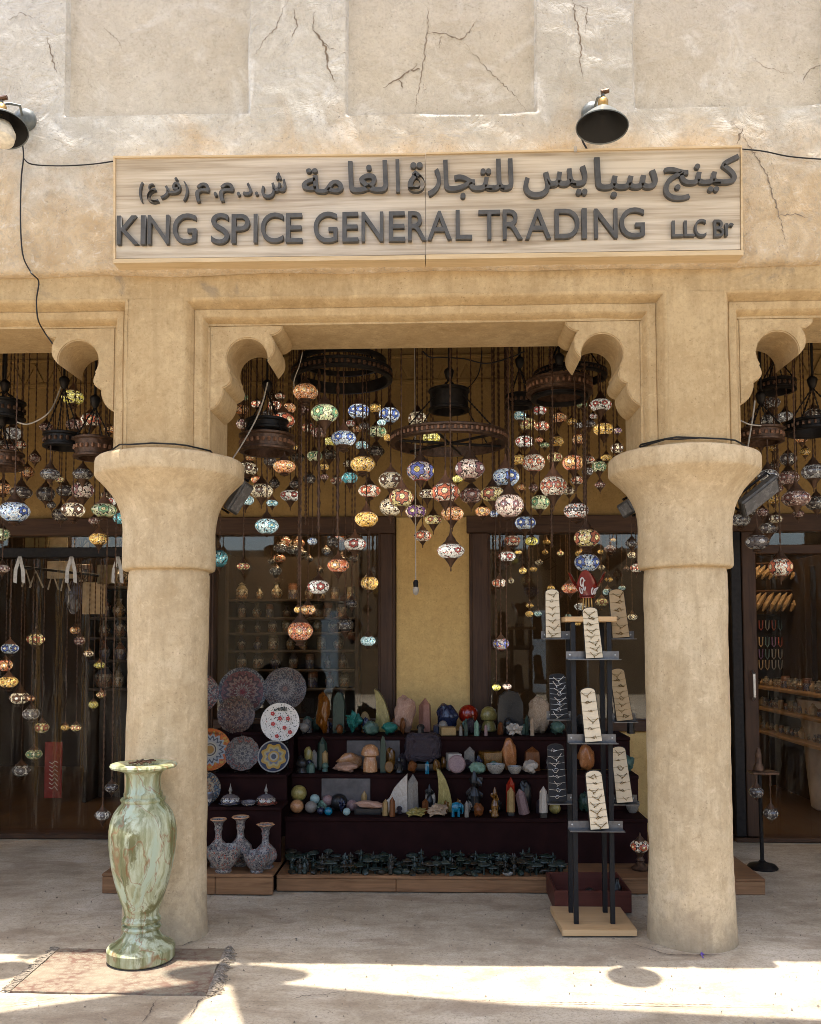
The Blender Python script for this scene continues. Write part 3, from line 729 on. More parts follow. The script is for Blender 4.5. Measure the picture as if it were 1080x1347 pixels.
def shelf_unit(name, label, x0, x1, y0, y1, zs, mat, back=True):
    t = thing(name, label, 'shelf', ((x0 + x1) / 2, (y0 + y1) / 2, 0))
    for x in (x0, x1): MB().bbox(x - .02, x + .02, y0, y1, 0.013, zs[-1] + .45, .004).build('side_panel', mat, t)
    for z_ in zs: MB().bbox(x0 + .021, x1 - .021, y0, y1, z_ - .025, z_, .003).build('shelf_board', mat, t)
    if back: MB().box(x0, x1, y1, y1 + .02, 0.013, zs[-1] + .45).build('back_panel', mat, t)
    return t
def fill(x0, x1, y, zs, label, group, step=.15, hs=(.15, .22), kinds=(0, 1, 2), name='ceramic_jar', cat='jar'):
    for ri_, z_ in enumerate(zs):
        lab_ = label + ', shelf ' + ('one', 'two', 'three', 'four', 'five', 'six')[ri_] + ' from below'
        x = x0 + step * .5
        while x < x1:
            h = random.uniform(*hs); wd = h * random.uniform(.55, .8)
            t = thing(name, lab_, cat, (x, y + random.uniform(-.03, .03), z_ + .001), group)
            link('body', JAR[random.choice(kinds)], t, scale=(wd, wd, h), mat=random.choice(CER))
            x += step * random.uniform(.85, 1.2)
DW = mat_simple('shelf_dark_wood', (.030, .018, .011), .5, scale=8)
Z4 = [P(400, y, 4.2).z for y in (905, 880, 855, 832, 812, 788)]
shelf_unit('display_shelf', 'dark shelf of patterned jars seen through the left window', P(300, 800, 4.2).x, P(470, 800, 4.2).x, 4.15, 4.45, Z4, DW)
fill(P(300, 800, 4.2).x + .05, P(470, 800, 4.2).x - .05, 4.28, Z4, 'small ceramic jar behind the left window', 'jars behind the left window', .15, (.12, .17))
Z5 = [P(150, y, 4.0).z for y in (905, 868, 838, 812, 772)]
shelf_unit('display_shelf', 'dark shelf of patterned vases seen through the left entrance', P(118, 800, 4.0).x, P(215, 800, 4.0).x, 3.95, 4.25, Z5, DW)
fill(P(118, 800, 4.0).x + .04, P(215, 800, 4.0).x - .04, 4.07, Z5, 'small ceramic vase inside the left entrance', 'vases inside the left entrance', .16, (.17, .23), (0, 1), 'ceramic_vase', 'vase')
# framed cloths and bags high on the left side
CL = [mat_mosaic((.36, .29, .2), (.2, .1, .06), (.3, .2, .1), (.25, .2, .14), 6, .3, 14, 0, .8), mat_simple('cream_card', (.5, .43, .32), .8, scale=12), mat_simple('olive_card', (.2, .17, .1), .8, scale=12)]
for i, (px, y0, y1, w_, k) in enumerate(((48, 706, 722, 30, 2), (72, 704, 722, 24, 1), (96, 704, 722, 26, 0), (124, 704, 722, 20, 2), (150, 704, 722, 24, 0), (60, 735, 758, 34, 1), (88, 738, 762, 24, 0), (118, 738, 764, 26, 2), (96, 762, 806, 30, 1))):
    a, c = P(px - w_ / 2, y0, 3.4), P(px + w_ / 2, y1, 3.4)
    y = 3.4 + .06 * i
    o = MB().bbox(a.x, c.x, y, y + .03, min(a.z, c.z), max(a.z, c.z), .004).build('hanging_board', CL[k], None)
    tag(o, ('small olive patterned board', 'small cream patterned board', 'small woven patterned board', 'narrow olive board', 'woven board next to the column', 'wide cream board under the transom', 'woven board under the transom', 'olive board under the transom', 'tall cream board holding a dark oval')[i] + ' hung inside the left entrance', 'wall board')
ov = MB(); c = P(97, 785, 3.35)
ov.lathe([(.001, -.012), (.085, -.01), (.095, 0), (.085, .01), (.001, .012)], 20); ov.xform(Matrix.Translation(c) @ Matrix.Rotation(rad(90), 4, 'X') @ Matrix.Diagonal((.85, 1.7, 1, 1)))
tag(ov.build('oval_plaque', mat_mosaic((.2, .2, .22), (.1, .1, .15), (.2, .2, .2), (.1, .1, .1), 6, .4, 10, 0), None, smooth=True), 'dark oval plaque hanging against the cream board in the left entrance', 'plaque')
# red hanging banner with pale script
rb = thing('banner', 'dusty red hanging banner with pale script inside the left entrance', 'banner', tuple(P(70, 1045, 3.0)))
a, c = P(59, 976, 3.0), P(80, 1050, 3.0)
MB().bbox(a.x, c.x, 3.0, 3.02, c.z, a.z, .004).build('cloth', mat_simple('red_cloth', (.22, .03, .02), .9), rb)
scr = MB()
for k in range(7):
    zz = P(70, 1003 + k * 5.5, 2.99).z; xx = P(70, 1010, 2.99).x
    scr.tube([(xx - .035, 2.994, zz + .01 * random.random()), (xx - .01, 2.994, zz - .012), (xx + .012, 2.994, zz + .012), (xx + .04, 2.994, zz - .004 * k % 3)], .0045, 5)
scr.build('script', mat_simple('pale_script', (.55, .45, .36), .9, bump=0), rb)
# dark rail with slim hangers
hr = thing('hanger_rail', 'dark rail with pale looped hangers inside the left entrance', 'rail', tuple(P(90, 752, 3.1)))
a, c = P(20, 745, 3.1), P(130, 757, 3.1)
MB().tube([a, c], .012, 8).build('bar', M['iron'], hr)
for px, sw in ((35, 6), (48, 9), (70, 7), (86, 6)):
    y0 = 746 + (px - 20) * .11
    MB().tube([P(px - sw, y0 + 24, 3.1), P(px - 1, y0 + 2, 3.1), P(px + sw, y0 + 24, 3.1)], .008, 6).build('hanger', M['white_cable'], hr)
# right entrance: hangers with pouches, rows of necklaces, receding shelf, counter
gold = mat_simple('tan_leather', (.30, .2, .1), .55, scale=14)
rr = thing('pouch_rail', 'wooden rails of tan leather straps hung at a slant inside the right entrance', 'rail', tuple(P(1040, 800, 4.6)))
for y in (742, 778):
    MB().tube([P(985, y, 4.6), P(1130, y - 3, 4.6)], .012, 8).build('bar', M['brown_wood_x'], rr)
    for i in range(15):
        px = 992 + i * 9 + random.uniform(-2, 2); L_ = 20 if y < 760 else 26
        q = [P(px + 7, y + 2, 4.55 + .03 * (i % 3)), P(px + 3, y + 8, 4.55), P(px - 3, y + L_ * .7, 4.52), P(px - 7, y + L_, 4.54)]
        MB().tube(q, [.008, .026, .028, .01], 6).build('strap', gold, rr)
nk = thing('necklace_board', 'dark board with rows of small colourful necklaces inside the right entrance', 'display board', tuple(P(1040, 885, 4.9)))
a, c = P(975, 808, 4.9), P(1140, 892, 4.9)
MB().bbox(a.x, c.x, 4.9, 4.93, c.z, a.z, .004).build('panel', mat_simple('black_velvet', (.02, .017, .016), .9), nk)
NC = [mat_simple('bead_colour', c_, .4, bump=0) for c_ in ((.45, .3, .15), (.35, .08, .05), (.12, .2, .2), (.4, .36, .3), (.2, .1, .2))]
for r_, y in enumerate((822, 844, 860, 874)):
    for i in range(17):
        px = 984 + i * 8.5
        q = [P(px - 2.4, y - 6, 4.88), P(px - 2, y + 4, 4.875), P(px, y + 7, 4.875), P(px + 2, y + 4, 4.875), P(px + 2.4, y - 6, 4.88)]
        MB().tube(q, .006, 5).build('necklace', random.choice(NC), nk)
def side_shelf():
    X = 3.25; zs = []
    t = thing('side_shelf', 'long wooden shelf of small goods receding inside the right entrance', 'shelf', (X + .2, 4.0, 0))
    for i, y in enumerate((915, 948, 985)):
        p = P(1078, y, 3.05); zz = 1.6 + (p.z - 1.6) * ((X - 0) / (p.x - 0)) if False else p.z
        zs.append(zz)
        MB().bbox(X, X + .35, 2.95, 5.2, zz - .03, zz, .004).build('shelf_board', mat_wood('honey_wood', (.16, .085, .035), (.3, .18, .08), 1, 1), t)
    MB().bbox(X + .355, X + .38, 2.95, 5.2, .013, 2.4, .004).build('back_panel', DW, t)
    for y in (2.96, 4.0, 5.15): MB().bbox(X + .30, X + .354, y, y + .03, .013, 2.3, .003).build('upright', DW, t)
    for i, zz in enumerate(zs):
        y = 3.05
        while y < 5.1:
            h = random.uniform(.05, .12)
            b_ = thing('trinket_box', 'small dim trinket on the ' + ('upper', 'middle', 'lower')[zs.index(zz)] + ' receding shelf inside the right entrance', 'trinket', (X + .13, y, zz + .001), 'trinkets on the receding shelf')
            link('body', JAR[random.choice((0, 1, 2))], b_, scale=(h * .8, h * .8, h), mat=random.choice(CER + [gold]))
            y += .13
side_shelf()
ct = thing('counter', 'rounded pale shop counter just inside the right entrance', 'counter', tuple(P(1085, 1062, 3.6)))
a = P(1066, 960, 3.6)
MB().lathe([(.40, 0.014), (.42, .03), (.5, .95), (.52, 1.0), (.52, 1.03), (.3, 1.04)], 32, (a.x + .5, 3.75, 0)).build('drum', mat_simple('white_laminate', (.5, .44, .38), .4, scale=5), ct, smooth=40)

# ------------------------------------------------------------------ shop sign
sign = thing('shop_sign', 'wide wood laminate shop sign with raised grey Arabic and English lettering', 'sign', tuple((P(150, 340, YU) + P(977, 335, YU)) / 2))
def mat_sign():
    m, nt, b = material('sign_laminate')
    p = nt.pos()
    n = nt.noise(nt.mapping(p, (0.9, 10, 26)), 1.7, 7, 0.6, 0.5); n2 = nt.noise(nt.mapping(p, (.5, 3, 7)), 2, 4)
    f = nt.math('MULTIPLY_ADD', n2, .45, nt.math('MULTIPLY', n, .6))
    nt.put(b.inputs['Base Color'], nt.ramp(f, [(.38, (.29, .22, .14)), (.5, (.45, .365, .26)), (.62, (.58, .495, .375))]))
    b.inputs['Roughness'].default_value = .36
    nt.put(b.inputs['Normal'], nt.bump(n, .08, .003))
    return m
M['sign'] = mat_sign()
M['sign_edge'] = mat_wood('sign_edge_wood', (.46, .33, .18), (.60, .46, .28), 0, 1.2)
YS = -0.225
def quad_board(pts, y0, y1, mat, name, parent):
    q = [P(px, py, y0) for px, py in pts]
    mb = MB(); mb.add([(v.x, y0, v.z) for v in q] + [(v.x, y1, v.z) for v in q], [(0, 1, 2, 3), (7, 6, 5, 4)] + [(k, k + 4, (k + 1) % 4 + 4, (k + 1) % 4) for k in range(4)])
    return mb.build(name, mat, parent)
quad_board([(152, 208), (559.4, 204), (559.9, 335), (152, 340)], YS, YU + .03, M['sign'], 'panel', sign)
quad_board([(559.8, 203.6), (973, 194), (974, 328), (560.3, 334.5)], YS - .003, YU + .03, M['sign'], 'panel', sign)
quad_board([(149, 205), (559.3, 201.5), (559.3, 203.5), (149, 207.5)], YS - .012, YU + .029, M['sign_edge'], 'frame_edge', sign)
quad_board([(560, 200.5), (976, 191), (976, 193.5), (560, 202.7)], YS - .014, YU + .029, M['sign_edge'], 'frame_edge', sign)
quad_board([(149, 340.5), (559, 335.5), (559, 341), (149, 346)], YS - .010, YU + .029, M['sign_edge'], 'frame_edge', sign)
quad_board([(560, 334.8), (978, 328.8), (978, 335), (560, 340.8)], YS - .012, YU + .029, M['sign_edge'], 'frame_edge', sign)
quad_board([(149, 207.7), (151.6, 207.7), (151.6, 340.3), (149, 340.3)], YS - .009, YU + .029, M['sign_edge'], 'frame_edge', sign)
quad_board([(974.4, 193.7), (976.4, 193.7), (977.6, 328.6), (975, 328.6)], YS - .011, YU + .029, M['sign_edge'], 'frame_edge', sign)
M['letter'] = mat_simple('grey_letter', (.075, .072, .068), .5, var=.25, scale=25, bump=.1)
def glyph_mesh(txt, off):
    c = bpy.data.curves.new('glyph', 'FONT'); c.body = txt; c.offset = off; c.resolution_u = 5
    c.extrude = .5; c.fill_mode = 'BOTH'
    o = bpy.data.objects.new('glyph', c); COL.objects.link(o)
    bpy.context.view_layer.update()
    me = bpy.data.meshes.new_from_object(o.evaluated_get(bpy.context.evaluated_depsgraph_get()))
    bpy.data.objects.remove(o); bpy.data.curves.remove(c)
    return me
_adv = {}
def span(txt):
    me = glyph_mesh(txt, 0); m = max(v.co.x for v in me.vertices); bpy.data.meshes.remove(me); return m
def word_mesh(txt, off):
    """joined letters, each a solid of its own so that the joins stay filled"""
    mb = MB(); bar = span('|')
    for i, ch in enumerate(txt):
        me = glyph_mesh(ch, off); x = span(txt[:i] + '|') - bar if i else 0
        dz = .03 * (i % 3)
        mb.add([(v.co.x + x, v.co.y, v.co.z + (dz if v.co.z > 0 else 0)) for v in me.vertices], [tuple(p.vertices) for p in me.polygons])
        bpy.data.meshes.remove(me)
    return mb.mesh('word', None)
def letter(txt, px0, py0, px1, py1, off=.003, y=YS, dep=.026, parent=sign, mat=None, name='letter', shear=0.0):
    me = word_mesh(txt, off) if len(txt) > 1 and ord(txt[0]) > 0x600 else glyph_mesh(txt, off)
    n = len(me.vertices); co = np.empty(n * 3); me.vertices.foreach_get('co', co); co = co.reshape(-1, 3)
    mn, mx = co.min(0), co.max(0)
    a, b_ = P(px0, py1, y), P(px1, py0, y)
    u = (co - mn) / np.maximum(mx - mn, 1e-6)
    out = np.empty_like(co)
    out[:, 0] = a.x + u[:, 0] * (b_.x - a.x); out[:, 2] = a.z + u[:, 1] * (b_.z - a.z) + shear * u[:, 0]
    out[:, 1] = y - .0035 - dep * u[:, 2]
    org = np.array(wpos(parent)); out -= org
    me.vertices.foreach_set('co', out.ravel()); me.update()
    me.materials.clear(); me.materials.append(mat or M['letter'])
    bm = bmesh.new(); bm.from_mesh(me); bmesh.ops.remove_doubles(bm, verts=bm.verts[:], dist=1e-5); bmesh.ops.recalc_face_normals(bm, faces=bm.faces[:]); bm.to_mesh(me); bm.free()
    o = bpy.data.objects.new(name, me); COL.objects.link(o); o.parent = parent
    return o
def za(x0, y0, x1, y1): return (150 + x0 / 2.634, 200 + y0 / 2.634, 150 + x1 / 2.634, 200 + y1 / 2.634)
def zb(x0, y0, x1, y1): return (560 + x0 / 2.5116, 185 + y0 / 2.5116, 560 + x1 / 2.5116, 185 + y1 / 2.5116)
for ch, q in [('K', (16, 228, 93, 328)), ('I', (98, 228, 116, 328)), ('N', (122, 226, 197, 327)), ('G', (208, 221, 291, 326)),
              ('S', (340, 220, 404, 326)), ('P', (411, 223, 474, 324)), ('I', (487, 223, 501, 322)), ('C', (512, 218, 590, 322)), ('E', (598, 220, 655, 321)),
              ('G', (694, 215, 776, 322)), ('E', (793, 216, 848, 319)), ('N', (859, 215, 934, 318)), ('E', (953, 214, 1009, 317))]:
    letter(ch, *za(*q))
letter('R', 537, 281, 561, 319.5); letter('A', 562.5, 280.5, 594, 318.5)
for ch, q in [('L', (99, 237, 152, 333)), ('T', (174, 237, 245, 334)), ('R', (254, 235, 318, 333)), ('A', (328, 233, 411, 332)), ('D', (425, 233, 505, 331)),
              ('I', (514, 232, 529, 330)), ('N', (555, 232, 630, 330)), ('G', (638, 229, 719, 329)),
              ('L', (810, 272, 846, 325)), ('L', (850, 272, 884, 324)), ('C', (884, 267, 921, 326)), ('B', (948, 269, 980, 325)), ('r', (985, 280, 1012, 322))]:
    letter(ch, *zb(*q))
AR = [('(', za(92, 113, 106, 182)), ('\uFEC9', za(120, 118, 161, 184)), ('\uFEAE\uFED3', za(166, 97, 236, 170)), (')', za(245, 111, 262, 176)),
      ('\uFEE1', za(286, 115, 335, 182)), ('.', za(350, 147, 361, 161)), ('\uFEE1', za(368, 115, 419, 180)), ('.', za(430, 147, 441, 160)), ('\uFEA9', za(450, 115, 481, 158)), ('.', za(492, 146, 503, 158)), ('\uFEB5', za(514, 80, 599, 168)),
      ('\uFE94\uFEE3', za(653, 64, 796, 152)), ('\uFE8E\uFED0\uFEDF', za(812, 38, 950, 149)), ('\uFE8D', za(976, 35, 991, 147)),
      ('\uFE93', (536.5, 217, 559, 256)), ('\uFEAD', zb(8, 100, 50, 192)), ('\uFE8E\uFEA0\uFE98\uFEE0\uFEDF', zb(58, 68, 288, 200)),
      ('\uFEB2\uFEF3', zb(322, 90, 531, 197)), ('\uFE8E\uFE92\uFEB3', zb(556, 60, 761, 197)), ('\uFE9E\uFEE8\uFEF4\uFEDB', zb(783, 53, 1031, 206))]
for ch, q in AR: letter(ch, *q, off=.015)
MB().tube([P(757, 193, YS - .02), P(757, 200, YS - .02)], .008, 6).build('clip', M['white_cable'], sign)

# ------------------------------------------------------------------ wall lamps and loose cables
M['enamel'] = mat_simple('grey_green_enamel', (.13, .14, .135), .35, .2, var=.3, scale=25)
M['enamel_in'] = mat_simple('dark_shade_inside', (.012, .011, .01), .6)
M['brass'] = mat_simple('worn_brass', (.42, .26, .09), .35, .9, var=.3)
def wall_lamp(cx, cy, bxp, byp, label, tilt, bulb):
    t = thing('wall_lamp', label, 'lamp', tuple(P(bxp, byp, YU)))
    bp = P(bxp, byp, YU - .03); sc_ = P(cx, cy, -0.38)
    mb = MB().lathe([(.058, -.012), (.062, .0), (.055, .02), (.035, .034), (.012, .04)], 24); mb.xform(Matrix.Translation(bp) @ Matrix.Rotation(rad(90), 4, 'X')); mb.build('wall_plate', M['enamel'], t, smooth=True)
    R4 = Matrix.Translation(sc_) @ Matrix.Rotation(tilt[0], 4, 'X') @ Matrix.Rotation(tilt[1], 4, 'Y')
    out = [(.128, -.005), (.130, 0), (.085, .052), (.036, .098), (.030, .102)]
    sh = MB().lathe(out + [(.026, .100), (.034, .094), (.082, .048), (.124, 0), (.128, -.005)], 40, close=False); sh.xform(R4); sh.build('shade', M['enamel'], t, smooth=40)
    ins = MB().lathe([(.1225, -.001), (.0805, .0465), (.033, .092), (.004, .0935)], 40, close=False); ins.xform(R4); ins.build('shade_lining', M['enamel_in'], t, smooth=True)
    sk = MB().lathe([(.022, .098), (.026, .104), (.026, .142), (.022, .15), (.01, .156)], 20); sk.xform(R4); sk.build('socket', M['brass'], t, smooth=40)
    top = R4 @ Vector((0, 0, .155))
    MB().tube([bp + Vector((0, -.03, 0)), bp + Vector((.01, -.08, .03)), bp.lerp(top, .6) + Vector((0, -.02, .03)), top + Vector((-.008, .01, .012)), top + Vector((0, 0, .03)), top + Vector((.005, 0, 0))], .007, 8).build('arm', M['enamel'], t, smooth=True)
    MB().tube([top + Vector((-.01, 0, .035)), top + Vector((.028, 0, .042))], .012, 8).build('wing_nut', M['bronze'], t)
    if bulb:
        bl = MB().lathe([(.02, .05), (.05, .02), (.068, -.03), (.06, -.07), (.03, -.09), (.004, -.095)], 24); bl.xform(R4)
        bl.build('bulb', mat_simple('frosted_bulb', (.7, .64, .52), .4, bump=0), t, smooth=True)
wall_lamp(792, 167, 780, 149, 'grey cone wall lamp with brass socket above the right half of the sign', (rad(-6), rad(4)), False)
wall_lamp(2, 170, 33, 158, 'grey cone wall lamp with a big frosted bulb, left of the sign', (rad(-14), rad(-8)), True)
def cable(name, label, pts, r=.005, mat='cable', cat='cable', n=6):
    q = [P(*p) for p in pts]; d_ = []
    for i in range(len(q) - 1):
        p0, p1, p2, p3 = q[max(i - 1, 0)], q[i], q[i + 1], q[min(i + 2, len(q) - 1)]
        for k in range(6):
            t = k / 6
            d_.append(.5 * ((2 * p1) + (p2 - p0) * t + (2 * p0 - 5 * p1 + 4 * p2 - p3) * t * t + (3 * p1 - p0 - 3 * p2 + p3) * t ** 3))
    d_.append(q[-1])
    o = MB().tube(d_, r * .8, n).build(name, M[mat], None, smooth=True)
    return tag(o, label, cat)
yw = YU - .025
cable('cable', 'thin dark cable trailing down the wall from the left wall lamp to the arch bracket', [(28, 180, yw), (31, 205, yw), (28, 235, yw), (27, 290, yw), (30, 335, yw), (40, 357, YU - .005), (44, 362, YU - .02), (51, 371, YF - .03), (48, 395, YF - .035), (50, 420, YF - .03), (58, 436, YC - .04), (69, 452, YC - .02)], .005)
cable('cable', 'thin dark cable running along the wall to the left end of the sign', [(31, 208, yw), (42, 216, yw), (80, 218, yw), (120, 216, yw), (149, 212, yw)], .0045)
cable('cable', 'thin dark cable leaving the right end of the sign', [(976, 196, yw), (1005, 199, yw), (1040, 206, yw), (1090, 210, yw)], .0045)
cable('cable', 'short grey cable hanging from the cone lamp down to the sign top', [(766, 172, yw), (766, 184, yw), (772, 196, yw)], .006)
for cx, lab in ((AX[1], 'thin black wire wrapped round the pilaster foot on the left capital'), (AX[2], 'pair of thin black wires wrapped round the pilaster foot on the right capital')):
    hw = .27; zz = 2.612; mb = MB()
    for k in range(1 if cx < 0 else 2):
        e = k * .012
        mb.tube([(cx - hw, .05, zz + e), (cx - hw - .004, .005, zz + e), (cx - .175, YF - .016 - e, zz + .012), (cx - .12, YF - .022, zz + .01 + e), (cx, YF - .024, zz + .016), (cx + .12, YF - .022, zz + .01), (cx + .18, YF - .014, zz + .004), (cx + hw + .004, .004, zz), (cx + hw, .06, zz)], .0045, 6)
    tag(mb.build('wire', M['cable'], None, smooth=True), lab, 'wire')
def floodlight(px, py, Y, label, w_, rot, mat_face):
    c = P(px, py, Y)
    t = thing('floodlight', label, 'floodlight', tuple(c))
    Mx = Matrix.Translation(c) @ Matrix.Rotation(rot[1], 4, 'Y') @ Matrix.Rotation(rot[0], 4, 'X')
    MB().bbox(-w_ / 2, w_ / 2, -.02, .02, -.07, .07, .008).xform(Mx).build('housing', mat_simple('floodlight_grey', (.07, .068, .065), .45, .3), t)
    MB().box(-w_ / 2 + .015, w_ / 2 - .015, -.024, -.0205, -.055, .055).xform(Mx).build('lens', mat_face, t)
    br = MB().tube([Mx @ Vector((-w_ / 2 - .01, 0, 0)), Mx @ Vector((-w_ / 2 - .01, .09, 0)), Mx @ Vector((w_ / 2 + .01, .09, 0)), Mx @ Vector((w_ / 2 + .01, 0, 0))], .008, 6); br.build('bracket', M['iron'], t)
fl = mat_simple('floodlight_lens', (.12, .115, .11), .25, bump=0)
floodlight(998, 652, .42, 'pale slim floodlight tilted upwards behind the right capital', .26, (rad(50), rad(-38)), fl)
floodlight(314, 654, .48, 'dim slim floodlight tilted upwards behind the left capital', .20, (rad(78), rad(-58)), fl)
floodlight(826, 668, .5, 'small dark floodlight peeping out beside the flare of the right capital', .09, (rad(70), rad(60)), fl)
# ------------------------------------------------------------------ marble vase and rug
def mat_onyx():
    m, nt, b = material('green_onyx')
    o = nt.obj()
    warp = nt.noise(o, 4, 5, .6, 0, out=1)
    v = nt.mix(.06, o, warp)
    n = nt.noise(nt.mapping(v, (17, 17, 1.0)), 1.2, 7, .62, .5)
    n2 = nt.noise(nt.mapping(v, (6, 6, .8), (3, 2, 1)), 1.6, 6, .6, 1.5)
    col = nt.ramp(n, [(.30, (.085, .09, .032)), (.42, (.18, .185, .075)), (.52, (.33, .325, .18)), (.62, (.50, .515, .345)), (.72, (.14, .12, .045))])
    col = nt.mix(nt.step(n2, .55, .63), col, (.40, .45, .31))
    col = nt.mix(nt.step(n2, .45, .37), col, (.15, .14, .055))
    vein = nt.math('ABSOLUTE', nt.math('SUBTRACT', nt.noise(nt.mapping(v, (2.6, 2.6, 1.5), (1, 7, 2)), 1.3, 4, .55, 1.2), .5))
    col = nt.mix(nt.math('MULTIPLY', nt.step(vein, .014, .0), .6), col, (.24, .07, .02))
    red = nt.step(nt.noise(nt.mapping(v, (9, 9, 1.5), (5, 5, 5)), 1.3, 6, .6, .6), .61, .72)
    col = nt.mix(nt.math('MULTIPLY', red, .22), col, (.23, .085, .03))
    nt.put(b.inputs['Base Color'], col)
    b.inputs['Roughness'].default_value = .34; b.inputs['Coat Weight'].default_value = .15; b.inputs['Coat Roughness'].default_value = .12; b.inputs['Specular IOR Level'].default_value = .35
    b.inputs['Subsurface Weight'].default_value = .08; b.inputs['Subsurface Radius'].default_value = (.02, .02, .01)
    nt.put(b.inputs['Normal'], nt.bump(n, .05, .004))
    return m
VY = -.215; vc = P(186, 1150, VY)
vz = lambda py: P(187, py, VY).z
k = mpp(vc)
VP_ = [(41, 1271), (43, 1269), (43.5, 1256), (41, 1252.5), (34, 1249), (27, 1243), (22.5, 1236), (21.5, 1232), (24.5, 1231), (25.5, 1228.5), (24, 1226), (20.5, 1225), (21, 1223), (24.5, 1221), (25, 1218), (23, 1215), (21.5, 1213), (23, 1205), (26.5, 1196), (31, 1182), (35.5, 1166), (39, 1150), (42, 1130), (43.3, 1114), (43.3, 1102), (41.5, 1090), (37.5, 1079), (32, 1071), (28, 1067), (27, 1064.5), (28.5, 1063), (29, 1060.5), (27, 1058.5), (24.5, 1057.5), (25, 1055), (25, 1053), (22.8, 1050), (22, 1040), (22.5, 1030), (25, 1025), (33, 1022), (42, 1019.5), (43.3, 1017), (42, 1014.5), (35, 1013.5), (30, 1014), (23, 1017), (20, 1024), (19, 1040)]
z0 = vz(1272)
prof = [(r * k, max(0.008, vz(py) - z0 + 0.0105)) for r, py in VP_]
prof = [(.14 * k * 43, .0085)] + prof
vt = thing('marble_vase', 'tall green and rust veined marble vase standing on the worn rug', 'vase', (vc.x + .004, VY, 0))
mo = mat_onyx(); zz = [p[1] for p in prof]
i1, i2 = 13, 33
def vase_part(name, pr): MB().lathe(dense(pr, .02), 64, (vc.x + .004, VY, 0)).build(name, mo, vt, smooth=35)
MB().lathe(dense(prof[:20], .01), 64, (vc.x + .004, VY, 0)).build('foot', mo, vt, smooth=35)
MB().lathe([prof[19]] + dense(prof[20:29], .012), 64, (vc.x + .004, VY, 0), close=False).build('body', mo, vt, smooth=35)
MB().lathe([prof[28]] + prof[29:], 64, (vc.x + .004, VY, 0), close=False).build('neck', mo, vt, smooth=35)
# thin lattice of dry stems lying inside the rim
st = MB()
for i in range(9):
    a = random.uniform(0, 6.28); r_ = .07
    st.tube([(vc.x + math.cos(a) * r_, VY + math.sin(a) * r_, prof[-4][1] + .004), (vc.x - math.cos(a + .5) * r_, VY - math.sin(a + .5) * r_, prof[-4][1] + .006 + .004 * random.random())], .004, 5)
tag(st.build('dry_stems', M['bronze'], None), 'few dark dry stems lying in the mouth of the marble vase', 'stems')

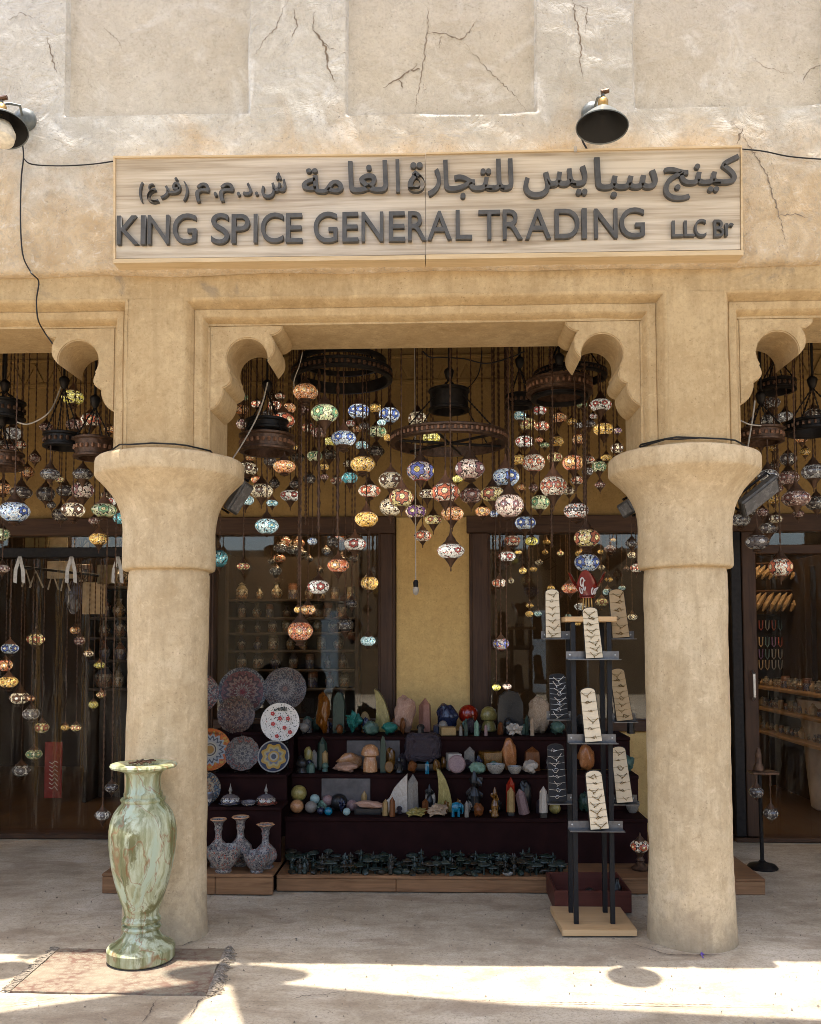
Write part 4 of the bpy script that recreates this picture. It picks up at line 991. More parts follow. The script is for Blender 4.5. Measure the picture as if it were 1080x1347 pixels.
def rug():
    c = [PZ(78, 1249, .004), PZ(296, 1249, .004), PZ(272, 1310, .004), PZ(14, 1305, .004)]
    t = thing('rug', 'faded red and cream rug with dark fringe under the marble vase', 'rug', (sum(p.x for p in c) / 4, sum(p.y for p in c) / 4, 0))
    m, nt, b = material('faded_rug')
    p = nt.pos()
    pat = nt.voro(nt.mapping(p, (1, 1.5, 1)), 24); n = nt.noise(p, 9, 6, .7, 1.0); n2 = nt.noise(p, 3, 4)
    f = nt.math('ADD', nt.math('MULTIPLY', pat, .9), nt.math('MULTIPLY', n, .55))
    col = nt.ramp(f, [(.38, (.22, .19, .135)), (.54, (.25, .215, .15)), (.62, (.175, .115, .08)), (.72, (.225, .185, .13)), (.9, (.145, .085, .06))])
    col = nt.mix(nt.math('MULTIPLY', nt.step(n2, .4, .65), .7), col, (.265, .232, .16))
    th = nt.noise(nt.mapping(p, (160, 30, 1)), 1, 2)
    col = nt.mix(nt.math('MULTIPLY', th, .3), col, (.16, .10, .08))
    nt.put(b.inputs['Base Color'], col); b.inputs['Roughness'].default_value = .95; b.inputs['Specular IOR Level'].default_value = .1
    nt.put(b.inputs['Normal'], nt.bump(th, .5, .006))
    mb = MB(); nx, ny = 60, 34; top = []
    for j in range(ny + 1):
        for i in range(nx + 1):
            u, v = i / nx, j / ny
            q = c[0].lerp(c[1], u).lerp(c[3].lerp(c[2], u), v)
            e = float(vnoise(q.x * 5, q.y * 5, .3))
            zz = .0085 + .003 * e
            if u > .88: zz += .03 * (u - .88) / .12 * max(0, float(vnoise(q.x * 9, q.y * 9, 4.4)) + .1) * 2
            q.x += .012 * float(vnoise(1.1, q.y * 8, 3)) * (u in (0, 1)); q.y += .012 * float(vnoise(q.x * 8, 2.2, 3)) * (v in (0, 1))
            top.append((q.x, q.y, zz))
    W = nx + 1
    fs = [(j * W + i, j * W + i + 1, (j + 1) * W + i + 1, (j + 1) * W + i) for j in range(ny) for i in range(nx)]
    mb.add(top, fs)
    rim = [j for j in range(W)] + [j * W + nx for j in range(1, ny + 1)] + [ny * W + i for i in range(nx - 1, -1, -1)] + [j * W for j in range(ny - 1, 0, -1)]
    k_ = len(mb.v); mb.v += [(mb.v[i][0], mb.v[i][1], .001) for i in rim]; n_ = len(rim)
    mb.f += [(rim[i], rim[(i + 1) % n_], k_ + (i + 1) % n_, k_ + i) for i in range(n_)]
    mb.build('weave', m, t, smooth=50)
    for side in (0, 1):
        fr = MB()
        A, B_ = (c[0], c[3]) if side == 0 else (c[1], c[2])
        for i in range(90):
            q = A.lerp(B_, i / 89); d_ = Vector((-1 if side == 0 else 1, random.uniform(-.4, .5), 0)) * random.uniform(.03, .06 if side == 0 else .075)
            mid = q + d_ * .5 + Vector((0, random.uniform(-.012, .012), .008 + .012 * side * random.random()))
            end = q + d_ + Vector((0, random.uniform(-.02, .02), .0)); end.z = .006
            st_ = q.copy(); st_.z = .011
            fr.tube([st_, mid, end], [.003, .0035, .002], 5)
        o = fr.build('fringe', mat_simple('dirty_fringe', (.20, .16, .115), .95, var=.5, scale=60) if side == 0 else mat_simple('grey_fringe', (.23, .185, .135), .95, var=.5, scale=60), t, smooth=True); o['kind'] = 'stuff'
rug()
gk = MB()
for pts, w0 in [([(300, 1290), (290, 1306), (262, 1318), (246, 1347)], .006), ([(0, 1325), (60, 1318), (95, 1312)], .004), ([(205, 1318), (196, 1335), (188, 1347)], .006), ([(380, 1318), (400, 1312), (425, 1311), (450, 1306)], .006), ([(560, 1317), (640, 1319), (720, 1321), (800, 1322), (900, 1324), (1000, 1325), (1080, 1327)], .006), ([(820, 1240), (880, 1258), (940, 1258), (975, 1254)], .006), ([(268, 1210), (262, 1235), (240, 1246), (205, 1248)], .007)]:
    q = [PZ(px, py, 0) for px, py in pts]
    for v in q: v.z = .0085
    crack_ribbon(gk, q, w0, (0, 0, 1))
gk.build('crack', mat_simple('ground_crack', (.10, .075, .055), .95, bump=0), None); 
g_ = bpy.data.objects['crack.%03d' % (len([o for o in bpy.data.objects if o.name.startswith('crack')]) - 1)]; g_.parent = ground; g_.matrix_parent_inverse = Matrix.Translation(-ground.location)
pm = [PZ(920, 1253, 0), PZ(926, 1258, 0), PZ(922, 1257, 0), PZ(925, 1262, 0)]
for v in pm: v.z = .009
mk = MB().tube(pm, .0035, 5).build('chalk_mark', mat_simple('violet_chalk', (.2, .12, .4), .9, bump=0), None)
mk.parent = ground; mk.matrix_parent_inverse = Matrix.Translation(-ground.location)

gt = MB(); rg = random.Random(8)
for i in range(700):
    x, y = rg.uniform(-2.6, 2.6), -1.2 + 2.4 * rg.random() ** .8
    s_ = rg.choice((.002, .003, .003, .004, .006)) * rg.uniform(.7, 1.2); a = rg.uniform(0, 6.28)
    q = [(x + s_ * math.cos(a + k_ * 1.57) * rg.uniform(.6, 1.2), y + s_ * math.sin(a + k_ * 1.57), .004) for k_ in range(4)]
    gt.add(q + [(x, y, .008 + s_ * .6)], [(0, 1, 4), (1, 2, 4), (2, 3, 4), (3, 0, 4)])
go_ = gt.build('grit', mat_simple('grit_stone', (.21, .17, .125), .9, var=.6, scale=40, bump=0), None); go_['kind'] = 'stuff'; go_['label'] = 'loose dark grit scattered over the concrete ground'
# ------------------------------------------------------------------ stepped display: base, shelves
def planks(name, label, x0, x1, y0, y1, h, cuts):
    t = thing(name, label, 'plinth', ((x0 + x1) / 2, (y0 + y1) / 2, 0))
    xs = [x0] + cuts + [x1]
    for a, c in zip(xs[:-1], xs[1:]):
        MB().bbox(a + .001, c - .001, y0, y0 + .03, .003, h - .02, .004).build('plank', M['base_wood'], t)
    MB().bbox(x0, x1, y0 - .004, y1, h - .019, h, .004).build('top_board', M['base_wood'], t)
    MB().box(x0 + .01, x1 - .01, y0 + .031, y1, .002, h - .0195).build('carcass', M['maroon'], t)
    return t
YL, YM = .93, 1.02
g = lambda px, y, Y: P(px, y, Y)
LX0, LX1 = g(134, 1165, YL).x, g(359, 1165, YL).x
zL = g(310, 1150, YL).z; zM = g(600, 1153, YM).z
planks('wooden_plinth', 'low weathered plank plinth under the patterned vases', LX0, LX1, YL, 2.35, zL, [g(283, 1165, YL).x])
MX1 = g(1007, 1165, YM).x
planks('wooden_plinth', 'long low brown plank plinth under the mineral display', LX1 + .004, MX1, YM, 2.35, zM, [g(521, 1165, YM).x, g(735, 1165, YM).x])
SX0, SX1 = g(376, 1040, 1.4).x, g(850, 1040, 1.4).x
ROWS = {}
def row(py, Y): return P(560, py, Y).z
ROWS[1] = (1.36, row(1076, 1.36)); ROWS[2] = (1.62, row(1019, 1.62)); ROWS[3] = (1.88, row(969, 1.88))
stp = thing('stepped_shelf', 'dark maroon stepped shelf holding crystals and polished stones', 'shelf', ((SX0 + SX1) / 2, 1.8, zM))
for i in (1, 2, 3):
    y0, zt = ROWS[i]; y1 = ROWS[i + 1][0] + .02 if i < 3 else 2.33
    MB().bbox(SX0, SX1, y0, y1, zt - .025, zt, .003).build('tread', M['maroon'], stp)
    zb_ = zM if i == 1 else ROWS[i - 1][1]
    MB().bbox(SX0 + .002, SX1 - .002, y0 + .015, y0 + .035, zb_ + .001, zt - .0255, .002).build('riser', M['maroon'], stp)
MB().box(SX0 + .01, SX1 - .01, 1.5, 2.33, zM + .001, ROWS[1][1] - .03).build('carcass', M['maroon'], stp)
# grey slate back panels leaning on the risers
M['slate'] = mat_simple('grey_slate', (.085, .075, .07), .8, var=.3, scale=20)
for px, w_, r_ in ((478, 44, 3), (455, 64, 2), (516, 20, 3)):
    y0, zt = ROWS[r_]; a = P(px - w_ / 2, 1000, y0); c = P(px + w_ / 2, 1000, y0); zb_ = ROWS[r_ - 1][1]
    o = MB().bbox(a.x, c.x, y0 + .003, y0 + .014, zb_ + .002, zt - .03, .002).build('slate_panel', M['slate'], stp)
lt = thing('stepped_shelf', 'dark maroon stepped shelf holding painted plates and lidded dishes', 'shelf', ((LX0 + SX0) / 2, 1.6, zL))
LROW = {1: (1.22, P(330, 1062, 1.22).z), 2: (1.46, P(330, 1019, 1.46).z), 3: (1.72, P(330, 963, 1.72).z)}
LXa, LXb = g(252, 1040, 1.3).x, g(371, 1040, 1.25).x
for i in (1, 2, 3):
    y0, zt = LROW[i]; y1 = LROW[i + 1][0] + .02 if i < 3 else 2.33
    xr = LXb if i == 1 else SX0 - .004
    MB().bbox(LXa, xr, y0, y1, zt - .022, zt, .003).build('tread', M['maroon'], lt)
    zb_ = zL if i == 1 else LROW[i - 1][1]
    MB().bbox(LXa + .002, xr - .002, y0 + .015, y0 + .035, zb_ + .001, zt - .0225, .002).build('riser', M['maroon'], lt)
MB().box(LXa, SX0 - .006, 2.0, 2.33, zL + .001, LROW[3][1] - .03).build('carcass', M['maroon'], lt)

# ------------------------------------------------------------------ minerals
def smat(nm, c1, c2, c3=None, scale=14, rough=.4, coat=.12, bump=.2, vein=0.0, trans=0.0):
    m, nt, b = material(nm)
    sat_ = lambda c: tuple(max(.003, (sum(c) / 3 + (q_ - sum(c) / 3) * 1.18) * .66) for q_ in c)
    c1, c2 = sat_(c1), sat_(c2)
    o = nt.obj(); info = nt.new('ShaderNodeObjectInfo').outputs['Random']
    mp = nt.new('ShaderNodeVectorMath', operation='ADD'); nt.put(mp.inputs[0], o); nt.put(mp.inputs[1], nt.math('MULTIPLY', info, 30.0))
    n = nt.noise(mp.outputs[0], scale, 6, .65, .8)
    st_ = [(.32, c1), (.6, c2)] + ([(.72, c3)] if c3 else [])
    col = nt.ramp(n, st_)
    if vein:
        v = nt.math('ABSOLUTE', nt.math('SUBTRACT', nt.noise(mp.outputs[0], scale * .7, 4, .6, 1.5), .5))
        col = nt.mix(nt.math('MULTIPLY', nt.step(v, .045, 0), vein), col, c3 or c2)
    nt.put(b.inputs['Base Color'], col)
    b.inputs['Specular IOR Level'].default_value = .22; b.inputs['Roughness'].default_value = rough; b.inputs['Coat Weight'].default_value = coat; b.inputs['Coat Roughness'].default_value = .12
    if trans: b.inputs['Subsurface Weight'].default_value = trans; b.inputs['Subsurface Radius'].default_value = (.03, .015, .01)
    nt.put(b.inputs['Normal'], nt.bump(n, bump, .006))
    return m
X_ = {
 'rose': smat('rose_quartz', (.34, .19, .13), (.55, .35, .26), (.62, .46, .38), 20, .45, .2, .6),
 'pinkt': smat('pink_stone', (.30, .14, .10), (.42, .22, .165), None, 10),
 'amber': smat('amber_resin', (.08, .022, .005), (.24, .085, .018), (.4, .2, .06), 16, .15, .7),
 'turq': smat('turquoise_malachite', (.01, .06, .05), (.05, .24, .19), (.12, .36, .28), 26, .45, .2, .7),
 'speck': smat('speckled_green', (.015, .03, .025), (.12, .2, .16), (.26, .32, .26), 60, .4, .2),
 'olive': smat('olive_onyx', (.20, .16, .055), (.36, .30, .12), (.44, .4, .2), 9, .3, .4),
 'tan': smat('tan_stone', (.26, .16, .07), (.42, .29, .14), None, 14),
 'grey': smat('grey_stone', (.14, .125, .105), (.3, .27, .235), None, 18),
 'white': smat('white_stone', (.42, .36, .30), (.6, .54, .47), None, 12),
 'beige': smat('rough_beige', (.30, .20, .125), (.52, .40, .29), (.6, .5, .4), 26, .7, 0, .9),
 'navy': smat('dark_blue_stone', (.008, .01, .022), (.03, .035, .07), (.06, .06, .09), 18, .25, .5),
 'black': smat('black_stone', (.006, .006, .006), (.02, .018, .017), (.06, .055, .05), 40, .35, .3, .5),
 'red': smat('red_stone', (.16, .012, .006), (.34, .04, .018), None, 10, .15, .7),
 'peach': smat('peach_stone', (.36, .17, .08), (.52, .29, .16), (.58, .38, .25), 8, .25, .5),
 'ameth': smat('amethyst', (.014, .010, .013), (.06, .043, .05), (.15, .11, .115), 70, .4, .05, 1.0),
 'orange': smat('orange_calcite', (.28, .10, .04), (.46, .2, .09), (.55, .32, .18), 14, .35, .4, .4),
 'brown': smat('brown_stone', (.10, .035, .014), (.2, .075, .03), None, 10),
 'blue': smat('blue_stone', (.012, .08, .14), (.03, .2, .30), None, 12, .15, .6),
 'aqua': smat('aqua_stone', (.26, .36, .34), (.4, .5, .46), None, 10),
 'mint': smat('mint_stone', (.12, .22, .16), (.25, .36, .27), None, 12),
 'mauve': smat('mauve_stone', (.2, .125, .12), (.34, .235, .225), None, 14),
 'dgreen': smat('dark_green_stone', (.012, .025, .018), (.04, .07, .05), None, 16),
 'tiger': smat('banded_brown', (.05, .022, .008), (.22, .105, .03), (.35, .2, .07), 22, .2, .6),
 'agate': smat('banded_agate', (.05, .04, .035), (.5, .46, .4), (.12, .09, .08), 16, .25, .5, .2),
}
def rock(seed, fl=1.0, facet=False, sub=3, amp=.35):
    bm = bmesh.new(); bmesh.ops.create_icosphere(bm, subdivisions=sub, radius=.5)
    co = np.array([v.co[:] for v in bm.verts])
    d = 1 + amp * vnoise(co[:, 0] * 4 + seed, co[:, 1] * 4, co[:, 2] * 4) * 2 + amp * .5 * vnoise(co[:, 0] * 11 + seed, co[:, 1] * 11, co[:, 2] * 11) * 2
    co = co * d[:, None]
    co -= (co.max(0) + co.min(0)) / 2; co /= (co.max(0) - co.min(0)); co[:, 2] += .5
    co[:, 2] = np.where(co[:, 2] < .06, .0, co[:, 2])
    mb = MB(); mb.add(co.tolist(), [[v.index for v in f.verts] for f in bm.faces]); bm.free()
    return mb.mesh('rock', X_['grey'], False if facet else 50)
ROCK = [rock(i * 3.3, amp=.28) for i in range(5)]
CLUS = [rock(20 + i * 2.7, amp=.75, facet=True) for i in range(3)]
def geode():
    bm = bmesh.new(); bmesh.ops.create_icosphere(bm, subdivisions=4, radius=1)
    co = np.array([v.co[:] for v in bm.verts]); co = np.sign(co) * np.abs(co) ** .45
    rng = np.random.RandomState(4); d = 1 + .17 * rng.rand(len(co)) + .16 * vnoise(co[:, 0] * 2, co[:, 1] * 2, co[:, 2] * 2)
    co = co * d[:, None]; co -= (co.max(0) + co.min(0)) / 2; co /= (co.max(0) - co.min(0)); co[:, 2] += .5
    mb = MB(); mb.add(co.tolist(), [[v.index for v in f.verts] for f in bm.faces]); bm.free()
    return mb.mesh('geode', X_['ameth'])
GEODE = geode()
BALL = MB().lathe([(.5 * math.sin(math.pi * i / 16) + 1e-4, .5 - .5 * math.cos(math.pi * i / 16)) for i in range(17)], 24).mesh('ball', X_['grey'], True)
def hexrow(ht=.78):
    mb = MB(); vs = []
    for z_, r_ in ((0, .5), (ht, .44)):
        for k_ in range(6): vs.append((r_ * math.cos(k_ * math.pi / 3 + .3), r_ * math.sin(k_ * math.pi / 3 + .3), z_))
    vs.append((.02, .01, 1.0))
    mb.add(vs, [tuple(range(5, -1, -1))] + [(k_, (k_ + 1) % 6, 6 + (k_ + 1) % 6, 6 + k_) for k_ in range(6)] + [(6 + k_, 6 + (k_ + 1) % 6, 12) for k_ in range(6)])
    return mb.mesh('tower', X_['grey'])
TOWER = hexrow()
FIN = MB().prism([(-.5, 0), (.5, 0), (.49, .22), (.36, .48), (.12, .74), (-.2, .93), (-.46, 1.0), (-.36, .74), (-.33, .5), (-.38, .25)], -.5, .5).mesh('fin', X_['grey'], 30)
FINR = MB().prism([(.5, 0), (-.5, 0), (-.46, .22), (-.2, .36), (-.02, .62), (.2, .8), (.5, 1.0)], -.5, .5).mesh('fin', X_['grey'])
SLAB = MB().prism([(-.5, 0), (.5, 0), (.5, .7), (.3, .94), (-.1, 1.0), (-.42, .86), (-.5, .6)], -.5, .5).mesh('slab', X_['grey'])
BOX = MB().bbox(-.5, .5, -.5, .5, 0, 1, .05).mesh('block', X_['grey'])
DISC = MB().lathe([(1e-3, -.12), (.42, -.12), (.5, -.05), (.5, .05), (.42, .12), (1e-3, .12)], 24).xform(Matrix.Translation((0, 0, .5)) @ Matrix.Rotation(rad(80), 4, 'X')).mesh('disc', X_['grey'], 40)
MUSH = MB().lathe([(.34, 0), (.40, .03), (.38, .3), (.30, .55), (.36, .58), (.5, .62), (.49, .72), (.40, .88), (.2, .98), (.001, 1.0)], 20).mesh('mushroom', X_['grey'], 40)
DOME = MB().lathe([(.42, 0), (.46, .05), (.36, .3), (.25, .42), (.42, .45), (.5, .62), (.4, .85), (.2, .97), (.001, 1)], 16).mesh('dome', X_['grey'], 50)
BOWL = MB().lathe([(.25, 0), (.4, .3), (.5, .8), (.5, 1.0), (.46, 1.0), (.36, .4), (.1, .2), (.001, .18)], 20).mesh('bowl', X_['grey'], 40)
def elephant():
    mb = MB()
    mb.lathe([(.01, -.5), (.3, -.42), (.42, -.1), (.42, .2), (.3, .42), (.01, .5)], 12).xform(Matrix.Translation((0, 0, .62)) @ Matrix.Rotation(rad(90), 4, 'Y') @ Matrix.Diagonal((.8, .8, .8, 1)))
    for x in (-.25, .22):
        for y in (-.16, .16): mb.tube([(x, y, .5), (x, y, .02)], [.13, .11], 8)
    mb.tube([(.3, 0, .7), (.5, 0, .66), (.56, 0, .4), (.52, 0, .2)], [.2, .16, .08, .06], 8)
    for y in (-.22, .22): mb.tube([(.3, y * .9, .8), (.28, y * 1.3, .62)], [.12, .15], 8)
    return mb.mesh('elephant', X_['blue'], 40)
ELE = elephant()
def figure(seed):
    rnd = random.Random(seed); mb = MB()
    mb.lathe([(.3, 0), (.38, .05), (.3, .2), (.34, .4), (.22, .55), (.12, .62), (.2, .72), (.16, .86), (.05, 1)], 10)
    for i in range(9):
        a, z_ = rnd.uniform(0, 6.28), rnd.uniform(.1, .8)
        mb.tube([(.2 * math.cos(a), .2 * math.sin(a), z_), (.45 * math.cos(a), .45 * math.sin(a), z_ + rnd.uniform(-.1, .15))], [.1, .05], 6)
    return mb.mesh('figure', X_['grey'], 40)
FIG = [figure(i) for i in range(3)]
KM = dict(geode=[GEODE], rock=ROCK, cluster=CLUS, ball=[BALL], tower=[TOWER], fin=[FIN], finr=[FINR], slab=[SLAB], block=[BOX], disc=[DISC], mushroom=[MUSH], dome=[DOME], bowl=[BOWL], elephant=[ELE], figure=FIG)
NAMES = dict(geode='amethyst_geode', rock='polished_stone', cluster='crystal_cluster', ball='stone_ball', tower='crystal_tower', fin='stone_fin', finr='stone_fin', slab='stone_slab', block='stone_block', disc='stone_disc', mushroom='stone_mushroom', dome='stone_dome', bowl='stone_bowl', elephant='elephant_figurine', figure='stone_figurine')
CATS = dict(geode='geode', rock='stone', cluster='crystal', ball='ball', tower='crystal tower', fin='stone', finr='stone', slab='stone', block='stone', disc='stone disc', mushroom='mushroom', dome='mushroom', bowl='bowl', elephant='figurine', figure='figurine')
_used = []
def mineral(kind, px, bot, w_, h_, mat, label, rowi, rows=None, dep=None, lean=0, stand=None, flat=None, strict=False):
    """kind standing on a shelf row, centred at px with its foot at photo row bot"""
    y0, zt = (rows or ROWS)[rowi]
    ymax = {1: .22, 2: .22, 3: .40}[rowi]
    p = PZ(px, bot, zt); Y = min(max(p.y, y0 + .03), y0 + ymax)
    p = P(px, bot, Y); s = mpp(p); wm = w_ * s
    Y = min(max(Y, y0 + wm * .45 + .004), y0 + ymax); 
    for _ in range(12):                                   # keep footprints apart
        hit = any(r == (rowi, id(rows)) and abs(px - q) * s < (wm + ww) * .42 and abs(Y - yy) < (min(wm, .1) + min(ww, .1)) * .42 for r, q, yy, ww in _used)
        if not hit or Y > y0 + ymax: break
        Y += .02
    if strict and Y > y0 + ymax: return None
    p = P(px, bot, Y); s = mpp(p); wm = w_ * s
    _used.append(((rowi, id(rows)), px, Y, wm))
    top = P(px, bot - h_, Y).z
    t = thing(NAMES[kind], label, CATS[kind], (p.x, Y, zt + .001))
    dm = min(wm, dep or .12)
    if flat: dm = wm * flat
    if stand:
        zs = P(px, bot - stand, Y).z - zt
        if zs > .008:
            link('plinth', BOX, t, scale=(wm * .8, max(dm * .8, .03), zs - .001), mat=X_['black'])
        base = max(zs, 0)
    elif kind == 'ball' and p.z - zt > .012:
        base = p.z - zt
        link('ring_stand', BOWL, t, scale=(wm * .7, wm * .7, base + wm * .08), mat=X_['black'])
    else: base = 0
    hm = max(top - zt - base, .012)
    if kind == 'ball': hm = wm
    link('body', random.choice(KM[kind]), t, (0, 0, base), (wm, dm, hm), (0, rad(lean), 0 if kind in ('fin', 'finr', 'slab', 'disc', 'elephant') else random.uniform(-.4, .4)), X_[mat])
    return t
R3 = [
 ('rock', 425, 965, 19, 55, 'amber', 'tall amber brown resin stone on the top step, left end'),
 ('tower', 429, 966, 8, 20, 'mauve', 'small lilac crystal tower in front of the amber resin stone'),
 ('slab', 446, 964, 15, 54, 'dgreen', 'dark green upright slab beside the turquoise rocks'),
 ('cluster', 466, 965, 25, 31, 'turq', 'spiky turquoise rock left of the speckled green stone'),
 ('rock', 487, 967, 23, 19, 'speck', 'speckled green and white stone under the pale round disc'),
 ('disc', 480, 958, 13, 22, 'tan', 'pale beige round disc peeping over the turquoise rocks'),
 ('rock', 512, 967, 22, 17, 'turq', 'smooth teal stone left of the rough rose quartz'),
 ('fin', 503, 962, 22, 56, 'olive', 'olive curved horn-shaped stone left of the ochre pier'),
 ('rock', 533, 964, 30, 50, 'rose', 'tall rough rose quartz block against the ochre pier'),
 ('tower', 559, 962, 18, 44, 'pinkt', 'stout pink crystal tower against the ochre pier'),
 ('rock', 589, 963, 30, 38, 'navy', 'dark blue arched stone behind the spiral disc'),
 ('block', 589, 967, 20, 11, 'tan', 'small beige block in front of the dark blue arch'),
 ('disc', 589, 957, 19, 20, 'grey', 'grey spiral disc standing before the dark blue arch', dict(stand=2)),
 ('ball', 616, 953, 26, 26, 'red', 'big polished red stone ball on a dark stand'),
 ('dome', 643, 958, 23, 29, 'olive', 'olive brown mushroom-shaped stone right of the red ball'),
 ('tower', 606, 968, 5, 14, 'grey', 'tiny grey tower below the red ball'),
 ('tower', 613, 968, 5, 19, 'dgreen', 'slim dark green tower below the red ball'),
 ('tower', 627, 968, 7, 21, 'mint', 'pale green tower just right of the slim dark green one'),
 ('tower', 639, 968, 5, 15, 'mauve', 'tiny lilac tower below the olive mushroom stone'),
 ('slab', 671, 964, 33, 56, 'black', 'large black upright slab behind the white cluster'),
 ('cluster', 677, 968, 22, 17, 'white', 'small white crystal cluster in front of the black slab'),
 ('tower', 693, 967, 6, 27, 'dgreen', 'slim dark green tower left of the rough beige block'),
 ('tower', 700, 968, 6, 25, 'beige', 'slim banded beige tower touching the rough beige block'),
 ('rock', 709, 965, 29, 50, 'beige', 'tall rough beige block behind the black earring card'),
 ('rock', 733, 967, 20, 18, 'speck', 'speckled green stone under the upper black earring card'),
 ('rock', 768, 965, 20, 26, 'black', 'black lump between the posts of the jewellery stand'),
 ('tower', 830, 965, 10, 30, 'black', 'black tower next to the right column, top step'),
]
R2 = [
 ('dome', 397, 1017, 16, 20, 'black', 'dark speckled dome at the left end of the middle step'),
 ('rock', 405, 1011, 12, 29, 'olive', 'olive lump behind the speckled dome'),
 ('tower', 413, 1012, 10, 26, 'grey', 'pale grey tower of the pair on dark plinths', dict(stand=3)),
 ('tower', 427, 1012, 10, 26, 'tan', 'tan tower of the pair on dark plinths', dict(stand=3)),
 ('tower', 424, 1003, 14, 34, 'dgreen', 'dark green tower behind the pair of small towers'),
 ('rock', 454, 1017, 36, 14, 'rose', 'pink striped shell-like stone, lower of two', dict(flat=.6)),
 ('rock', 459, 1008, 36, 18, 'peach', 'peach shell-like stone lying behind the pink one', dict(flat=.4)),
 ('mushroom', 487, 1016, 25, 37, 'peach', 'large peach stone mushroom on the middle step'),
 ('slab', 504, 1016, 7, 48, 'dgreen', 'narrow dark green post right of the peach mushroom'),
 ('rock', 513, 1007, 14, 24, 'tiger', 'banded brown lump beside the dark geode'),
 ('disc', 512, 1017, 12, 16, 'tiger', 'small golden brown arch stone in front of the banded lump'),
 ('figure', 525, 1017, 14, 22, 'black', 'small dark figurine left of the dark geode'),
 ('geode', 556, 1010, 50, 47, 'ameth', 'big dark purple amethyst geode on the middle step', dict(stand=7, flat=.5)),
 ('tower', 562, 1018, 6, 17, 'blue', 'tiny blue tower in front of the amethyst geode'),
 ('disc', 601, 1019, 23, 26, 'mauve', 'round mauve agate slice right of the amethyst geode'),
 ('block', 597, 1007, 18, 16, 'white', 'white card-like block behind the mauve agate'),
 ('tower', 618, 1010, 17, 28, 'grey', 'grey pointed crystal behind the green flattened stone'),
 ('rock', 627, 1019, 23, 17, 'mint', 'green flattened stone on the middle step'),
 ('block', 645, 1008, 26, 20, 'tiger', 'olive brown rough block behind the agate bowl'),
 ('bowl', 652, 1019, 25, 14, 'agate', 'black and white banded agate bowl'),
 ('bowl', 677, 1019, 19, 11, 'agate', 'smaller banded agate bowl beside the orange flame stone'),
 ('rock', 669, 1013, 22, 43, 'orange', 'tall orange flame-shaped stone on the middle step', dict(flat=.6)),
 ('tower', 700, 1012, 23, 30, 'brown', 'rust brown pointed stone behind the white split stone'),
 ('rock', 697, 1021, 22, 21, 'white', 'white split stone with two lobes'),
 ('rock', 770, 1013, 24, 34, 'orange', 'dim orange block between the posts of the stand'),
 ('rock', 826, 1015, 18, 22, 'speck', 'speckled lump next to the right column, middle step'),
]
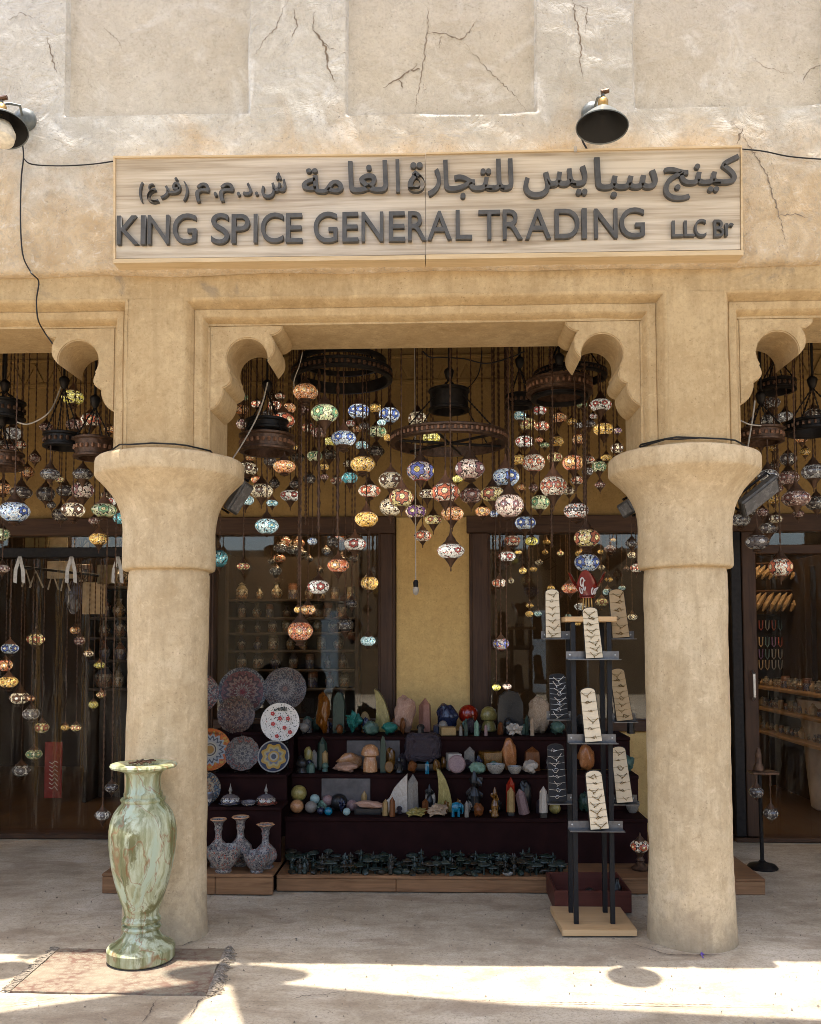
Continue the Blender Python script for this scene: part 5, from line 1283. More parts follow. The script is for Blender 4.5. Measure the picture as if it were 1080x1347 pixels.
R1 = [
 ('ball', 390.5, 1070, 18, 18, 'peach', 'tan and white ball at the front left of the bottom step'),
 ('ball', 393, 1054, 21, 21, 'olive', 'olive ball raised behind the tan one'),
 ('ball', 409, 1070, 16, 16, 'grey', 'pale grey ball second from the left'),
 ('ball', 414, 1058, 13, 13, 'aqua', 'pale speckled ball behind the grey one'),
 ('ball', 425, 1066, 14, 14, 'mint', 'pale green ball in the middle of the balls'),
 ('ball', 431, 1060, 14, 14, 'mauve', 'pinkish ball touching the pale green one'),
 ('ball', 446, 1066, 22, 22, 'black', 'big black ball at the right of the balls'),
 ('ball', 422, 1072, 10, 10, 'navy', 'small dark ball beside the bright blue one'),
 ('ball', 432, 1073, 11, 11, 'blue', 'small bright blue ball at the front'),
 ('ball', 456, 1073, 10, 10, 'aqua', 'small pale aqua ball at the front'),
 ('ball', 463, 1066, 15, 15, 'mauve', 'mauve ball behind the pale aqua one'),
 ('rock', 484, 1071, 44, 18, 'rose', 'long pink and white boat-like carving on a dark plinth', dict(stand=8, flat=.3)),
 ('tower', 479, 1060, 8, 20, 'tan', 'small tan point behind the boat-like carving'),
 ('finr', 519, 1068, 34, 50, 'white', 'large white slanted stone wing on the bottom step', dict(dep=.05)),
 ('tower', 507, 1073, 8, 22, 'tan', 'small tan tower in front of the white wing'),
 ('tower', 516, 1074, 8, 26, 'brown', 'small brown tower in front of the white wing'),
 ('tower', 543, 1068, 17, 50, 'grey', 'tall smoky grey crystal tower right of the white wing'),
 ('cluster', 548, 1074, 27, 12, 'olive', 'low olive crystal cluster at the foot of the smoky tower'),
 ('figure', 565, 1066, 15, 34, 'black', 'dark twisted figurine with a pale spiral, beside the olive fin'),
 ('disc', 566, 1060, 14, 22, 'agate', 'pale spiral disc leaning by the dark figurine'),
 ('fin', 584, 1064, 21, 54, 'olive', 'olive striped fin-shaped stone on the bottom step', dict(dep=.05)),
 ('cluster', 575, 1076, 29, 19, 'beige', 'beige crystal cluster below the olive fin'),
 ('elephant', 600, 1075, 16, 21, 'blue', 'small turquoise elephant figurine on the bottom step'),
 ('tower', 614, 1075, 6, 22, 'grey', 'slim grey tower right of the turquoise elephant'),
 ('figure', 624, 1064, 26, 50, 'black', 'tall dark grey figurine with many knobs'),
 ('rock', 630, 1075, 14, 19, 'brown', 'red brown lump at the foot of the dark figurine'),
 ('figure', 651, 1076, 15, 40, 'tiger', 'banded brown animal figurine standing upright'),
 ('tower', 672, 1073, 11, 38, 'tan', 'tan tower on a dark plinth below a red tip', dict(stand=5)),
 ('tower', 672, 1062, 14, 40, 'red', 'dark red pointed stone behind the tan tower'),
 ('tower', 690, 1071, 15, 34, 'mauve', 'slanted purple grey crystal right of the tan tower', dict(lean=-12)),
 ('tower', 715, 1076, 11, 42, 'white', 'white tower on a little white disc', dict(stand=7)),
 ('ball', 730, 1071, 15, 15, 'olive', 'olive brown ball under the lower black earring card'),
 ('rock', 690, 1055, 18, 30, 'black', 'black lump behind the purple grey crystal'),
 ('rock', 770, 1068, 20, 26, 'dgreen', 'dark green lump between the posts, bottom step'),
 ('bowl', 832, 1068, 18, 14, 'grey', 'dim grey bowl next to the right column, bottom step'),
]
for ri, L in ((3, R3), (2, R2), (1, R1)):
    for it in L:
        kw = it[7] if len(it) > 7 else {}
        mineral(*it[:7], ri, **kw)

rs = random.Random(21)
for ri, nm_, y_ in ((3, 'top', 967), (2, 'middle', 1017), (1, 'bottom', 1072)):
    for i in range(60):
        px = rs.uniform(392, 735)
        t_ = mineral(rs.choice(('rock', 'rock', 'tower', 'cluster', 'dome')), px, y_ - rs.uniform(0, 6), rs.uniform(8, 15), rs.uniform(9, 24), rs.choice(('black', 'dgreen', 'navy', 'brown', 'tiger', 'grey', 'ameth', 'speck')), 'small dark stone tucked in among others on the %s step' % nm_, ri, strict=True)
        if t_: t_['group'] = 'small dark stones on the %s step' % nm_
# ------------------------------------------------------------------ dark green cast figurines strewn over the plinth
LILY = MB().lathe([(.08, 0), (.07, .5), (.10, .62), (.5, .78), (.48, .86), (.2, .97), (.001, 1.0)], 9, wob=lambda a, z_: 1 + .12 * math.sin(3 * a)).mesh('figurine', X_['dgreen'], 40)
LEAF = MB().lathe([(.3, 0), (.5, .3), (.45, .6), (.2, .9), (.001, 1.0)], 8, wob=lambda a, z_: 1 + .25 * math.sin(2 * a + 1)).mesh('figurine', X_['dgreen'], 40)
DARKG = [smat('dark_green_cast', (.008, .013, .010), (.028, .042, .030), (.07, .09, .07), 25, .45, .2), smat('brown_green_cast', (.014, .013, .008), (.05, .042, .03), None, 25, .45, .2), smat('grey_green_cast', (.018, .025, .021), (.065, .08, .066), None, 25, .4, .2)]
grid = []
for j in range(7):
    Y = 1.06 + j * .045
    xa, xb = P(378, 1130, Y).x, P(742, 1130, Y).x
    n_ = 36
    for i in range(n_):
        x = xa + (xb - xa) * (i + .5) / n_ + random.uniform(-.012, .012); y = Y + random.uniform(-.012, .012)
        s = random.random(); cl = 1 if x < P(480, 1130, Y).x else .55
        if s < .16 * cl + .05: k_, m_, h_, w_ = 0, FIG[random.randrange(3)], random.uniform(.06, .12), random.uniform(.035, .05)
        elif s < .52: k_, m_, h_, w_ = 1, LILY, random.uniform(.04, .095), random.uniform(.06, .09)
        else: k_, m_, h_, w_ = 2, LEAF, random.uniform(.02, .04), random.uniform(.05, .075)
        zone = ('by the patterned vases', 'below the balls', 'below the white wing', 'below the turquoise elephant', 'by the jewellery stand')[min(4, int(i / n_ * 5))] + (', front rows' if j < 3 else ', back rows')
        nm, lab, ct_ = (('cast_figure', 'tiny dark green cast figure strewn on the plinth, ' + zone, 'figurine'), ('cast_mushroom', 'tiny dark green cast mushroom strewn on the plinth, ' + zone, 'figurine'), ('cast_leaf', 'tiny dark green cast leaf lying on the plinth, ' + zone, 'figurine'))[k_]
        t = thing(nm, lab, ct_, (x, y, zM + .001), ('dark green figures on the plinth', 'dark green mushrooms on the plinth', 'dark green leaves on the plinth')[k_])
        link('body', m_, t, scale=(w_, w_, h_), rot=(random.uniform(-.35, .35) * (k_ == 2), random.uniform(-.35, .35) * (k_ == 2), random.uniform(0, 6.28)), mat=random.choice(DARKG))
o = thing('shell_dish', 'small pale shell dish among the dark green figures', 'dish', (P(668, 1148, 1.04).x, 1.046, zM + .001)); link('body', BOWL, o, scale=(.07, .045, .02), mat=X_['agate'])
# ------------------------------------------------------------------ painted plates
def mat_plate(nm, rings, petals=12, size=.3, tile=26, ground_=(.5, .45, .38), c2=(.3, .08, .06), c3=(.06, .08, .12), rnd=.8, over=0):
    """plate of radius 1 in its own x-z plane: rings = [(radius, colour)], petal ring and dotted ground"""
    m, nt, b = material(nm)
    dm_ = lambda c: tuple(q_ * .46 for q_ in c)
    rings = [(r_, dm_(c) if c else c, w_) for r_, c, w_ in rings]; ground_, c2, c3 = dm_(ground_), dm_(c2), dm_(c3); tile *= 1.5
    o = nt.obj(); sx = nt.new('ShaderNodeSeparateXYZ'); nt.put(sx.inputs[0], o); x, y, z_ = sx.outputs
    r = nt.math('SQRT', nt.math('ADD', nt.math('MULTIPLY', x, x), nt.math('MULTIPLY', z_, z_)))
    a = nt.math('ARCTAN2', z_, x)
    vd = nt.new('ShaderNodeTexVoronoi'); nt.put(vd.inputs['Vector'], o); vd.inputs['Scale'].default_value = tile
    sc = nt.new('ShaderNodeSeparateColor'); nt.put(sc.inputs[0], vd.outputs['Color'])
    col = nt.mix(nt.math('GREATER_THAN', sc.outputs[0], rnd), ground_, c2)
    col = nt.mix(nt.math('GREATER_THAN', sc.outputs[1], rnd), col, c3)
    dots = nt.step(vd.outputs['Distance'], .16, .3)
    col = nt.mix(nt.math('MULTIPLY', nt.math('SUBTRACT', 1.0, dots), .75), col, c3)
    wave = nt.math('MULTIPLY', nt.math('COSINE', nt.math('MULTIPLY', a, petals)), .07)
    rr = nt.math('ADD', r, wave)
    for rad_, c, wavy in rings:
        col = nt.mix(nt.math('LESS_THAN', rr if wavy else r, rad_), col, c) if c is not None else col
    if over:
        vo = nt.new('ShaderNodeTexVoronoi'); nt.put(vo.inputs['Vector'], o); vo.inputs['Scale'].default_value = over
        so2 = nt.new('ShaderNodeSeparateColor'); nt.put(so2.inputs[0], vo.outputs['Color'])
        ring_ = nt.math('GREATER_THAN', nt.math('SINE', nt.math('MULTIPLY', rr, 30)), .0)
        dk2 = nt.math('MULTIPLY', nt.math('LESS_THAN', vo.outputs['Distance'], .42), nt.math('MULTIPLY_ADD', ring_, .5, .4))
        col = nt.mix(dk2, col, (.02, .018, .02))
        col = nt.mix(nt.math('MULTIPLY', nt.math('LESS_THAN', vo.outputs['Distance'], .22), nt.math('MULTIPLY', nt.math('GREATER_THAN', so2.outputs[0], .35), .85)), col, nt.mix(nt.math('GREATER_THAN', so2.outputs[1], .75), (.21, .17, .12), (.2, .04, .02)))
    nt.put(b.inputs['Base Color'], col)
    b.inputs['Roughness'].default_value = .35; b.inputs['Coat Weight'].default_value = .05; b.inputs['Specular IOR Level'].default_value = .18
    return m
def plate_mesh(mat, scal=0, n=48):
    pr = [(.001, .03), (.5, .03), (.72, .0), (.96, -.09), (1.0, -.1), (1.0, -.07), (.74, .03), (.5, .06), (.001, .06)]
    wob = (lambda a, z_: 1 + .05 * abs(math.cos(a * scal / 2)) - .025) if scal else None
    mb = MB().lathe(pr, n, wob=wob); mb.xform(Matrix.Rotation(rad(90), 4, 'X') @ Matrix.Scale(-1, 4, (0, 0, 1)) if False else Matrix.Rotation(rad(-90), 4, 'X'))
    mb.v = [(x, y, z_) for x, y, z_ in mb.v]
    return mb.mesh('plate', mat, 40)
cm = (.52, .46, .38); dk = (.03, .03, .035); rd = (.22, .05, .04); nv = (.03, .04, .08); yl = (.55, .33, .06); og = (.48, .12, .025); wh = (.62, .57, .5)
PL = {
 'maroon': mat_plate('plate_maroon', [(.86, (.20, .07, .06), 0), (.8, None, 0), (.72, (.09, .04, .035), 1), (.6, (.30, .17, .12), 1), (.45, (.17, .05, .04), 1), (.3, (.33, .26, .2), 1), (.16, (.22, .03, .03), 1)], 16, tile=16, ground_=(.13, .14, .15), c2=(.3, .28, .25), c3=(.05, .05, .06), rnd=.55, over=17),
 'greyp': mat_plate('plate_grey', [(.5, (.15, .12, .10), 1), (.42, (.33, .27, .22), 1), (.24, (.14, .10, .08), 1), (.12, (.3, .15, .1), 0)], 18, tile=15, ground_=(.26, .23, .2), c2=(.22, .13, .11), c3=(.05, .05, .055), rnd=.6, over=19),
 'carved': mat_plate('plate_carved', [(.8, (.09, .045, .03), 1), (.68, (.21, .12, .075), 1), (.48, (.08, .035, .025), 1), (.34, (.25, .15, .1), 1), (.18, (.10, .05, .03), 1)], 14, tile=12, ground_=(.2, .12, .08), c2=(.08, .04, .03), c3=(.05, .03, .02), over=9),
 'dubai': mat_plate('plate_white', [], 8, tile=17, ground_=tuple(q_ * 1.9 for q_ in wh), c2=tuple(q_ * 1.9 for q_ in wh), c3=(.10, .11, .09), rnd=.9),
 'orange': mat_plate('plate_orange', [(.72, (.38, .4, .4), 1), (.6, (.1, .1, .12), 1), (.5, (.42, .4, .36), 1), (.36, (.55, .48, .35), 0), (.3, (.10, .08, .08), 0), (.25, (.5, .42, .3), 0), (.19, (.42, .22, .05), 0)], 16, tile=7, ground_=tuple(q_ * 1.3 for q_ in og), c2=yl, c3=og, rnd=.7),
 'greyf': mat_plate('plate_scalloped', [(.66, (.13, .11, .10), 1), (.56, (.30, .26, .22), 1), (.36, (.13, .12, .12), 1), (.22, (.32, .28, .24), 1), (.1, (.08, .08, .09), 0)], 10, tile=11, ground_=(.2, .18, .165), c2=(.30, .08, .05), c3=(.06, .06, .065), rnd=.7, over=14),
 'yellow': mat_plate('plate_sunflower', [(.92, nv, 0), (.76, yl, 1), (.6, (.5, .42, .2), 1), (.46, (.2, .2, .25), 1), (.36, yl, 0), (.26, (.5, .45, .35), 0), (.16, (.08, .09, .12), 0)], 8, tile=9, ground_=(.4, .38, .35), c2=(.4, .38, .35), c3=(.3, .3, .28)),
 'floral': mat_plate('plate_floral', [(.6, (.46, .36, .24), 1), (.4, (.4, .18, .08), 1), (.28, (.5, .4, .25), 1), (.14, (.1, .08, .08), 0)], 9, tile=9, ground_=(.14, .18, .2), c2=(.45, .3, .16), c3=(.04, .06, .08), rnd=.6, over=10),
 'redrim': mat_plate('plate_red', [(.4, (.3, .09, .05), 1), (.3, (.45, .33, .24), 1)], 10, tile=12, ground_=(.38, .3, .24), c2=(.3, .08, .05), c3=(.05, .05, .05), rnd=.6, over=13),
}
def plate(px, py, r_, mat, label, Y, scal=0, tilt=12, base=None):
    c = P(px, py, Y); s = mpp(c); R_ = r_ * s
    t = thing('plate', label, 'plate', (c.x, c.y, c.z - R_))
    t.location.y = Y
    b = link('dish', plate_mesh(PL[mat], scal), t, (0, 0, R_), (R_, R_, R_), (rad(-tilt), 0, random.uniform(0, .2)))
    zt = base if base is not None else c.z - R_ * 1.0
    st = MB(); zb = c.z - R_ * math.cos(rad(tilt))
    yb = Y + R_ * .25
    for sx in (-.35, .35):
        st.tube([(c.x + sx * R_, Y - .045, zb - .002), (c.x + sx * R_, Y - .03, zb - .012), (c.x + sx * R_, yb, zb - .012), (c.x + sx * R_ * .6, yb, zb + R_ * 1.1)], .005, 5)
        if zb - zt > .02: st.tube([(c.x + sx * R_, yb, zb - .012), (c.x + sx * R_, yb + .01, zt)], .006, 5)
    st.build('easel', M['iron'], t)
    return t, c, R_
L1, L2, L3 = LROW[1], LROW[2], LROW[3]
plate(262, 912, 26, 'redrim', 'red and cream plate half hidden by the left column, top row', 1.86, base=L3[1])
plate(319, 910, 32, 'maroon', 'largest plate, dark red flower in a grey blue rim', 1.90, base=L3[1])
plate(375, 906, 28, 'greyp', 'grey patterned round plate at the top right of the plates', 1.93, base=L3[1])
plate(311, 940, 24.5, 'carved', 'dark brown carved star plate in front of the largest plate', 1.76, scal=14, base=L3[1])
t_, c_, R_ = plate(368.5, 950, 25.3, 'dubai', 'white plate with red flowers and the dark word Dubai', 1.66, base=L2[1])
def plate_word(txt, px0, py0, px1, py1, Y, parent, mat, tilt): 
    letter(txt, px0, py0, px1, py1, off=.02, y=Y, dep=.003, parent=parent, mat=mat, name='lettering')
ink = mat_simple('dark_ink', (.03, .035, .03), .5, bump=0); redink = mat_simple('red_ink', (.35, .04, .04), .4, bump=0)
TL = rad(12)
def on_plate(c, R_, u, v, Y, d=.004):
    """point on the tilted flat of a plate: u, v in plate radii"""
    return Vector((c.x + u * R_, Y + v * R_ * math.sin(TL) - .06 * R_ - d, c.z + v * R_ * math.cos(TL)))
lw = glyph_mesh('Dubai', .03)
n = len(lw.vertices); co = np.empty(n * 3); lw.vertices.foreach_get('co', co); co = co.reshape(-1, 3); mn, mx = co.min(0), co.max(0); uu = (co - mn) / (mx - mn)
org = Vector(wpos(t_)); out = np.array([on_plate(c_, R_, -.34 + .66 * a, .60 + .28 * b_, 1.66, .0015 + .0015 * d_ - .012 * b_) - org for a, b_, d_ in uu])
lw.vertices.foreach_set('co', out.ravel()); lw.materials.clear(); lw.materials.append(ink)
lo = bpy.data.objects.new('lettering', lw); COL.objects.link(lo); lo.parent = t_
for u, v in ((-.4, .45), (.42, .2), (-.35, -.08), (.25, -.28), (-.78, 0), (-.72, -.45), (-.12, -.72), (.55, -.5), (0, .2)):
    fl_ = MB(); q = on_plate(c_, R_, u, v, 1.66, .001)
    for k_ in range(5):
        a = k_ * 1.2566
        w_ = q + Vector((math.cos(a) * R_ * .07, 0, math.sin(a) * R_ * .07))
        fl_.lathe([(.001, -.001), (R_ * .05, -.001), (R_ * .05, .001), (.001, .001)], 7).v[-28:] 
        fl_.v[-28:] = [tuple(w_ + Vector((x, z_, y))) for x, y, z_ in fl_.v[-28:]]
    fl_.build('painted_flower', redink, t_)
t_, c_, R_ = plate(276, 986, 27.5, 'orange', 'orange and yellow plate with a round gold centre beside the left column', 1.55, base=L2[1])
sc_ = MB()
for k_ in range(5):
    u0 = -.32 + k_ * .2
    sc_.tube([on_plate(c_, R_, u0, .74 - .3 * u0 ** 2, 1.55, .004), on_plate(c_, R_, u0 + .05, .88 - .3 * u0 ** 2, 1.55, .012), on_plate(c_, R_, u0 + .1, .72, 1.55, .004), on_plate(c_, R_, u0 + .15, .84, 1.55, .01)], .0022, 4)
sc_.build('script', ink, t_)
plate(319, 991, 22.5, 'greyf', 'grey scalloped plate with small red flowers', 1.54, scal=12, base=L2[1])
plate(360, 995, 20.8, 'yellow', 'navy plate with a big yellow sunflower', 1.53, base=L2[1])
plate(268, 1037, 22, 'floral', 'many coloured floral plate low beside the left column', 1.38, base=L1[1])
for px, lab in ((303, 'patterned lidded dish with tall pale finial, behind the first bowl of dishes'), (350, 'patterned domed dish with silver finial on the lower step')):
    p = P(px, 1060, 1.32); s = mpp(p)
    t = thing('lidded_dish', 'patterned lidded dish with a slim knob, under the scalloped plate' if px < 320 else 'red patterned domed dish with silver finial, under the sunflower plate', 'dish', (p.x, 1.32, L1[1] + .001))
    r_ = 15.5 * s; dm = mat_mosaic((.30, .26, .22), (.22, .06, .04), (.06, .06, .08), (.10, .09, .10), 8, .35, 9 / 1, 0) if px > 320 else mat_mosaic((.28, .26, .25), (.08, .08, .12), (.3, .2, .1), (.12, .1, .1), 8, .35, 9, 0)
    link('saucer', MB().lathe([(.6, 0), (1, .1), (1.0, .14), (.6, .06), (.001, .05)], 28).mesh('saucer', dm, 40), t, (0, 0, 0), (r_, r_, r_))
    link('lid', MB().lathe([(.8, .12), (.84, .2), (.8, .45), (.62, .7), (.3, .86), (.12, .9)], 28).mesh('lid', dm, 40), t, (0, 0, 0), (r_, r_, r_))
    link('knob', MB().lathe([(.12, .88), (.08, 1.0), (.16, 1.12), (.14, 1.25), (.05, 1.5), (.01, 1.75)], 12).mesh('knob', X_['grey'], 40), t, (0, 0, 0), (r_, r_, r_))
for px, w_, lab in ((272, 20, 'small blue grey patterned bowl on the lower step beside the left column'), (328, 20, 'flat small saucer between the two lidded dishes')):
    p = P(px, 1059, 1.30); s = mpp(p); t = thing('small_bowl', lab, 'bowl', (p.x, 1.275, L1[1] + .001))
    link('body', BOWL, t, scale=(w_ * s, w_ * s, (16 if px < 300 else 6) * s), mat=mat_mosaic((.3, .28, .27), (.06, .08, .14), (.2, .1, .08), (.1, .1, .12), 6, .35, 10, 0))
VAS = [(.34, 0), (.36, .03), (.24, .06), (.32, .10), (.48, .2), (.5, .28), (.44, .4), (.27, .5), (.16, .56), (.13, .7), (.17, .78), (.15, .84), (.2, .92), (.34, .985), (.33, 1.0), (.16, .93), (.1, .85)]
vmat = [mat_mosaic((.36, .30, .25), (.26, .06, .04), (.05, .06, .10), (.06, .06, .09), 7, .3, 30, 0), mat_mosaic((.34, .30, .27), (.06, .06, .10), (.28, .08, .04), (.25, .10, .05), 8, .28, 30, 0)]
def patt(ob, tile=16):
    return ob
ckm = []
def mat_ceramic(nm, A_, B_, C_, scale):
    m, nt, b = material(nm); o = nt.pos()
    vd = nt.voro(o, scale); ve = nt.new('ShaderNodeTexVoronoi'); nt.put(ve.inputs['Vector'], o); ve.inputs['Scale'].default_value = scale
    sc = nt.new('ShaderNodeSeparateColor'); nt.put(sc.inputs[0], ve.outputs['Color'])
    w_ = nt.new('ShaderNodeTexVoronoi'); nt.put(w_.inputs['Vector'], o); w_.inputs['Scale'].default_value = scale * 2.3
    col = nt.mix(nt.math('LESS_THAN', vd, .62), A_, C_)
    col = nt.mix(nt.math('LESS_THAN', vd, .52), col, A_)
    col = nt.mix(nt.math('LESS_THAN', vd, .40), col, C_)
    col = nt.mix(nt.math('MULTIPLY', nt.math('GREATER_THAN', sc.outputs[0], .7), nt.math('LESS_THAN', vd, .4)), col, (.28, .055, .03))
    col = nt.mix(nt.math('LESS_THAN', vd, .2), col, A_)
    col = nt.mix(nt.math('LESS_THAN', w_.outputs['Distance'], .25), col, C_)
    nt.put(b.inputs['Base Color'], col); b.inputs['Roughness'].default_value = .35; b.inputs['Coat Weight'].default_value = .08; b.inputs['Specular IOR Level'].default_value = .25
    return m
C1 = mat_ceramic('painted_ceramic', (.33, .285, .235), (.27, .08, .045), (.022, .022, .034), 62)
C2 = mat_ceramic('painted_ceramic', (.27, .24, .21), (.05, .06, .11), (.018, .018, .03), 70)
lip = mat_simple('orange_lip', (.42, .22, .11), .3, bump=0)
for px, top, bot, w_, Y, mt, lab, sc in ((287, 1077, 1139, 31, 1.12, C1, 'patterned vase with flared orange lip behind the bigger bowl', 0), (316, 1074, 1139, 33, 1.16, C1, 'tallest patterned vase in the middle, with flared lip', 0), (349, 1084, 1141, 31, 1.1, C2, 'patterned vase with a frilled pale lip at the right end', 8), (262, 1098, 1142, 26, 1.1, C2, 'patterned vase almost hidden by the left column', 0)):
    p = P(px, bot, Y); s = mpp(p); h = P(px, top, Y).z - zL - .001
    t = thing('painted_vase', lab, 'vase', (p.x, Y, zL + .001))
    wob = (lambda a, z_: 1 + (.12 * math.cos(8 * a) if z_ > h * .9 else 0)) if sc else None
    o = MB().lathe([(r_ * w_ * s, z_ * h) for r_, z_ in VAS], 32, (p.x, Y, zL + .001), wob).build('body', mt, t, smooth=50)
    o = MB().lathe([(r_ * w_ * s * 1.02, z_ * h) for r_, z_ in [(.30, .972), (.345, .985), (.335, 1.004), (.28, .985)]], 32, (p.x, Y, zL + .001), wob, close=False).build('lip', lip, t, smooth=50)
for px, bot, w_, h_, Y, mt, lab in ((294, 1149, 46, 32, .99, C1, 'bigger patterned bowl in front of the vases'), (338, 1149, 36, 26, .985, C2, 'smaller patterned bowl in front of the vases')):
    p = P(px, bot, Y); s = mpp(p)
    t = thing('painted_bowl', lab, 'bowl', (p.x, Y, zL + .001))
    W_ = w_ * s / 2; H_ = h_ * s
    MB().lathe([(W_ * .45, 0), (W_ * .48, H_ * .06), (W_ * .42, H_ * .12), (W_ * .72, H_ * .34), (W_ * .95, H_ * .68), (W_, H_ * .98), (W_ * .97, H_), (W_ * .9, H_ * .7), (W_ * .6, H_ * .3), (.001, H_ * .2)], 40, (p.x, Y, zL + .001)).build('body', mt, t, smooth=50)

# ------------------------------------------------------------------ jewellery stand
js = thing('jewellery_stand', 'black post jewellery stand on a pale wooden board, with small metal trays', 'stand', (P(782, 1210, .28).x, .28, 0))
M['post'] = mat_simple('black_post', (.012, .012, .013), .45, .3, bump=.05)
M['tray'] = mat_simple('brushed_tray', (.16, .155, .15), .38, .8, bump=.05)
M['board'] = mat_wood('pale_board', (.42, .25, .11), (.56, .37, .19), 0, .7, .45, .08)
q = [PZ(740, 1223, .045), PZ(838, 1223, .045), PZ(815, 1192, .045), PZ(724, 1192, .045)]
b = MB(); b.add([(v.x, v.y, .012) for v in q] + [(v.x, v.y, .045) for v in q], [(3, 2, 1, 0), (4, 5, 6, 7), (0, 1, 5, 4), (1, 2, 6, 5), (2, 3, 7, 6), (3, 0, 4, 7)])
b.build('base_board', M['board'], js)
for v in q:
    cx = sum(w_.x for w_ in q) / 4; cy = sum(w_.y for w_ in q) / 4; f_ = v.lerp(Vector((cx, cy, 0)), .12)
    MB().lathe([(.012, 0.009), (.014, .0115)], 10, (f_.x, f_.y, 0)).build('foot', M['cable'], js)
PF = [PZ(758, 1215, .045), PZ(806, 1215, .045)]; PB_ = [PZ(751, 1200, .045), PZ(796, 1200, .045)]
zt = P(775, 818, .25).z
for v in PF + PB_:
    MB().box(v.x - .0125, v.x + .0125, v.y - .0125, v.y + .0125, .046, zt).build('post', M['post'], js)
cy = (PF[0].y + PB_[0].y) / 2
MB().bbox(P(739, 815, cy).x, P(806, 815, cy).x, PF[0].y - .03, PB_[0].y + .05, zt + .001, zt + .03, .004).build('top_board', M['board'], js)
CARDS = []
gold_ = mat_simple('dark_gold', (.16, .10, .035), .35, .8, bump=0); silv = mat_simple('silver', (.45, .43, .4), .3, .9, bump=0)
cardm = {'cream': mat_simple('cream_card', (.60, .49, .33), .8, var=.06, scale=40, bump=.05), 'tan': mat_simple('tan_card', (.40, .28, .15), .8, var=.08, scale=40, bump=.05), 'black': mat_simple('black_card', (.014, .014, .015), .85, var=.3, scale=60)}
cedge = mat_simple('card_edge', (.03, .025, .02), .8)
SQ = []
for k_ in range(6):
    rnd = random.Random(k_ + 40); mb = MB()
    if k_ % 2 == 0:
        mb.tube([(-1, 0, .35), (-.6, 0, -.05), (-.2, 0, -.3 - .3 * rnd.random()), (.15, 0, -.35), (.6, 0, .0), (1.0, 0, .4)], .06, 5)
        mb.tube([(-.1, 0, -.3), (rnd.uniform(-.1, .2), 0, -.75)], [.06, .11], 5)
    else:
        q_ = [(rnd.uniform(-.5, .5) * .3 - .6 + i_ * .3, 0, rnd.uniform(-.5, .5)) for i_ in range(5)]
        mb.tube(q_, .075, 5); mb.tube([(x + .15, 0, -z_ * .8) for x, y, z_ in q_[1:4]], .06, 5)
    SQ.append(mb.mesh('bangle', gold_, True))
def card(px, top, bot, w_, col, Y, label, lean=9, off=0, n=7):
    a = P(px + off, bot, Y); s = mpp(a); W_ = w_ * s; H_ = (bot - top) * s
    t = thing('jewellery_card', label, 'display card', tuple(a))
    Mx = Matrix.Translation(a) @ Matrix.Rotation(rad(-lean), 4, 'X') @ Matrix.Rotation(-math.atan2(off * 2, bot - top), 4, 'Y')
    def outl(w2, h2, z0_=0):
        o_ = [(-w2 / 2 * 1.07, z0_), (w2 / 2 * 1.07, z0_), (w2 / 2 * .93, h2 * .93)]
        for k_ in range(1, 8):
            an = math.pi * k_ / 8; o_.append((w2 / 2 * .93 * math.cos(an), h2 * .93 + h2 * .07 * math.sin(an)))
        return o_ + [(-w2 / 2 * .93, h2 * .93)]
    MB().prism(outl(W_, H_), 0, .012).xform(Mx).build('backing', cedge, t)
    MB().prism(outl(W_ * .93, H_ * .985, .002), -.004, -.0005).xform(Mx).build('face', cardm[col], t)
    for k_ in range(n):
        z_ = H_ * (.88 - .80 * k_ / max(1, n - 1)); ln = MB().tube([(-W_ * .47, -.0055, z_ + .004), (0, -.0055, z_ - .001), (W_ * .47, -.0055, z_ + .005)], .0011, 4).xform(Mx)
        ln.build('thread', silv if col == 'black' else gold_, t)
        sq_ = W_ * random.uniform(.2, .34); o = link('bangle', random.choice(SQ), t, Mx @ Vector((W_ * random.uniform(-.12, .12), -.0085, z_)) - a, (sq_ * random.choice((-1, 1)), sq_, sq_), (rad(-lean), random.uniform(-.25, .25), 0))
        if col == 'black': o.material_slots[0].link = 'OBJECT'; o.material_slots[0].material = silv
    return t
YF_, YB2 = PF[0].y - .05, cy
def tray(x0, x1, py, Y, back=True, dep=.075):
    a, c = P(x0, py, Y), P(x1, py, Y); z_ = (a.z + c.z) / 2
    t = MB().box(a.x, c.x, Y - .035, Y + dep - .035, z_ - .004, z_)
    if back: t.box(a.x, c.x, Y + dep - .038, Y + dep - .0351, z_ + .0001, z_ + .042)
    t.build('tray', M['tray'], js)
    for x in (a.x + .02, c.x - .02):
        MB().lathe([(.005, -.002), (.005, .002), (.001, .003)], 8).xform(Matrix.Translation((x, Y + dep - .040, z_ + .022)) @ Matrix.Rotation(rad(90), 4, 'X')).build('screw', silv, js)
for x0, x1, py, Y in ((746, 816, 867, YF_), (748, 812, 977, YF_), (749, 821, 1092, YF_)): tray(x0, x1, py, Y)
for x0, x1, py in ((713, 752, 840), (720, 755, 946), (720, 757, 1056)): tray(x0, x1, py, cy - .01)
for x0, x1, py in ((804, 836, 840), (806, 838, 949), (806, 840, 1057)): tray(x0, x1, py, cy - .01)
card(780, 797, 866, 22, 'cream', YF_ - .012, 'cream card of small gold bangles, highest in the middle column of the stand', off=2, n=8)
card(778, 904, 976, 22, 'cream', YF_ - .012, 'cream card of small gold bangles, middle tray of the middle column', off=3, n=6)
card(786, 1014, 1091, 24, 'cream', YF_ - .012, 'cream card of small gold bangles on the lowest tray', off=3, n=8)
card(728, 773, 839, 20, 'cream', cy - .025, 'cream card of small gold bangles on the upper tray at the ochre pier side', off=0, n=7)
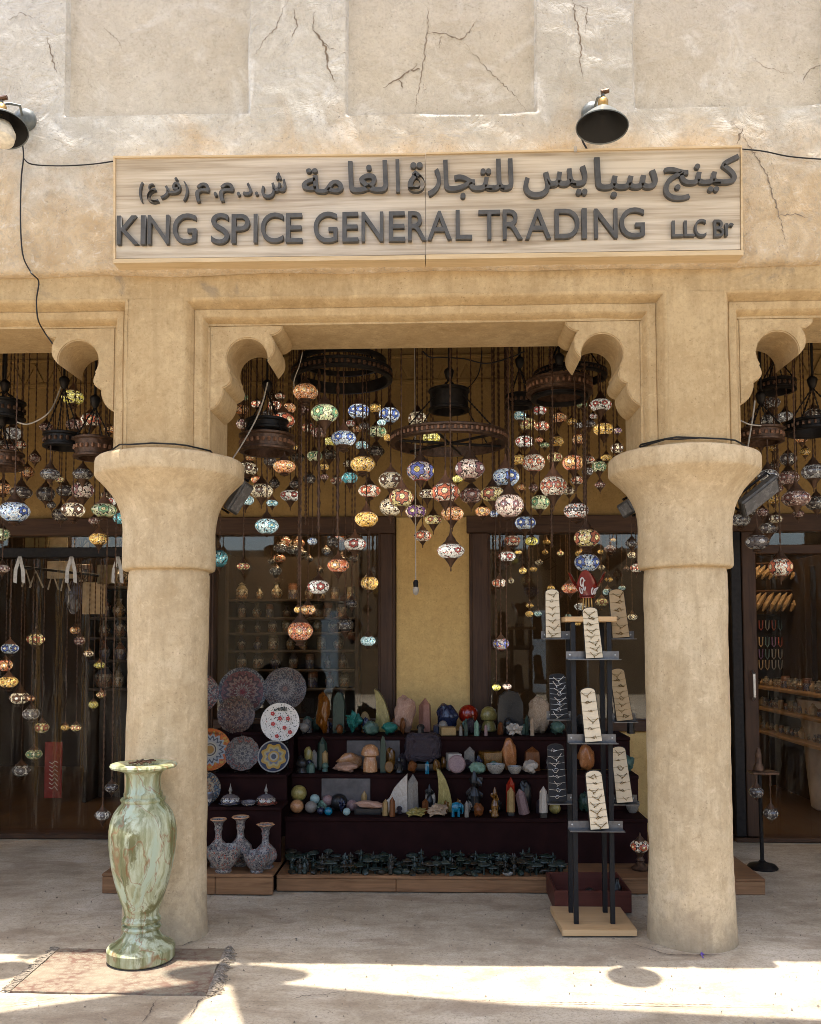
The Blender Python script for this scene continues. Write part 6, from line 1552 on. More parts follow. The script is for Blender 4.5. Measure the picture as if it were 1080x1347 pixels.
card(815, 773, 839, 22, 'tan', cy - .025, 'tan card of small dark bangles on the upper tray next to the column', off=2, n=6)
card(735, 886, 945, 23, 'black', cy - .025, 'black card of silver earrings, upper of two', off=1, n=8, lean=5)
card(818, 878, 948, 21, 'tan', cy - .025, 'tan card of small dark bangles on the middle tray next to the column', off=4, n=8)
card(733, 979, 1054, 23, 'black', cy - .025, 'black card of silver earrings, lower of two', off=1, n=8, lean=5)
card(819, 982, 1056, 21, 'cream', cy - .025, 'cream card of small gold bangles on the lower tray next to the column', off=3, n=7)
# red tulip glass on the stand
p = P(773, 811, cy + .02); tz = zt + .0305; s = mpp(p)
tu = thing('tulip_glass', 'dark red tulip shaped glass with white scrolls on thin gold legs', 'glass', (p.x, cy + .02, tz))
redg = mat_simple('ruby_glass', (.14, .012, .008), .12, coat=.8, bump=0, var=.2); wsc = mat_simple('white_scroll', (.55, .5, .47), .4, bump=0)
H_ = (811 - 752) * s
cz = cy + .02; n_ = 64; rows_ = 9
def petal(a, v):
    pk = abs(math.cos(2 * a + .5)) ** .8
    r_ = (.17 + .25 * v ** 1.5 * (.5 + .5 * pk)) * H_; z_ = tz + H_ * (.42 + v * (.24 + .36 * pk ** 2))
    return r_, z_
vs = []
for side in (0, 1):
    for i in range(rows_ + 1):
        v = (i if side == 0 else rows_ - i) / rows_
        for k_ in range(n_):
            a = 2 * math.pi * k_ / n_; r_, z_ = petal(a, v); r_ -= side * .010
            vs.append((p.x + r_ * math.cos(a), cz + r_ * math.sin(a), z_ - side * .002 * (v == 1)))
mb = MB(); mb.add(vs, [(i * n_ + k_, i * n_ + (k_ + 1) % n_, (i + 1) * n_ + (k_ + 1) % n_, (i + 1) * n_ + k_) for i in range(2 * rows_ + 1) for k_ in range(n_)])
mb.lathe([(.05 * H_, .42 * H_), (.17 * H_, .44 * H_), (.22 * H_, .47 * H_), (.05 * H_, .48 * H_)], 24, (p.x, cz, tz))
mb.build('cup', redg, tu, smooth=60)
for a0_ in (-math.pi / 2 - .55, -math.pi / 2 + .55):
    wl = MB()
    for f_, (da, v0) in enumerate(((.0, .62), (.16, .42), (-.16, .42))):
        pts = []
        for t2 in np.linspace(0, 5.2, 16):
            sh_ = 1 - t2 / 7
            a = a0_ + da + .17 * math.cos(t2 + f_) * sh_; v = v0 + .25 * math.sin(t2 + f_) * sh_
            r_, z_ = petal(a, min(v, .95)); pts.append((p.x + (r_ + .003) * math.cos(a), cz + (r_ + .003) * math.sin(a), z_))
        wl.tube(pts, .004, 5)
    wl.build('scroll', wsc, tu, smooth=True)
for dx in (-.12, -.04, .04, .12):
    MB().tube([(p.x + dx * H_, cy + .02, tz + .0), (p.x + dx * H_ * .7, cy + .02, tz + H_ * .45)], .004, 6).build('leg', M['brass'], tu)
MB().lathe([(.16 * H_, 0), (.17 * H_, .006), (.1 * H_, .012)], 20, (p.x, cy + .02, tz)).build('foot', M['brass'], tu)
# maroon open box behind the stand
q0 = PZ(730, 1203, .0); xa, xb = q0.x, PZ(831, 1203, 0).x; yf = PZ(780, 1203, 0).y; hb = P(780, 1172, yf).z
bxo = thing('open_box', 'open maroon wooden box on the floor behind the jewellery stand', 'box', ((xa + xb) / 2, yf + .2, 0.002))
for nm, a in (('front_board', (xa, xb, yf, yf + .015, .01, hb)), ('back_board', (xa, xb, yf + .41, yf + .425, .01, hb)), ('side_board', (xa, xa + .015, yf + .0155, yf + .4095, .01, hb)), ('side_board', (xb - .015, xb, yf + .0155, yf + .4095, .01, hb)), ('bottom_board', (xa + .016, xb - .016, yf + .016, yf + .409, .012, .025))):
    MB().bbox(*a, .003).build(nm, mat_wood('maroon_board', (.05, .014, .010), (.10, .03, .02), 0), bxo)
for i, (dx, dy) in enumerate(((.2, .1), (.27, .16), (.33, .1), (.24, .25))):
    o = thing('boxed_stone', 'small dark shiny stone lying in the maroon box', 'stone', (xa + dx, yf + dy, .026), 'stones in the maroon box')
    link('body', ROCK[i % 5], o, scale=(.08, .06, .06), mat=X_['black'])
mg = thing('dark_bottle', 'short dark glass bottle standing in the maroon box', 'bottle', (xb - .06, yf + .12, .026))
MB().lathe([(.025, 0), (.028, .01), (.028, .1), (.012, .13), (.012, .15)], 14, (xb - .06, yf + .12, .026)).build('body', X_['black'], mg, smooth=40)
# chandelier-side: dark green plant-like edge display boards near the right pier are left plain

# ------------------------------------------------------------------ chandeliers
CH = {}
def ring_mesh(R_, h, mats=None, t_=.02):
    return [(R_ - t_, -h / 2), (R_, -h / 2), (R_ + .012, -h / 2 + .006), (R_ + .012, -h / 2 + .018), (R_, -h / 2 + .024), (R_, h / 2 - .024), (R_ + .012, h / 2 - .018), (R_ + .012, h / 2 - .006), (R_, h / 2), (R_ - t_, h / 2), (R_ - t_, -h / 2)]
def beaded(mb, a, b_, r=.006, n=6, step=.03):
    a, b_ = Vector(a), Vector(b_); L_ = (b_ - a).length; k_ = max(2, int(L_ / step)) * 2
    mb.tube([a.lerp(b_, i / k_) for i in range(k_ + 1)], [r * (1.5 if i % 2 else .65) for i in range(k_ + 1)], n)
def chandelier(key, px, py, w_, hpx, Y, label, mat='bronze', hook=None, tiers=(), cross=False, sag=0):
    c = P(px, py, Y); s = mpp(c); R_ = w_ * s / 2; h = hpx * s
    top = Vector((c.x, Y, 4.118))
    t = thing('ring_chandelier', label, 'chandelier', (c.x, Y, c.z - h / 2))
    MB().lathe(ring_mesh(R_, h), 56, tuple(c), close=False).build('ring', M[mat], t, smooth=30)
    # pierced studs round the band
    st = MB()
    nst = int(6.28 * R_ / .035)
    for k_ in range(nst):
        a = 6.283 * k_ / nst; q = c + Vector((math.cos(a) * (R_ + .003), math.sin(a) * (R_ + .003), 0))
        st.lathe([(.009, -.012), (.011, 0), (.009, .012)], 5, tuple(q))
    so_ = st.build('stud', M['copper'] if mat == 'bronze' else M['bronze'], t); so_['kind'] = 'stuff'
    hk = P(px, hook, Y).z if hook else min(4.05, c.z + R_ * 1.4 + .1)
    hk = min(hk, 4.06)
    can = MB().lathe([(.008, hk - .06), (.022, hk - .045), (.034, hk), (.03, hk + .012), (.008, hk + .03)], 14, (c.x, Y, 0)).build('canopy', M['iron'], t, smooth=40)
    MB().tube([(c.x, Y, hk + .02), (c.x, Y, 4.118)], .008, 6).build('rod', M['iron'], t)
    for k_ in range(4):
        a = 6.283 * (k_ + .5) / 4; mb = MB(); beaded(mb, (c.x + math.cos(a) * R_ * .97, Y + math.sin(a) * R_ * .97, c.z + h / 2), (c.x, Y, hk - .05), .0045); mb.build('chain', M['iron'], t)
    if cross:
        for k_ in range(3):
            a = 3.1416 * k_ / 3 + .3; MB().tube([c + Vector((math.cos(a) * R_ * .98, math.sin(a) * R_ * .98, -h * .3)), c - Vector((math.cos(a) * R_ * .98, math.sin(a) * R_ * .98, h * .3))], .009, 6).build('spoke', M['iron'], t)
    for tp, tw, th_ in tiers:
        z_ = P(px, tp, Y).z; R2_ = tw * s / 2; h2 = th_ * s
        MB().lathe(ring_mesh(R2_, h2), 40, (c.x, Y, z_), close=False).build('upper_ring', M['iron'], t, smooth=30)
    CH[key] = (c, R_, c.z - h / 2)
    return t
chandelier('a', 450, 494, 128, 15, .95, 'wide dark ring chandelier just behind the left arch bracket', 'iron', tiers=((476, 112, 7),))
chandelier('b', 351, 584, 68, 24, .85, 'small brown band chandelier hung low beside the left column', 'bronze', hook=505, tiers=((560, 52, 16),))
chandelier('c', 591, 579, 152, 14, 1.10, 'big bronze ring chandelier hung low in front of the ochre pier', 'bronze', hook=489, tiers=((527, 50, 30),), cross=True)
chandelier('d', 736, 510, 82, 20, 1.0, 'brown band chandelier behind the right arch bracket', 'bronze', hook=470, tiers=((524, 70, 6),))
chandelier('e', 750, 494, 92, 10, 1.75, 'dark wide ring chandelier high up, farther back at the right', 'iron')
chandelier('f', 684, 528, 34, 18, 1.45, 'narrow dark ring chandelier beside the brown band one', 'iron', hook=474)
chandelier('g', 83, 580, 46, 20, .9, 'black band chandelier under the left arch bracket, over dark lanterns', 'iron', hook=500)
chandelier('h', 124, 590, 48, 28, .8, 'brown band chandelier partly behind the left column capital', 'bronze', hook=525)
chandelier('i', 6, 540, 48, 26, .95, 'black band chandelier cut by the left picture edge, higher one', 'iron', hook=505)
chandelier('j', 2, 606, 52, 22, 1.0, 'brown band chandelier cut by the left picture edge, lower one', 'bronze')
chandelier('k', 1002, 573, 52, 20, 1.0, 'brown band chandelier next to the right column', 'bronze', hook=520)
chandelier('l', 1070, 562, 70, 16, 1.1, 'wide black ring chandelier at the far right of the veranda', 'iron', hook=500)
chandelier('m', 1022, 508, 44, 16, 1.6, 'dark band chandelier high in the right bay', 'iron')

# ------------------------------------------------------------------ mosaic lanterns
GL = [(.30, -.66), (.52, -.60), (.78, -.42), (.95, -.18), (1.0, .02), (.95, .22), (.80, .42), (.55, .58), (.34, .64)]
GLOBE = MB().lathe(GL, 28).mesh('globe', None, 40); GLOBE.materials.append(X_['grey'])
GLOBE_T = MB().lathe([(.3, -.95), (.55, -.8), (.85, -.45), (1.0, -.05), (.97, .25), (.78, .58), (.5, .85), (.3, .95)], 28).mesh('globe', X_['grey'], 40)
CAPM = MB().lathe([(.60, .54), (.62, .58), (.55, .66), (.42, .76), (.36, .86), (.30, .98), (.16, 1.12), (.09, 1.3), (.06, 1.55)], 18).mesh('cap', X_['grey'], 40)
CAPT = MB().lathe([(.50, .82), (.52, .88), (.42, .98), (.28, 1.1), (.16, 1.25), (.09, 1.45), (.06, 1.6)], 18).mesh('cap', X_['grey'], 40)
FINL = MB().lathe([(.01, -1.75), (.05, -1.68), (.05, -1.5), (.035, -1.42), (.10, -1.32), (.12, -1.24), (.2, -1.1), (.36, -.84), (.48, -.68), (.55, -.62), (.55, -.56), (.5, -.54)], 18).mesh('finial', X_['grey'], 40)
CUPM = MB().lathe([(.04, -1.2), (.08, -1.16), (.14, -1.08), (.36, -1.02), (.40, -.96), (.30, -.86), (.38, -.74), (.54, -.64), (.55, -.58), (.5, -.54)], 18).mesh('cup', X_['grey'], 40)
_lan = []
CEILZ = 4.118
def pal(name):
    d = dict(
     amber=((.62, .33, .05), (.75, .5, .12), (.5, .2, .03), (.55, .28, .04)), gold=((.55, .42, .14), (.3, .08, .04), (.6, .5, .2), (.3, .25, .1)),
     white=((.62, .58, .50), (.30, .05, .04), (.5, .45, .35), (.4, .4, .36)), cream=((.60, .50, .32), (.10, .05, .03), (.6, .55, .45), (.45, .33, .18)),
     red=((.55, .13, .04), (.6, .3, .10), (.62, .52, .35), (.35, .07, .03)), orange=((.58, .2, .05), (.62, .35, .12), (.5, .42, .3), (.35, .12, .04)),
     blue=((.44, .50, .54), (.05, .10, .30), (.55, .52, .4), (.2, .3, .4)), aqua=((.36, .52, .52), (.12, .3, .34), (.55, .55, .3), (.3, .42, .42)),
     green=((.50, .50, .26), (.14, .28, .14), (.58, .5, .2), (.32, .33, .15)), redwhite=((.60, .52, .38), (.40, .09, .04), (.55, .4, .2), (.3, .12, .07)),
     pink=((.58, .44, .34), (.22, .09, .09), (.55, .5, .46), (.42, .26, .2)), purple=((.55, .36, .2), (.18, .07, .2), (.55, .42, .2), (.28, .18, .28)),
     multi=((.5, .42, .36), (.1, .12, .34), (.55, .4, .08), (.4, .08, .06)), teal=((.05, .26, .28), (.08, .4, .42), (.4, .5, .45), (.04, .16, .18)),
     dim=((.14, .12, .10), (.05, .04, .04), (.2, .17, .14), (.06, .05, .045)), grey=((.26, .25, .23), (.08, .07, .07), (.3, .28, .26), (.14, .13, .12)),
     dimred=((.24, .13, .10), (.12, .04, .03), (.28, .2, .17), (.14, .07, .05)), yellow=((.62, .52, .05), (.66, .6, .2), (.6, .5, .1), (.4, .3, .03)),
     check=((.55, .5, .45), (.04, .03, .03), (.55, .5, .45), (.42, .10, .05)))
    return d[name]
def lantern(px, py, w_, col, label, glow=1.0, fin='long', size=.34, cnt=5, Y=None, hang=None, shape=0, grp='mosaic lanterns hung in the veranda', zt_=None, tile=9):
    w_ *= 1.07
    D_ = F * .155 / w_; want = Y if Y is not None else min(max(D_ - 4.69, .62), 2.1)
    rp = w_ / 2
    best = None
    if hang and Y is None:
        c, R_, zb = CH[hang]
        for yy in np.linspace(c.y - R_, c.y + R_, 25):
            p = P(px, py, yy); dd = abs(math.hypot(p.x - c.x, yy - c.y) - R_ * .96)
            if best is None or dd < best[0]: best = (dd, yy)
        if best[0] < .08: want = best[1]; zt_ = zb + .01
        else: hang = None
    for off in [0] + [s_ * k_ * .06 for k_ in range(1, 26) for s_ in (1, -1)]:
        yy = want + off
        if Y is None and not (.56 < yy < 2.2): continue
        p = P(px, py, yy); r_ = rp * mpp(p)
        if all(math.hypot(p.x - q.x, yy - q.y) > max(r_, rq) + .012 or (hang and abs(p.z - q.z) > (r_ + rq) * 1.5 and math.hypot(p.x - q.x, yy - q.y) > .03) for q, rq in _lan): break
    p = P(px, py, yy); r_ = rp * mpp(p); _lan.append((p, r_))
    t = thing('mosaic_lantern', label, 'lantern', tuple(p), grp)
    A_, B_, C_, D2 = [tuple((q_ * .9 + .10 * (sum(c) / 3) * k3) * .85 for q_, k3 in zip(c, (1.1, 1.0, .78))) for c in pal(col)]
    tile = max(5.0, min(11.0, w_ / 3.4))
    m_ = mat_mosaic(A_, B_, C_, D2, cnt, size, round(tile), round(EMIT * glow, 3))
    zs_ = random.choice((.86, .95, 1.0, 1.0, 1.1, 1.2)); link('globe', GLOBE_T if shape else GLOBE, t, scale=(r_, r_, r_ * zs_), rot=(0, 0, random.uniform(0, 6.28)), mat=m_)
    mm = M['copper'] if glow > .6 and random.random() < .5 else M['bronze']
    ck = random.choice((.85, 1.0, 1.15)); link('cap', CAPT if shape else CAPM, t, (0, 0, (zs_ - 1) * .55 * r_ + (1 - ck) * .55 * r_), scale=(r_ * random.choice((1, 1, 1.12)), r_, r_ * ck), mat=mm)
    o = link('finial' if fin == 'long' else 'cup', FINL if fin == 'long' else CUPM, t, (0, 0, (1 - zs_) * .55 * r_), scale=(r_, r_, r_ * random.choice((.8, .9, 1.0))), mat=M['bronze'])
    if shape: o.location = (0, 0, -.26 * r_ - (zs_ - 1) * .55 * r_)
    zc = (zt_ if zt_ else CEILZ)
    if zc - p.z > r_ * 1.5:
        mb = MB(); beaded(mb, (0, 0, r_ * 1.45), (0, 0, zc - p.z), .0042, 5, .045)
        link('chain', mb.mesh('chain', M['bronze'], 60), t)
    return t
EMIT = 0.62
LN = [
 # under the big ring, in front of the ochre pier
 (618, 617, 37, 'pink', 'large pink lantern with a white V on its front, under the big ring', .7, 'cup', .5, 3, 'c'),
 (553, 620, 34, 'multi', 'white lantern with blue and red rays round a yellow target', .9, 'long', .5, 4, 'c'),
 (665, 628, 34, 'blue', 'turquoise lantern with a blue star under a dark red swoosh', .9, 'cup', .4, 3, 'c'),
 (586, 648, 36, 'redwhite', 'white lantern with big red and black petals, centre of the cluster', 1.0, 'long', .5, 5, 'c'),
 (648, 650, 30, 'gold', 'cream and gold lantern crossed by a black arc', .9, 'long', .45, 3, None),
 (562, 650, 21, 'cream', 'small cream lantern with dark leaves, tucked by the red and white one', .8, 'long', .35, 5, None),
 (602, 630, 13, 'yellow', 'tiny yellow and red lantern behind the pink V one', 1.1, 'long', .4, 5, None),
 (620, 652, 29, 'dimred', 'dim brown red lantern below the pink V one', .5, 'long', .45, 5, None),
 (635, 673, 19, 'orange', 'blue and orange lantern right of the ochre pier top', .9, 'long', .5, 3, None),
 (670, 665, 36, 'pink', 'speckled white and pink lantern over the right window lintel', .8, 'cup', .2, 7, None),
 (595, 676, 28, 'orange', 'clear orange lantern glowing from a bright core', 1.2, 'long', .25, 6, None),
 (570, 684, 22, 'gold', 'yellow lantern with two black dots, in front of the ochre pier', 1.0, 'long', .3, 5, None),
 (593, 725, 34, 'white', 'white crackle lantern hanging lowest before the ochre pier', .75, 'long', .22, 3, None),
 (556, 705, 22, 'redwhite', 'red and white lantern left of the white crackle one', 1.1, 'long', .45, 4, None),
 (650, 676, 11, 'blue', 'tiny bluish white lantern next to the speckled pink one', .7, 'long', .3, 5, None),
 (514, 632, 30, 'cream', 'cream lantern with dark starry flowers, left end of the big ring', .9, 'long', .33, 5, 'c'),
 (528, 655, 31, 'gold', 'gold lantern with red leaf bands under the cream starry one', .9, 'long', .5, 4, None),
 (514, 667, 28, 'cream', 'pale cream mosaic lantern, plain crackle, lower left of the big ring', .75, 'long', .12, 9, None),
 (547, 673, 26, 'purple', 'orange and purple lantern left of the ochre pier', 1.0, 'long', .5, 4, None),
 (567, 576, 23, 'yellow', 'yellow and clear lantern seen through the big ring', .8, 'cup', .3, 6, None),
 (549, 551, 23, 'cream', 'cream lantern with black spots peeping over the big ring', 1.0, 'cup', .3, 5, None),
 # left half of the middle bay
 (402, 516, 31, 'orange', 'pale lantern with coral lattice, highest by the left bracket', .8, 'cup', .2, 9, None),
 (427, 544, 34, 'green', 'green and yellow lantern under the wide dark ring', .9, 'long', .4, 4, None),
 (472, 541, 27, 'blue', 'blue white lantern with dark vertical stripes', 1.1, 'long', .3, 9, None),
 (452, 577, 31, 'blue', 'blue and white mosaic lantern of fine chips', .9, 'cup', .3, 6, None),
 (434, 581, 14, 'yellow', 'tiny bright yellow lantern beside the blue mosaic one', 1.3, 'long', .4, 5, None),
 (512, 546, 26, 'blue', 'white lantern with a band of royal blue flowers', 1.0, 'cup', .4, 5, None),
 (496, 568, 23, 'green', 'grey green lantern with one purple flower', .8, 'long', .4, 3, None),
 (502, 556, 11, 'aqua', 'tiny white lantern lit behind the royal blue one', 1.4, 'long', .3, 5, None),
 (476, 586, 17, 'aqua', 'clear striped lantern above the plain amber one', .9, 'cup', .25, 8, None),
 (511, 576, 12, 'amber', 'tiny amber lantern beside the edge of the big ring', .8, 'long', .3, 5, None),
 (433, 598, 21, 'dim', 'unlit dark lantern under the tiny yellow one', 0, 'long', .35, 5, None),
 (495, 594, 21, 'dim', 'unlit dark purple lantern right of the clear striped one', 0, 'long', .35, 5, None),
 (461, 557, 11, 'white', 'tiny white and black lantern above the blue mosaic one', .8, 'long', .4, 5, None),
 (477, 611, 30, 'amber', 'plain amber lantern with fine crackle', 1.2, 'cup', .15, 8, None),
 (460, 629, 20, 'teal', 'small teal and white lantern left of the plain amber one', .9, 'long', .35, 5, None),
 (486, 646, 28, 'redwhite', 'white and orange lantern with a red flower under the amber one', 1.1, 'cup', .45, 4, None),
 (482, 683, 29, 'amber', 'amber lantern with one white daisy on the window lintel line', 1.3, 'cup', .3, 3, None),
 (372, 554, 30, 'redwhite', 'white lantern with a scarlet star flower beside the left bracket', 1.0, 'cup', .6, 4, None),
 (380, 537, 17, 'orange', 'small glowing orange lantern above the scarlet star one', 1.1, 'long', .2, 6, None),
 (361, 534, 18, 'redwhite', 'small orange and white lantern under the left bracket notch', .9, 'long', .4, 5, None),
 (338, 532, 15, 'redwhite', 'small white lantern with a red spot under the left bracket notch', 1.1, 'long', .5, 4, None),
 (319, 558, 16, 'pink', 'small pinkish white lantern close to the left jamb', .6, 'long', .3, 5, None),
 (326, 617, 25, 'cream', 'pale lantern with a bright yellow patch beside the left capital', 1.0, 'cup', .3, 3, None),
 (337, 631, 13, 'red', 'tiny red lantern just right of the left capital', 1.2, 'long', .4, 5, None),
 (374, 614, 28, 'orange', 'amber lantern with a red swag and cream band, under the brown band chandelier', .9, 'cup', .3, 4, 'b'),
 (344, 646, 28, 'cream', 'pale yellow lantern with one dark flower beside the left capital', .9, 'long', .3, 3, None),
 (358, 662, 15, 'aqua', 'small light blue lantern with black rings', 1.0, 'long', .4, 4, None),
 (323, 658, 21, 'aqua', 'pale aqua lantern half behind the left capital', .8, 'long', .2, 6, None),
 (382, 652, 25, 'white', 'white lantern with small green flowers, fourth of the group by the left capital', .9, 'long', .3, 5, None),
 (351, 692, 29, 'aqua', 'ice blue lantern with a yellow spot on the left window lintel', .9, 'cup', .3, 4, None),
 (392, 602, 17, 'dim', 'unlit dark lantern right of the amber swag one', 0, 'long', .3, 5, None),
 (361, 636, 14, 'dim', 'unlit dark little lantern among the group by the left capital', 0, 'long', .3, 5, None),
 (337, 556, 22, 'dim', 'unlit dark lantern in the shadow of the left bracket', 0, 'long', .3, 5, None),
 # low ones in front of the left window
 (467, 716, 28, 'white', 'white lantern with pink and green rings in front of the left window', .9, 'long', .4, 4, None),
 (445, 744, 27, 'red', 'red lantern with a cream flower in front of the left window', 1.0, 'long', .42, 3, None),
 (419, 772, 27, 'white', 'white lantern with an aqua patch in front of the left window', .9, 'long', .35, 4, None),
 (405, 802, 19, 'orange', 'small amber star lantern in front of the left window', 1.0, 'cup', .4, 5, None),
 (392, 802, 10, 'amber', 'tiny amber lantern touching the amber star one', .9, 'long', .3, 5, None),
 (395, 830, 31, 'red', 'scarlet orange lantern hanging lowest in front of the left window', .9, 'cup', .25, 7, None),
 (486, 767, 22, 'amber', 'peach amber lantern at the right jamb of the left window', 1.0, 'cup', .3, 6, None),
 (484, 843, 19, 'aqua', 'ice white lantern low at the right jamb of the left window', 1.0, 'cup', .2, 6, None),
 (454, 822, 21, 'dim', 'large unlit dark lantern in front of the left window', 0, 'long', .3, 5, None, 1),
 (463, 794, 15, 'dim', 'smaller unlit dark lantern above the large unlit one', 0, 'long', .3, 5, None),
 (411, 712, 12, 'blue', 'tiny blue ball lantern at the top of the left window', .9, 'long', .1, 6, None),
 (438, 713, 15, 'dim', 'small dark blue lantern at the top of the left window', .1, 'long', .2, 5, None),
 (289, 735, 20, 'teal', 'teal teardrop lantern against the left column neck', .5, 'long', .2, 5, None, 1),
 (320, 745, 16, 'gold', 'small gold star lantern at the left of the left window', 1.0, 'long', .5, 4, None),
 # right half
 (710, 540, 17, 'white', 'small white lantern glowing like a daisy, behind the right brown band', 1.2, 'long', .5, 4, None),
 (684, 547, 15, 'aqua', 'small clear lantern under the narrow dark ring', .8, 'long', .3, 5, None),
 (694, 558, 20, 'gold', 'small clear gold lantern under the narrow dark ring', .9, 'long', .3, 5, None),
 (713, 561, 18, 'redwhite', 'small red and white lantern below the glowing daisy one', 1.0, 'long', .5, 4, None),
 (735, 550, 20, 'orange', 'dim orange lantern directly under the brown band at the right', .4, 'long', .3, 5, None),
 (690, 581, 23, 'white', 'white lantern with green and black chips above the red chip one', .9, 'long', .3, 6, None),
 (709, 579, 10, 'red', 'tiny magenta red lantern behind the white chip ones', .8, 'long', .2, 5, None),
 (702, 609, 28, 'redwhite', 'white lantern full of small red chips', .8, 'long', .22, 8, None),
 (730, 602, 19, 'gold', 'gold and white lantern between the red chip one and the red one', .8, 'long', .35, 5, None),
 (754, 609, 27, 'red', 'bright red lantern with a clear band, right of the middle', 1.1, 'long', .5, 4, None),
 (728, 640, 33, 'redwhite', 'white lantern with turquoise and red bands of tiles', .85, 'long', .25, 9, None),
 (710, 661, 24, 'green', 'pale green lantern above the right window lintel', 1.0, 'long', .35, 4, None),
 (758, 672, 31, 'check', 'black and white check lantern with a coral lower edge', .8, 'cup', .2, 12, None),
 (762, 560, 13, 'grey', 'small greyish lantern left of the grey star one', .5, 'long', .3, 5, None),
 (776, 558, 14, 'grey', 'small grey lantern with a star ring, right bracket side', .5, 'long', .5, 4, None),
 (761, 578, 16, 'orange', 'small cream and red lantern above the bright red one', .9, 'long', .4, 4, None),
 (790, 533, 27, 'white', 'white chip lantern touching the right arch bracket', .9, 'long', .25, 7, None),
 (794, 565, 25, 'amber', 'dark amber lantern under the white chip one by the right bracket', .8, 'long', .3, 5, None),
 (812, 567, 12, 'purple', 'small purple lantern half behind the right jamb', .5, 'long', .4, 4, None),
 (812, 590, 16, 'cream', 'small cream lantern with a red ring beside the right jamb', 1.1, 'long', .5, 4, None),
 (780, 548, 11, 'white', 'tiny white lantern behind the white chip one', .7, 'long', .3, 5, None),
 (691, 688, 26, 'blue', 'white and cobalt lantern on the right window lintel', .9, 'long', .4, 5, None),
 (772, 708, 32, 'gold', 'gold lantern with a dark target, before the right window', .9, 'cup', .5, 3, None),
 (699, 712, 16, 'yellow', 'small plain yellow lantern before the right window', 1.0, 'cup', .05, 8, None),
 (674, 711, 20, 'redwhite', 'red and white striped lantern before the right window', .7, 'cup', .4, 6, None),
 (667, 732, 21, 'white', 'mint white lantern before the right window', .8, 'cup', .35, 4, None),
 (772, 740, 31, 'blue', 'dim blue lantern under the dark target one', .35, 'cup', .4, 4, None),
 (657, 767, 19, 'redwhite', 'white lantern with a red disc before the right window', .8, 'cup', .5, 3, None),
 (750, 774, 21, 'red', 'coral lantern behind the red tulip glass', .8, 'long', .3, 6, None),
 (659, 847, 20, 'multi', 'yellow blue and red lantern low before the right window', .9, 'cup', .4, 4, None),
 (653, 904, 11, 'yellow', 'tiny bright yellow lantern just above the black stone slab', 1.4, 'long', .05, 5, None),
 (667, 903, 11, 'pink', 'tiny pink lantern just above the black stone slab', 1.2, 'long', .05, 5, None),
 (831, 715, 16, 'dim', 'dim brown lantern against the neck of the right column', .3, 'long', .3, 5, None),
 (837, 747, 15, 'redwhite', 'small pale lantern at the edge of the right column', .5, 'long', .3, 5, None),
 # left bay
 (96, 523, 27, 'yellow', 'yellow white lantern hanging highest in the left bay', .9, 'cup', .3, 4, None),
 (99, 559, 23, 'dimred', 'brown red lantern above the black band chandelier', .5, 'long', .35, 4, None),
 (119, 553, 25, 'redwhite', 'white lantern with red patches beside the left scalloped bracket', .7, 'long', .5, 4, None),
 (144, 565, 14, 'orange', 'small orange white lantern at the edge of the left pilaster', .6, 'long', .4, 4, None),
 (17, 571, 24, 'grey', 'pale dim lantern between the two bands at the left picture edge', .5, 'long', .3, 5, None),
 (66, 624, 24, 'grey', 'grey mosaic lantern first below the black band chandelier', .15, 'long', .3, 5, 'g'),
 (78, 631, 12, 'gold', 'small tan lantern between the grey and the dark ones in the left bay', .4, 'long', .3, 5, None),
 (60, 650, 23, 'dim', 'dark lantern with white wavy band, farther from the column', .2, 'long', .45, 5, None),
 (86, 646, 22, 'dim', 'dark lantern with white wavy band, nearer the column', .2, 'long', .45, 5, None),
 (109, 624, 25, 'dim', 'plain dark lantern under the brown band beside the left column', .1, 'long', .3, 5, 'h'),
 (109, 645, 27, 'pink', 'grey lantern with one red flower beside the left column', .5, 'long', .4, 3, None),
 (28, 648, 27, 'dim', 'dark lantern with jagged white pattern in the left bay', .3, 'long', .5, 4, None),
 (4, 643, 22, 'orange', 'peach lantern cut by the left picture edge', .6, 'cup', .35, 4, None),
 (19, 673, 37, 'blue', 'largest grey blue lantern with a blue flower in the left bay', .5, 'cup', .3, 3, None),
 (96, 671, 29, 'cream', 'cream gold lantern glowing low in the left bay', .8, 'cup', .4, 4, None),
 (80, 677, 22, 'dim', 'dark lantern half behind the cream gold one', .1, 'long', .4, 4, None),
 (137, 671, 30, 'green', 'green lantern with white flowers beside the left column', .8, 'cup', .4, 4, None),
 (159, 682, 19, 'teal', 'turquoise lantern touching the left column neck', 1.3, 'long', .35, 4, None),
 (124, 685, 14, 'dimred', 'small brown lantern between the cream gold and the amber one', .4, 'long', .3, 5, None),
 (130, 709, 23, 'amber', 'dark amber lantern hanging before the left transom', .8, 'long', .3, 6, None),
 (2, 703, 20, 'green', 'pale green lantern cut by the left picture edge', .6, 'long', .3, 5, None),
 (3, 748, 18, 'pink', 'dim pink lantern low at the left picture edge', .4, 'long', .3, 5, None),
 (5, 537, 17, 'orange', 'peach lantern inside the black band at the left picture edge', .7, 'long', .2, 5, None),
 (149, 660, 16, 'white', 'small white lantern tucked behind the left capital', .6, 'long', .3, 5, None),
 # right bay
 (1015, 530, 21, 'grey', 'grey lattice lantern highest in the right bay', .15, 'long', .25, 7, None),
 (1011, 553, 21, 'grey', 'grey speckled lantern nearest the right column, second row', .15, 'long', .2, 7, None),
 (1033, 549, 21, 'grey', 'grey lantern with a bright spark in the right bay', .4, 'long', .3, 5, None),
 (1070, 547, 24, 'dim', 'dark lantern high at the right picture edge', .1, 'long', .3, 5, None),
 (1037, 604, 21, 'dim', 'dark lantern with white flowers under the right bay chandeliers', .3, 'long', .5, 4, None),
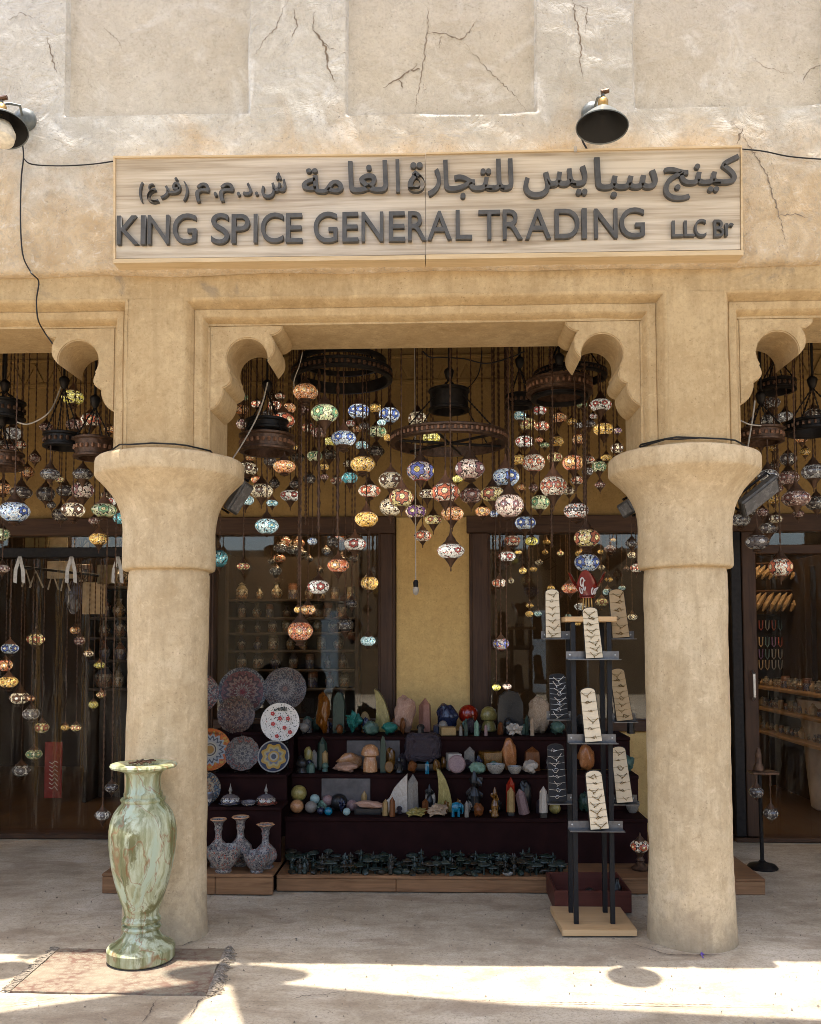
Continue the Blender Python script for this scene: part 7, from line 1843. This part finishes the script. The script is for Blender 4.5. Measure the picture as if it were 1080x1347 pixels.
 (1010, 626, 25, 'grey', 'whitish dim lantern above the slim floodlight', .4, 'cup', .3, 5, 'k'),
 (1037, 629, 27, 'dimred', 'brown pink lantern in the middle of the right bay', .25, 'long', .3, 6, None),
 (1070, 621, 29, 'grey', 'grey striped lantern at the right picture edge', .3, 'long', .35, 6, 'l'),
 (1047, 656, 35, 'dimred', 'largest dim red lantern in the right bay', .4, 'long', .3, 5, None),
 (1074, 662, 26, 'dim', 'dim brown lantern low at the right picture edge', .2, 'long', .3, 5, None),
 (974, 684, 24, 'grey', 'silvery lantern half behind the right column neck', .3, 'cup', .3, 5, None),
 (1011, 695, 23, 'dim', 'dark lantern with white diamonds before the right transom', .35, 'long', .5, 4, None),
 (996, 713, 29, 'grey', 'grey lantern with big white flowers before the right entrance', .35, 'cup', .6, 5, None),
 (1027, 746, 29, 'redwhite', 'red fan patterned lantern hanging lowest in the right bay', .6, 'long', .5, 3, None),
 (987, 673, 15, 'dim', 'small dark lantern under the slim floodlight', .15, 'long', .3, 5, None),
 (1003, 674, 14, 'dimred', 'small red brown lantern right of the small dark one', .2, 'long', .3, 5, None),
]
# wide ones first so that the small ones make room
for e in sorted(LN, key=lambda e: -e[2]):
    lantern(e[0], e[1], e[2], e[3], e[4], e[5], e[6], e[7], e[8], hang=e[9], shape=e[10] if len(e) > 10 else 0)
# the crowd of dim lanterns farther back under the ceiling
rnd = random.Random(11)
for zone, (x0, x1, y0, y1), n_, g_ in (('under the left bracket of the middle bay', (318, 400, 512, 640), 13, (.0, .5)), ('under the wide dark ring', (405, 515, 530, 640), 11, (.1, .9)), ('left of the right bracket', (680, 815, 528, 650), 16, (.1, .8)), ('high in the left bay', (0, 146, 545, 690), 13, (.0, .5)), ('high in the right bay', (982, 1078, 525, 690), 14, (.0, .3))):
    done = 0; tries = 0
    while done < n_ and tries < 400:
        tries += 1
        px, py = rnd.uniform(x0, x1), rnd.uniform(y0, y1); w_ = rnd.uniform(11, 19)
        if any(math.hypot(px - e[0], (py - e[1]) * 1.1) < (e[2] + w_) * .42 for e in LN): continue
        LN.append((px, py, w_, '', '')); done += 1
        lantern(px, py, w_, rnd.choice(('dim', 'cream', 'amber', 'redwhite', 'grey', 'dimred', 'green', 'orange')), 'small lantern half hidden in the crowd ' + zone, rnd.uniform(*g_), 'long', .35, 5, Y=rnd.uniform(1.75, 2.15), grp='small lanterns crowded ' + zone)
# inside the left entrance
IN = [(13, 853, 21, 'blue', 'blue lantern inside the left entrance, upper one at the edge', 1), (7, 875, 18, 'red', 'orange red lantern inside the left entrance', 1), (11, 897, 23, 'amber', 'yellow amber lantern inside the left entrance', 1.2), (26, 918, 24, 'cream', 'peach cream lantern with a red neighbour inside the left entrance', 1.2), (41, 919, 9, 'red', 'tiny red lantern touching the peach cream one', 1.2), (41, 939, 21, 'grey', 'grey green striped lantern inside the left entrance', .6), (47, 841, 22, 'gold', 'gold lantern inside the left entrance, highest of the big ones', .8), (99, 829, 13, 'orange', 'small orange lantern inside the left entrance, under the oval plaque', .8), (105, 843, 14, 'dimred', 'dim brown lantern below the small orange one inside the left entrance', .4), (117, 860, 13, 'cream', 'small pale lantern inside the left entrance, right of the banner', 1), (131, 875, 14, 'yellow', 'small yellow lantern inside the left entrance near the vases', .8), (133, 914, 12, 'gold', 'small gold lantern inside the left entrance, third down near the column', .7), (123, 927, 12, 'yellow', 'small greenish yellow lantern inside the left entrance', .7), (100, 957, 13, 'gold', 'small bright gold lantern inside the left entrance, over the dark floor', 1.1), (86, 957, 11, 'amber', 'tiny amber lantern left of the small bright gold one', .7), (55, 957, 18, 'gold', 'dim gold lantern inside the left entrance beside the red banner', .5), (45, 992, 20, 'green', 'dim green lantern with a red spot, low inside the left entrance', .4), (28, 1013, 22, 'grey', 'dim grey lantern lowest inside the left entrance', .4)]
EMIT = 0.6
for i, e in enumerate(IN):
    lantern(e[0], e[1], e[2], e[3], e[4], e[5], 'cup', .4, 5, Y=2.85 + .09 * ((i * 7) % 11), grp='lanterns inside the left entrance', zt_=3.6)
# glints of many small lanterns inside behind the right window
rnd = random.Random(5); k_ = 0; used = []
while k_ < 34:
    px, py = rnd.uniform(652, 832), rnd.uniform(706, 830); w_ = rnd.choice((7, 8, 9, 10, 12, 16))
    if any(math.hypot(px - a, py - b_) < 9 for a, b_ in used): continue
    used.append((px, py)); k_ += 1
    lantern(px, py, w_, rnd.choice(('gold', 'amber', 'amber', 'cream', 'dimred', 'aqua', 'grey')), 'small dim lantern inside the shop behind the right window', rnd.choice((.35, .6, 1.0)), 'cup', .3, 5, Y=2.9 + 2.2 * rnd.random(), grp='small lanterns behind the right window', zt_=3.7)
k_ = 0
while k_ < 16:
    px, py = rnd.uniform(325, 470), rnd.uniform(708, 752); w_ = rnd.choice((9, 10, 12, 16, 18))
    if any(math.hypot(px - a, py - b_) < 9 for a, b_ in used): continue
    used.append((px, py)); k_ += 1
    lantern(px, py, w_, rnd.choice(('dim', 'dimred', 'dim', 'grey', 'red')), 'small dark lantern inside the shop behind the left window', rnd.choice((.1, .3, .6)), 'cup', .3, 5, Y=2.9 + .8 * rnd.random(), grp='small lanterns behind the left window', zt_=3.7)
EMIT = 0.62
# low lanterns by the columns and on the floor
lantern(135, 1072, 19, 'grey', 'small dim lantern hanging low beside the left column, near the marble vase', .3, 'long', .3, 5, Y=1.3)
lantern(147, 1036, 17, 'dim', 'small dark lantern hanging low beside the left column, above the dim one', .1, 'long', .3, 5, Y=1.5)
p = P(842, 1113, 1.22); s = mpp(p); tl = thing('table_lantern', 'red and white mosaic lantern on a turned foot beside the right column', 'lantern', (p.x, 1.22, zM + .001))
hz = p.z - zM; r_ = 12.5 * s
link('globe', GLOBE, tl, (0, 0, hz), (r_,) * 3, mat=mat_mosaic(*pal('redwhite'), 5, .4, 7, .12)); link('cap', CAPM, tl, (0, 0, hz), (r_, r_, r_ * .9), mat=M['bronze'])
MB().lathe([(.055, 0), (.06, .012), (.035, .03), (.02, .05), (.03, hz * .4), (.016, hz * .55), (.028, hz - r_ * .75), (r_ * .55, hz - r_ * .6), (r_ * .5, hz - r_ * .5)], 20, (p.x, 1.22, zM + .001)).build('foot', M['bronze'], tl, smooth=40)
fx = P(1003, 1143, 1.55)
f0 = PZ(1003, 1143, 0.0); fs_ = thing('lantern_stand', 'dark iron lantern stand with two hanging lanterns beside the right entrance', 'lamp stand', (f0.x, f0.y, 0.002))
zt2 = P(1010, 1018, f0.y).z
MB().lathe([(.10, .003), (.105, .012), (.09, .03), (.03, .045), (.018, .06)], 24, (f0.x, f0.y, 0)).build('foot', M['iron'], fs_, smooth=40)
MB().tube([(f0.x, f0.y, .05), (f0.x - .005, f0.y, zt2)], .014, 8).build('pole', M['iron'], fs_)
MB().bbox(f0.x - .07, f0.x + .11, f0.y - .06, f0.y + .06, zt2, zt2 + .02, .005).build('tray', M['bronze'], fs_)
MB().lathe([(.035, 0), (.04, .02), (.02, .06), (.025, .1), (.012, .16)], 12, (f0.x - .01, f0.y, zt2 + .021)).build('spindle', M['bronze'], fs_, smooth=40)
for px, py, lab in ((995, 1042, 'dark lantern hanging from the iron stand, upper one'), (1014, 1070, 'dark lantern hanging from the iron stand, lower one')):
    lantern(px, py, 18, 'dim', lab, .15, 'long', .35, 5, Y=f0.y - .05, zt_=zt2, grp='lanterns on the iron stand')

# ------------------------------------------------------------------ hanging bulb, loose wires in the veranda
hb_ = P(547, 775, 1.3); hl = thing('bulb_socket', 'white bulb holder hanging on a long wire before the ochre pier', 'bulb holder', tuple(hb_))
s = mpp(hb_)
MB().tube([hb_ + Vector((0, 0, 10 * s)), Vector((hb_.x - .004, 1.3, 3.4)), Vector((hb_.x - .006, 1.3, 4.118))], .0035, 5).build('wire', M['white_cable'], hl)
MB().lathe([(.010, 2 * s), (.016, 3 * s), (.018, 9 * s), (.012, 12 * s)], 14, tuple(hb_)).build('socket', M['iron'], hl, smooth=40)
MB().lathe([(.004, -8 * s), (.016, -6 * s), (.022, -1 * s), (.018, 2 * s), (.015, 3 * s)], 16, tuple(hb_)).build('bulb', M['white_cable'], hl, smooth=True)
cable('cable', 'pale loose cable drooping inside the left bay', [(22, 555, .8), (35, 558, .8), (50, 553, .8), (64, 543, .8), (72, 530, .85), (80, 510, .9), (88, 497, .9)], .006, 'white_cable')
cable('cable', 'pale straight cable slanting down behind the left arch bracket', [(352, 503, .6), (345, 530, .6), (335, 555, .6), (318, 585, .55), (302, 609, .5)], .006, 'white_cable')
cable('cable', 'thin pale cable hanging from the ceiling beside the coral lattice lantern', [(398, 463, .7), (394, 480, .7), (387, 500, .72), (387, 512, .74)], .004, 'white_cable')
cable('cable', 'drooping dark cable under the ceiling above the ochre pier', [(556, 462, 1.3), (566, 470, 1.3), (580, 470, 1.3), (610, 472, 1.2), (640, 478, 1.2), (672, 470, 1.2), (690, 462, 1.2)], .006)
cable('cable', 'dark cable falling to the side of the big ring chandelier', [(634, 462, 1.4), (630, 490, 1.4), (618, 508, 1.35), (605, 516, 1.3)], .005)
cable('cable', 'pale cable hanging straight beside the right pilaster', [(993, 527, .55), (990, 550, .55), (985, 580, .55), (981, 603, .5)], .006, 'white_cable')
cable('cable', 'pale short cable hooked behind the right pilaster', [(972, 552, .5), (985, 558, .5), (1001, 560, .55)], .005, 'white_cable')
# twisted long chains with nothing but a hook below
for i, (px, y1, Y) in enumerate(((419, 700, 1.0), (444, 705, 1.05), (393, 770, 1.6), (402, 690, 1.7), (668, 640, 1.5), (675, 640, 1.2), (769, 690, 1.5), (726, 720, 1.55))):
    a = P(px, y1, Y); mb = MB(); beaded(mb, (a.x, Y, a.z), (a.x, Y, 4.118), .010 if i < 2 else .008, 6, .075 if i < 2 else .03)
    o = mb.build('hanging_chain', M['bronze'], None, smooth=60)
    tag(o, ('long twisted chain left of the teal and white lantern, thicker pair, first', 'long twisted chain left of the teal and white lantern, thicker pair, second', 'long thin chain reaching down the left window beside the amber star lantern', 'long thin chain ending at the left window lintel', 'thin chain left of the red chip lantern, first of two', 'thin chain left of the red chip lantern, second of two', 'thin chain right of the bright red lantern', 'thin chain ending under the turquoise and red banded lantern')[i], 'chain')
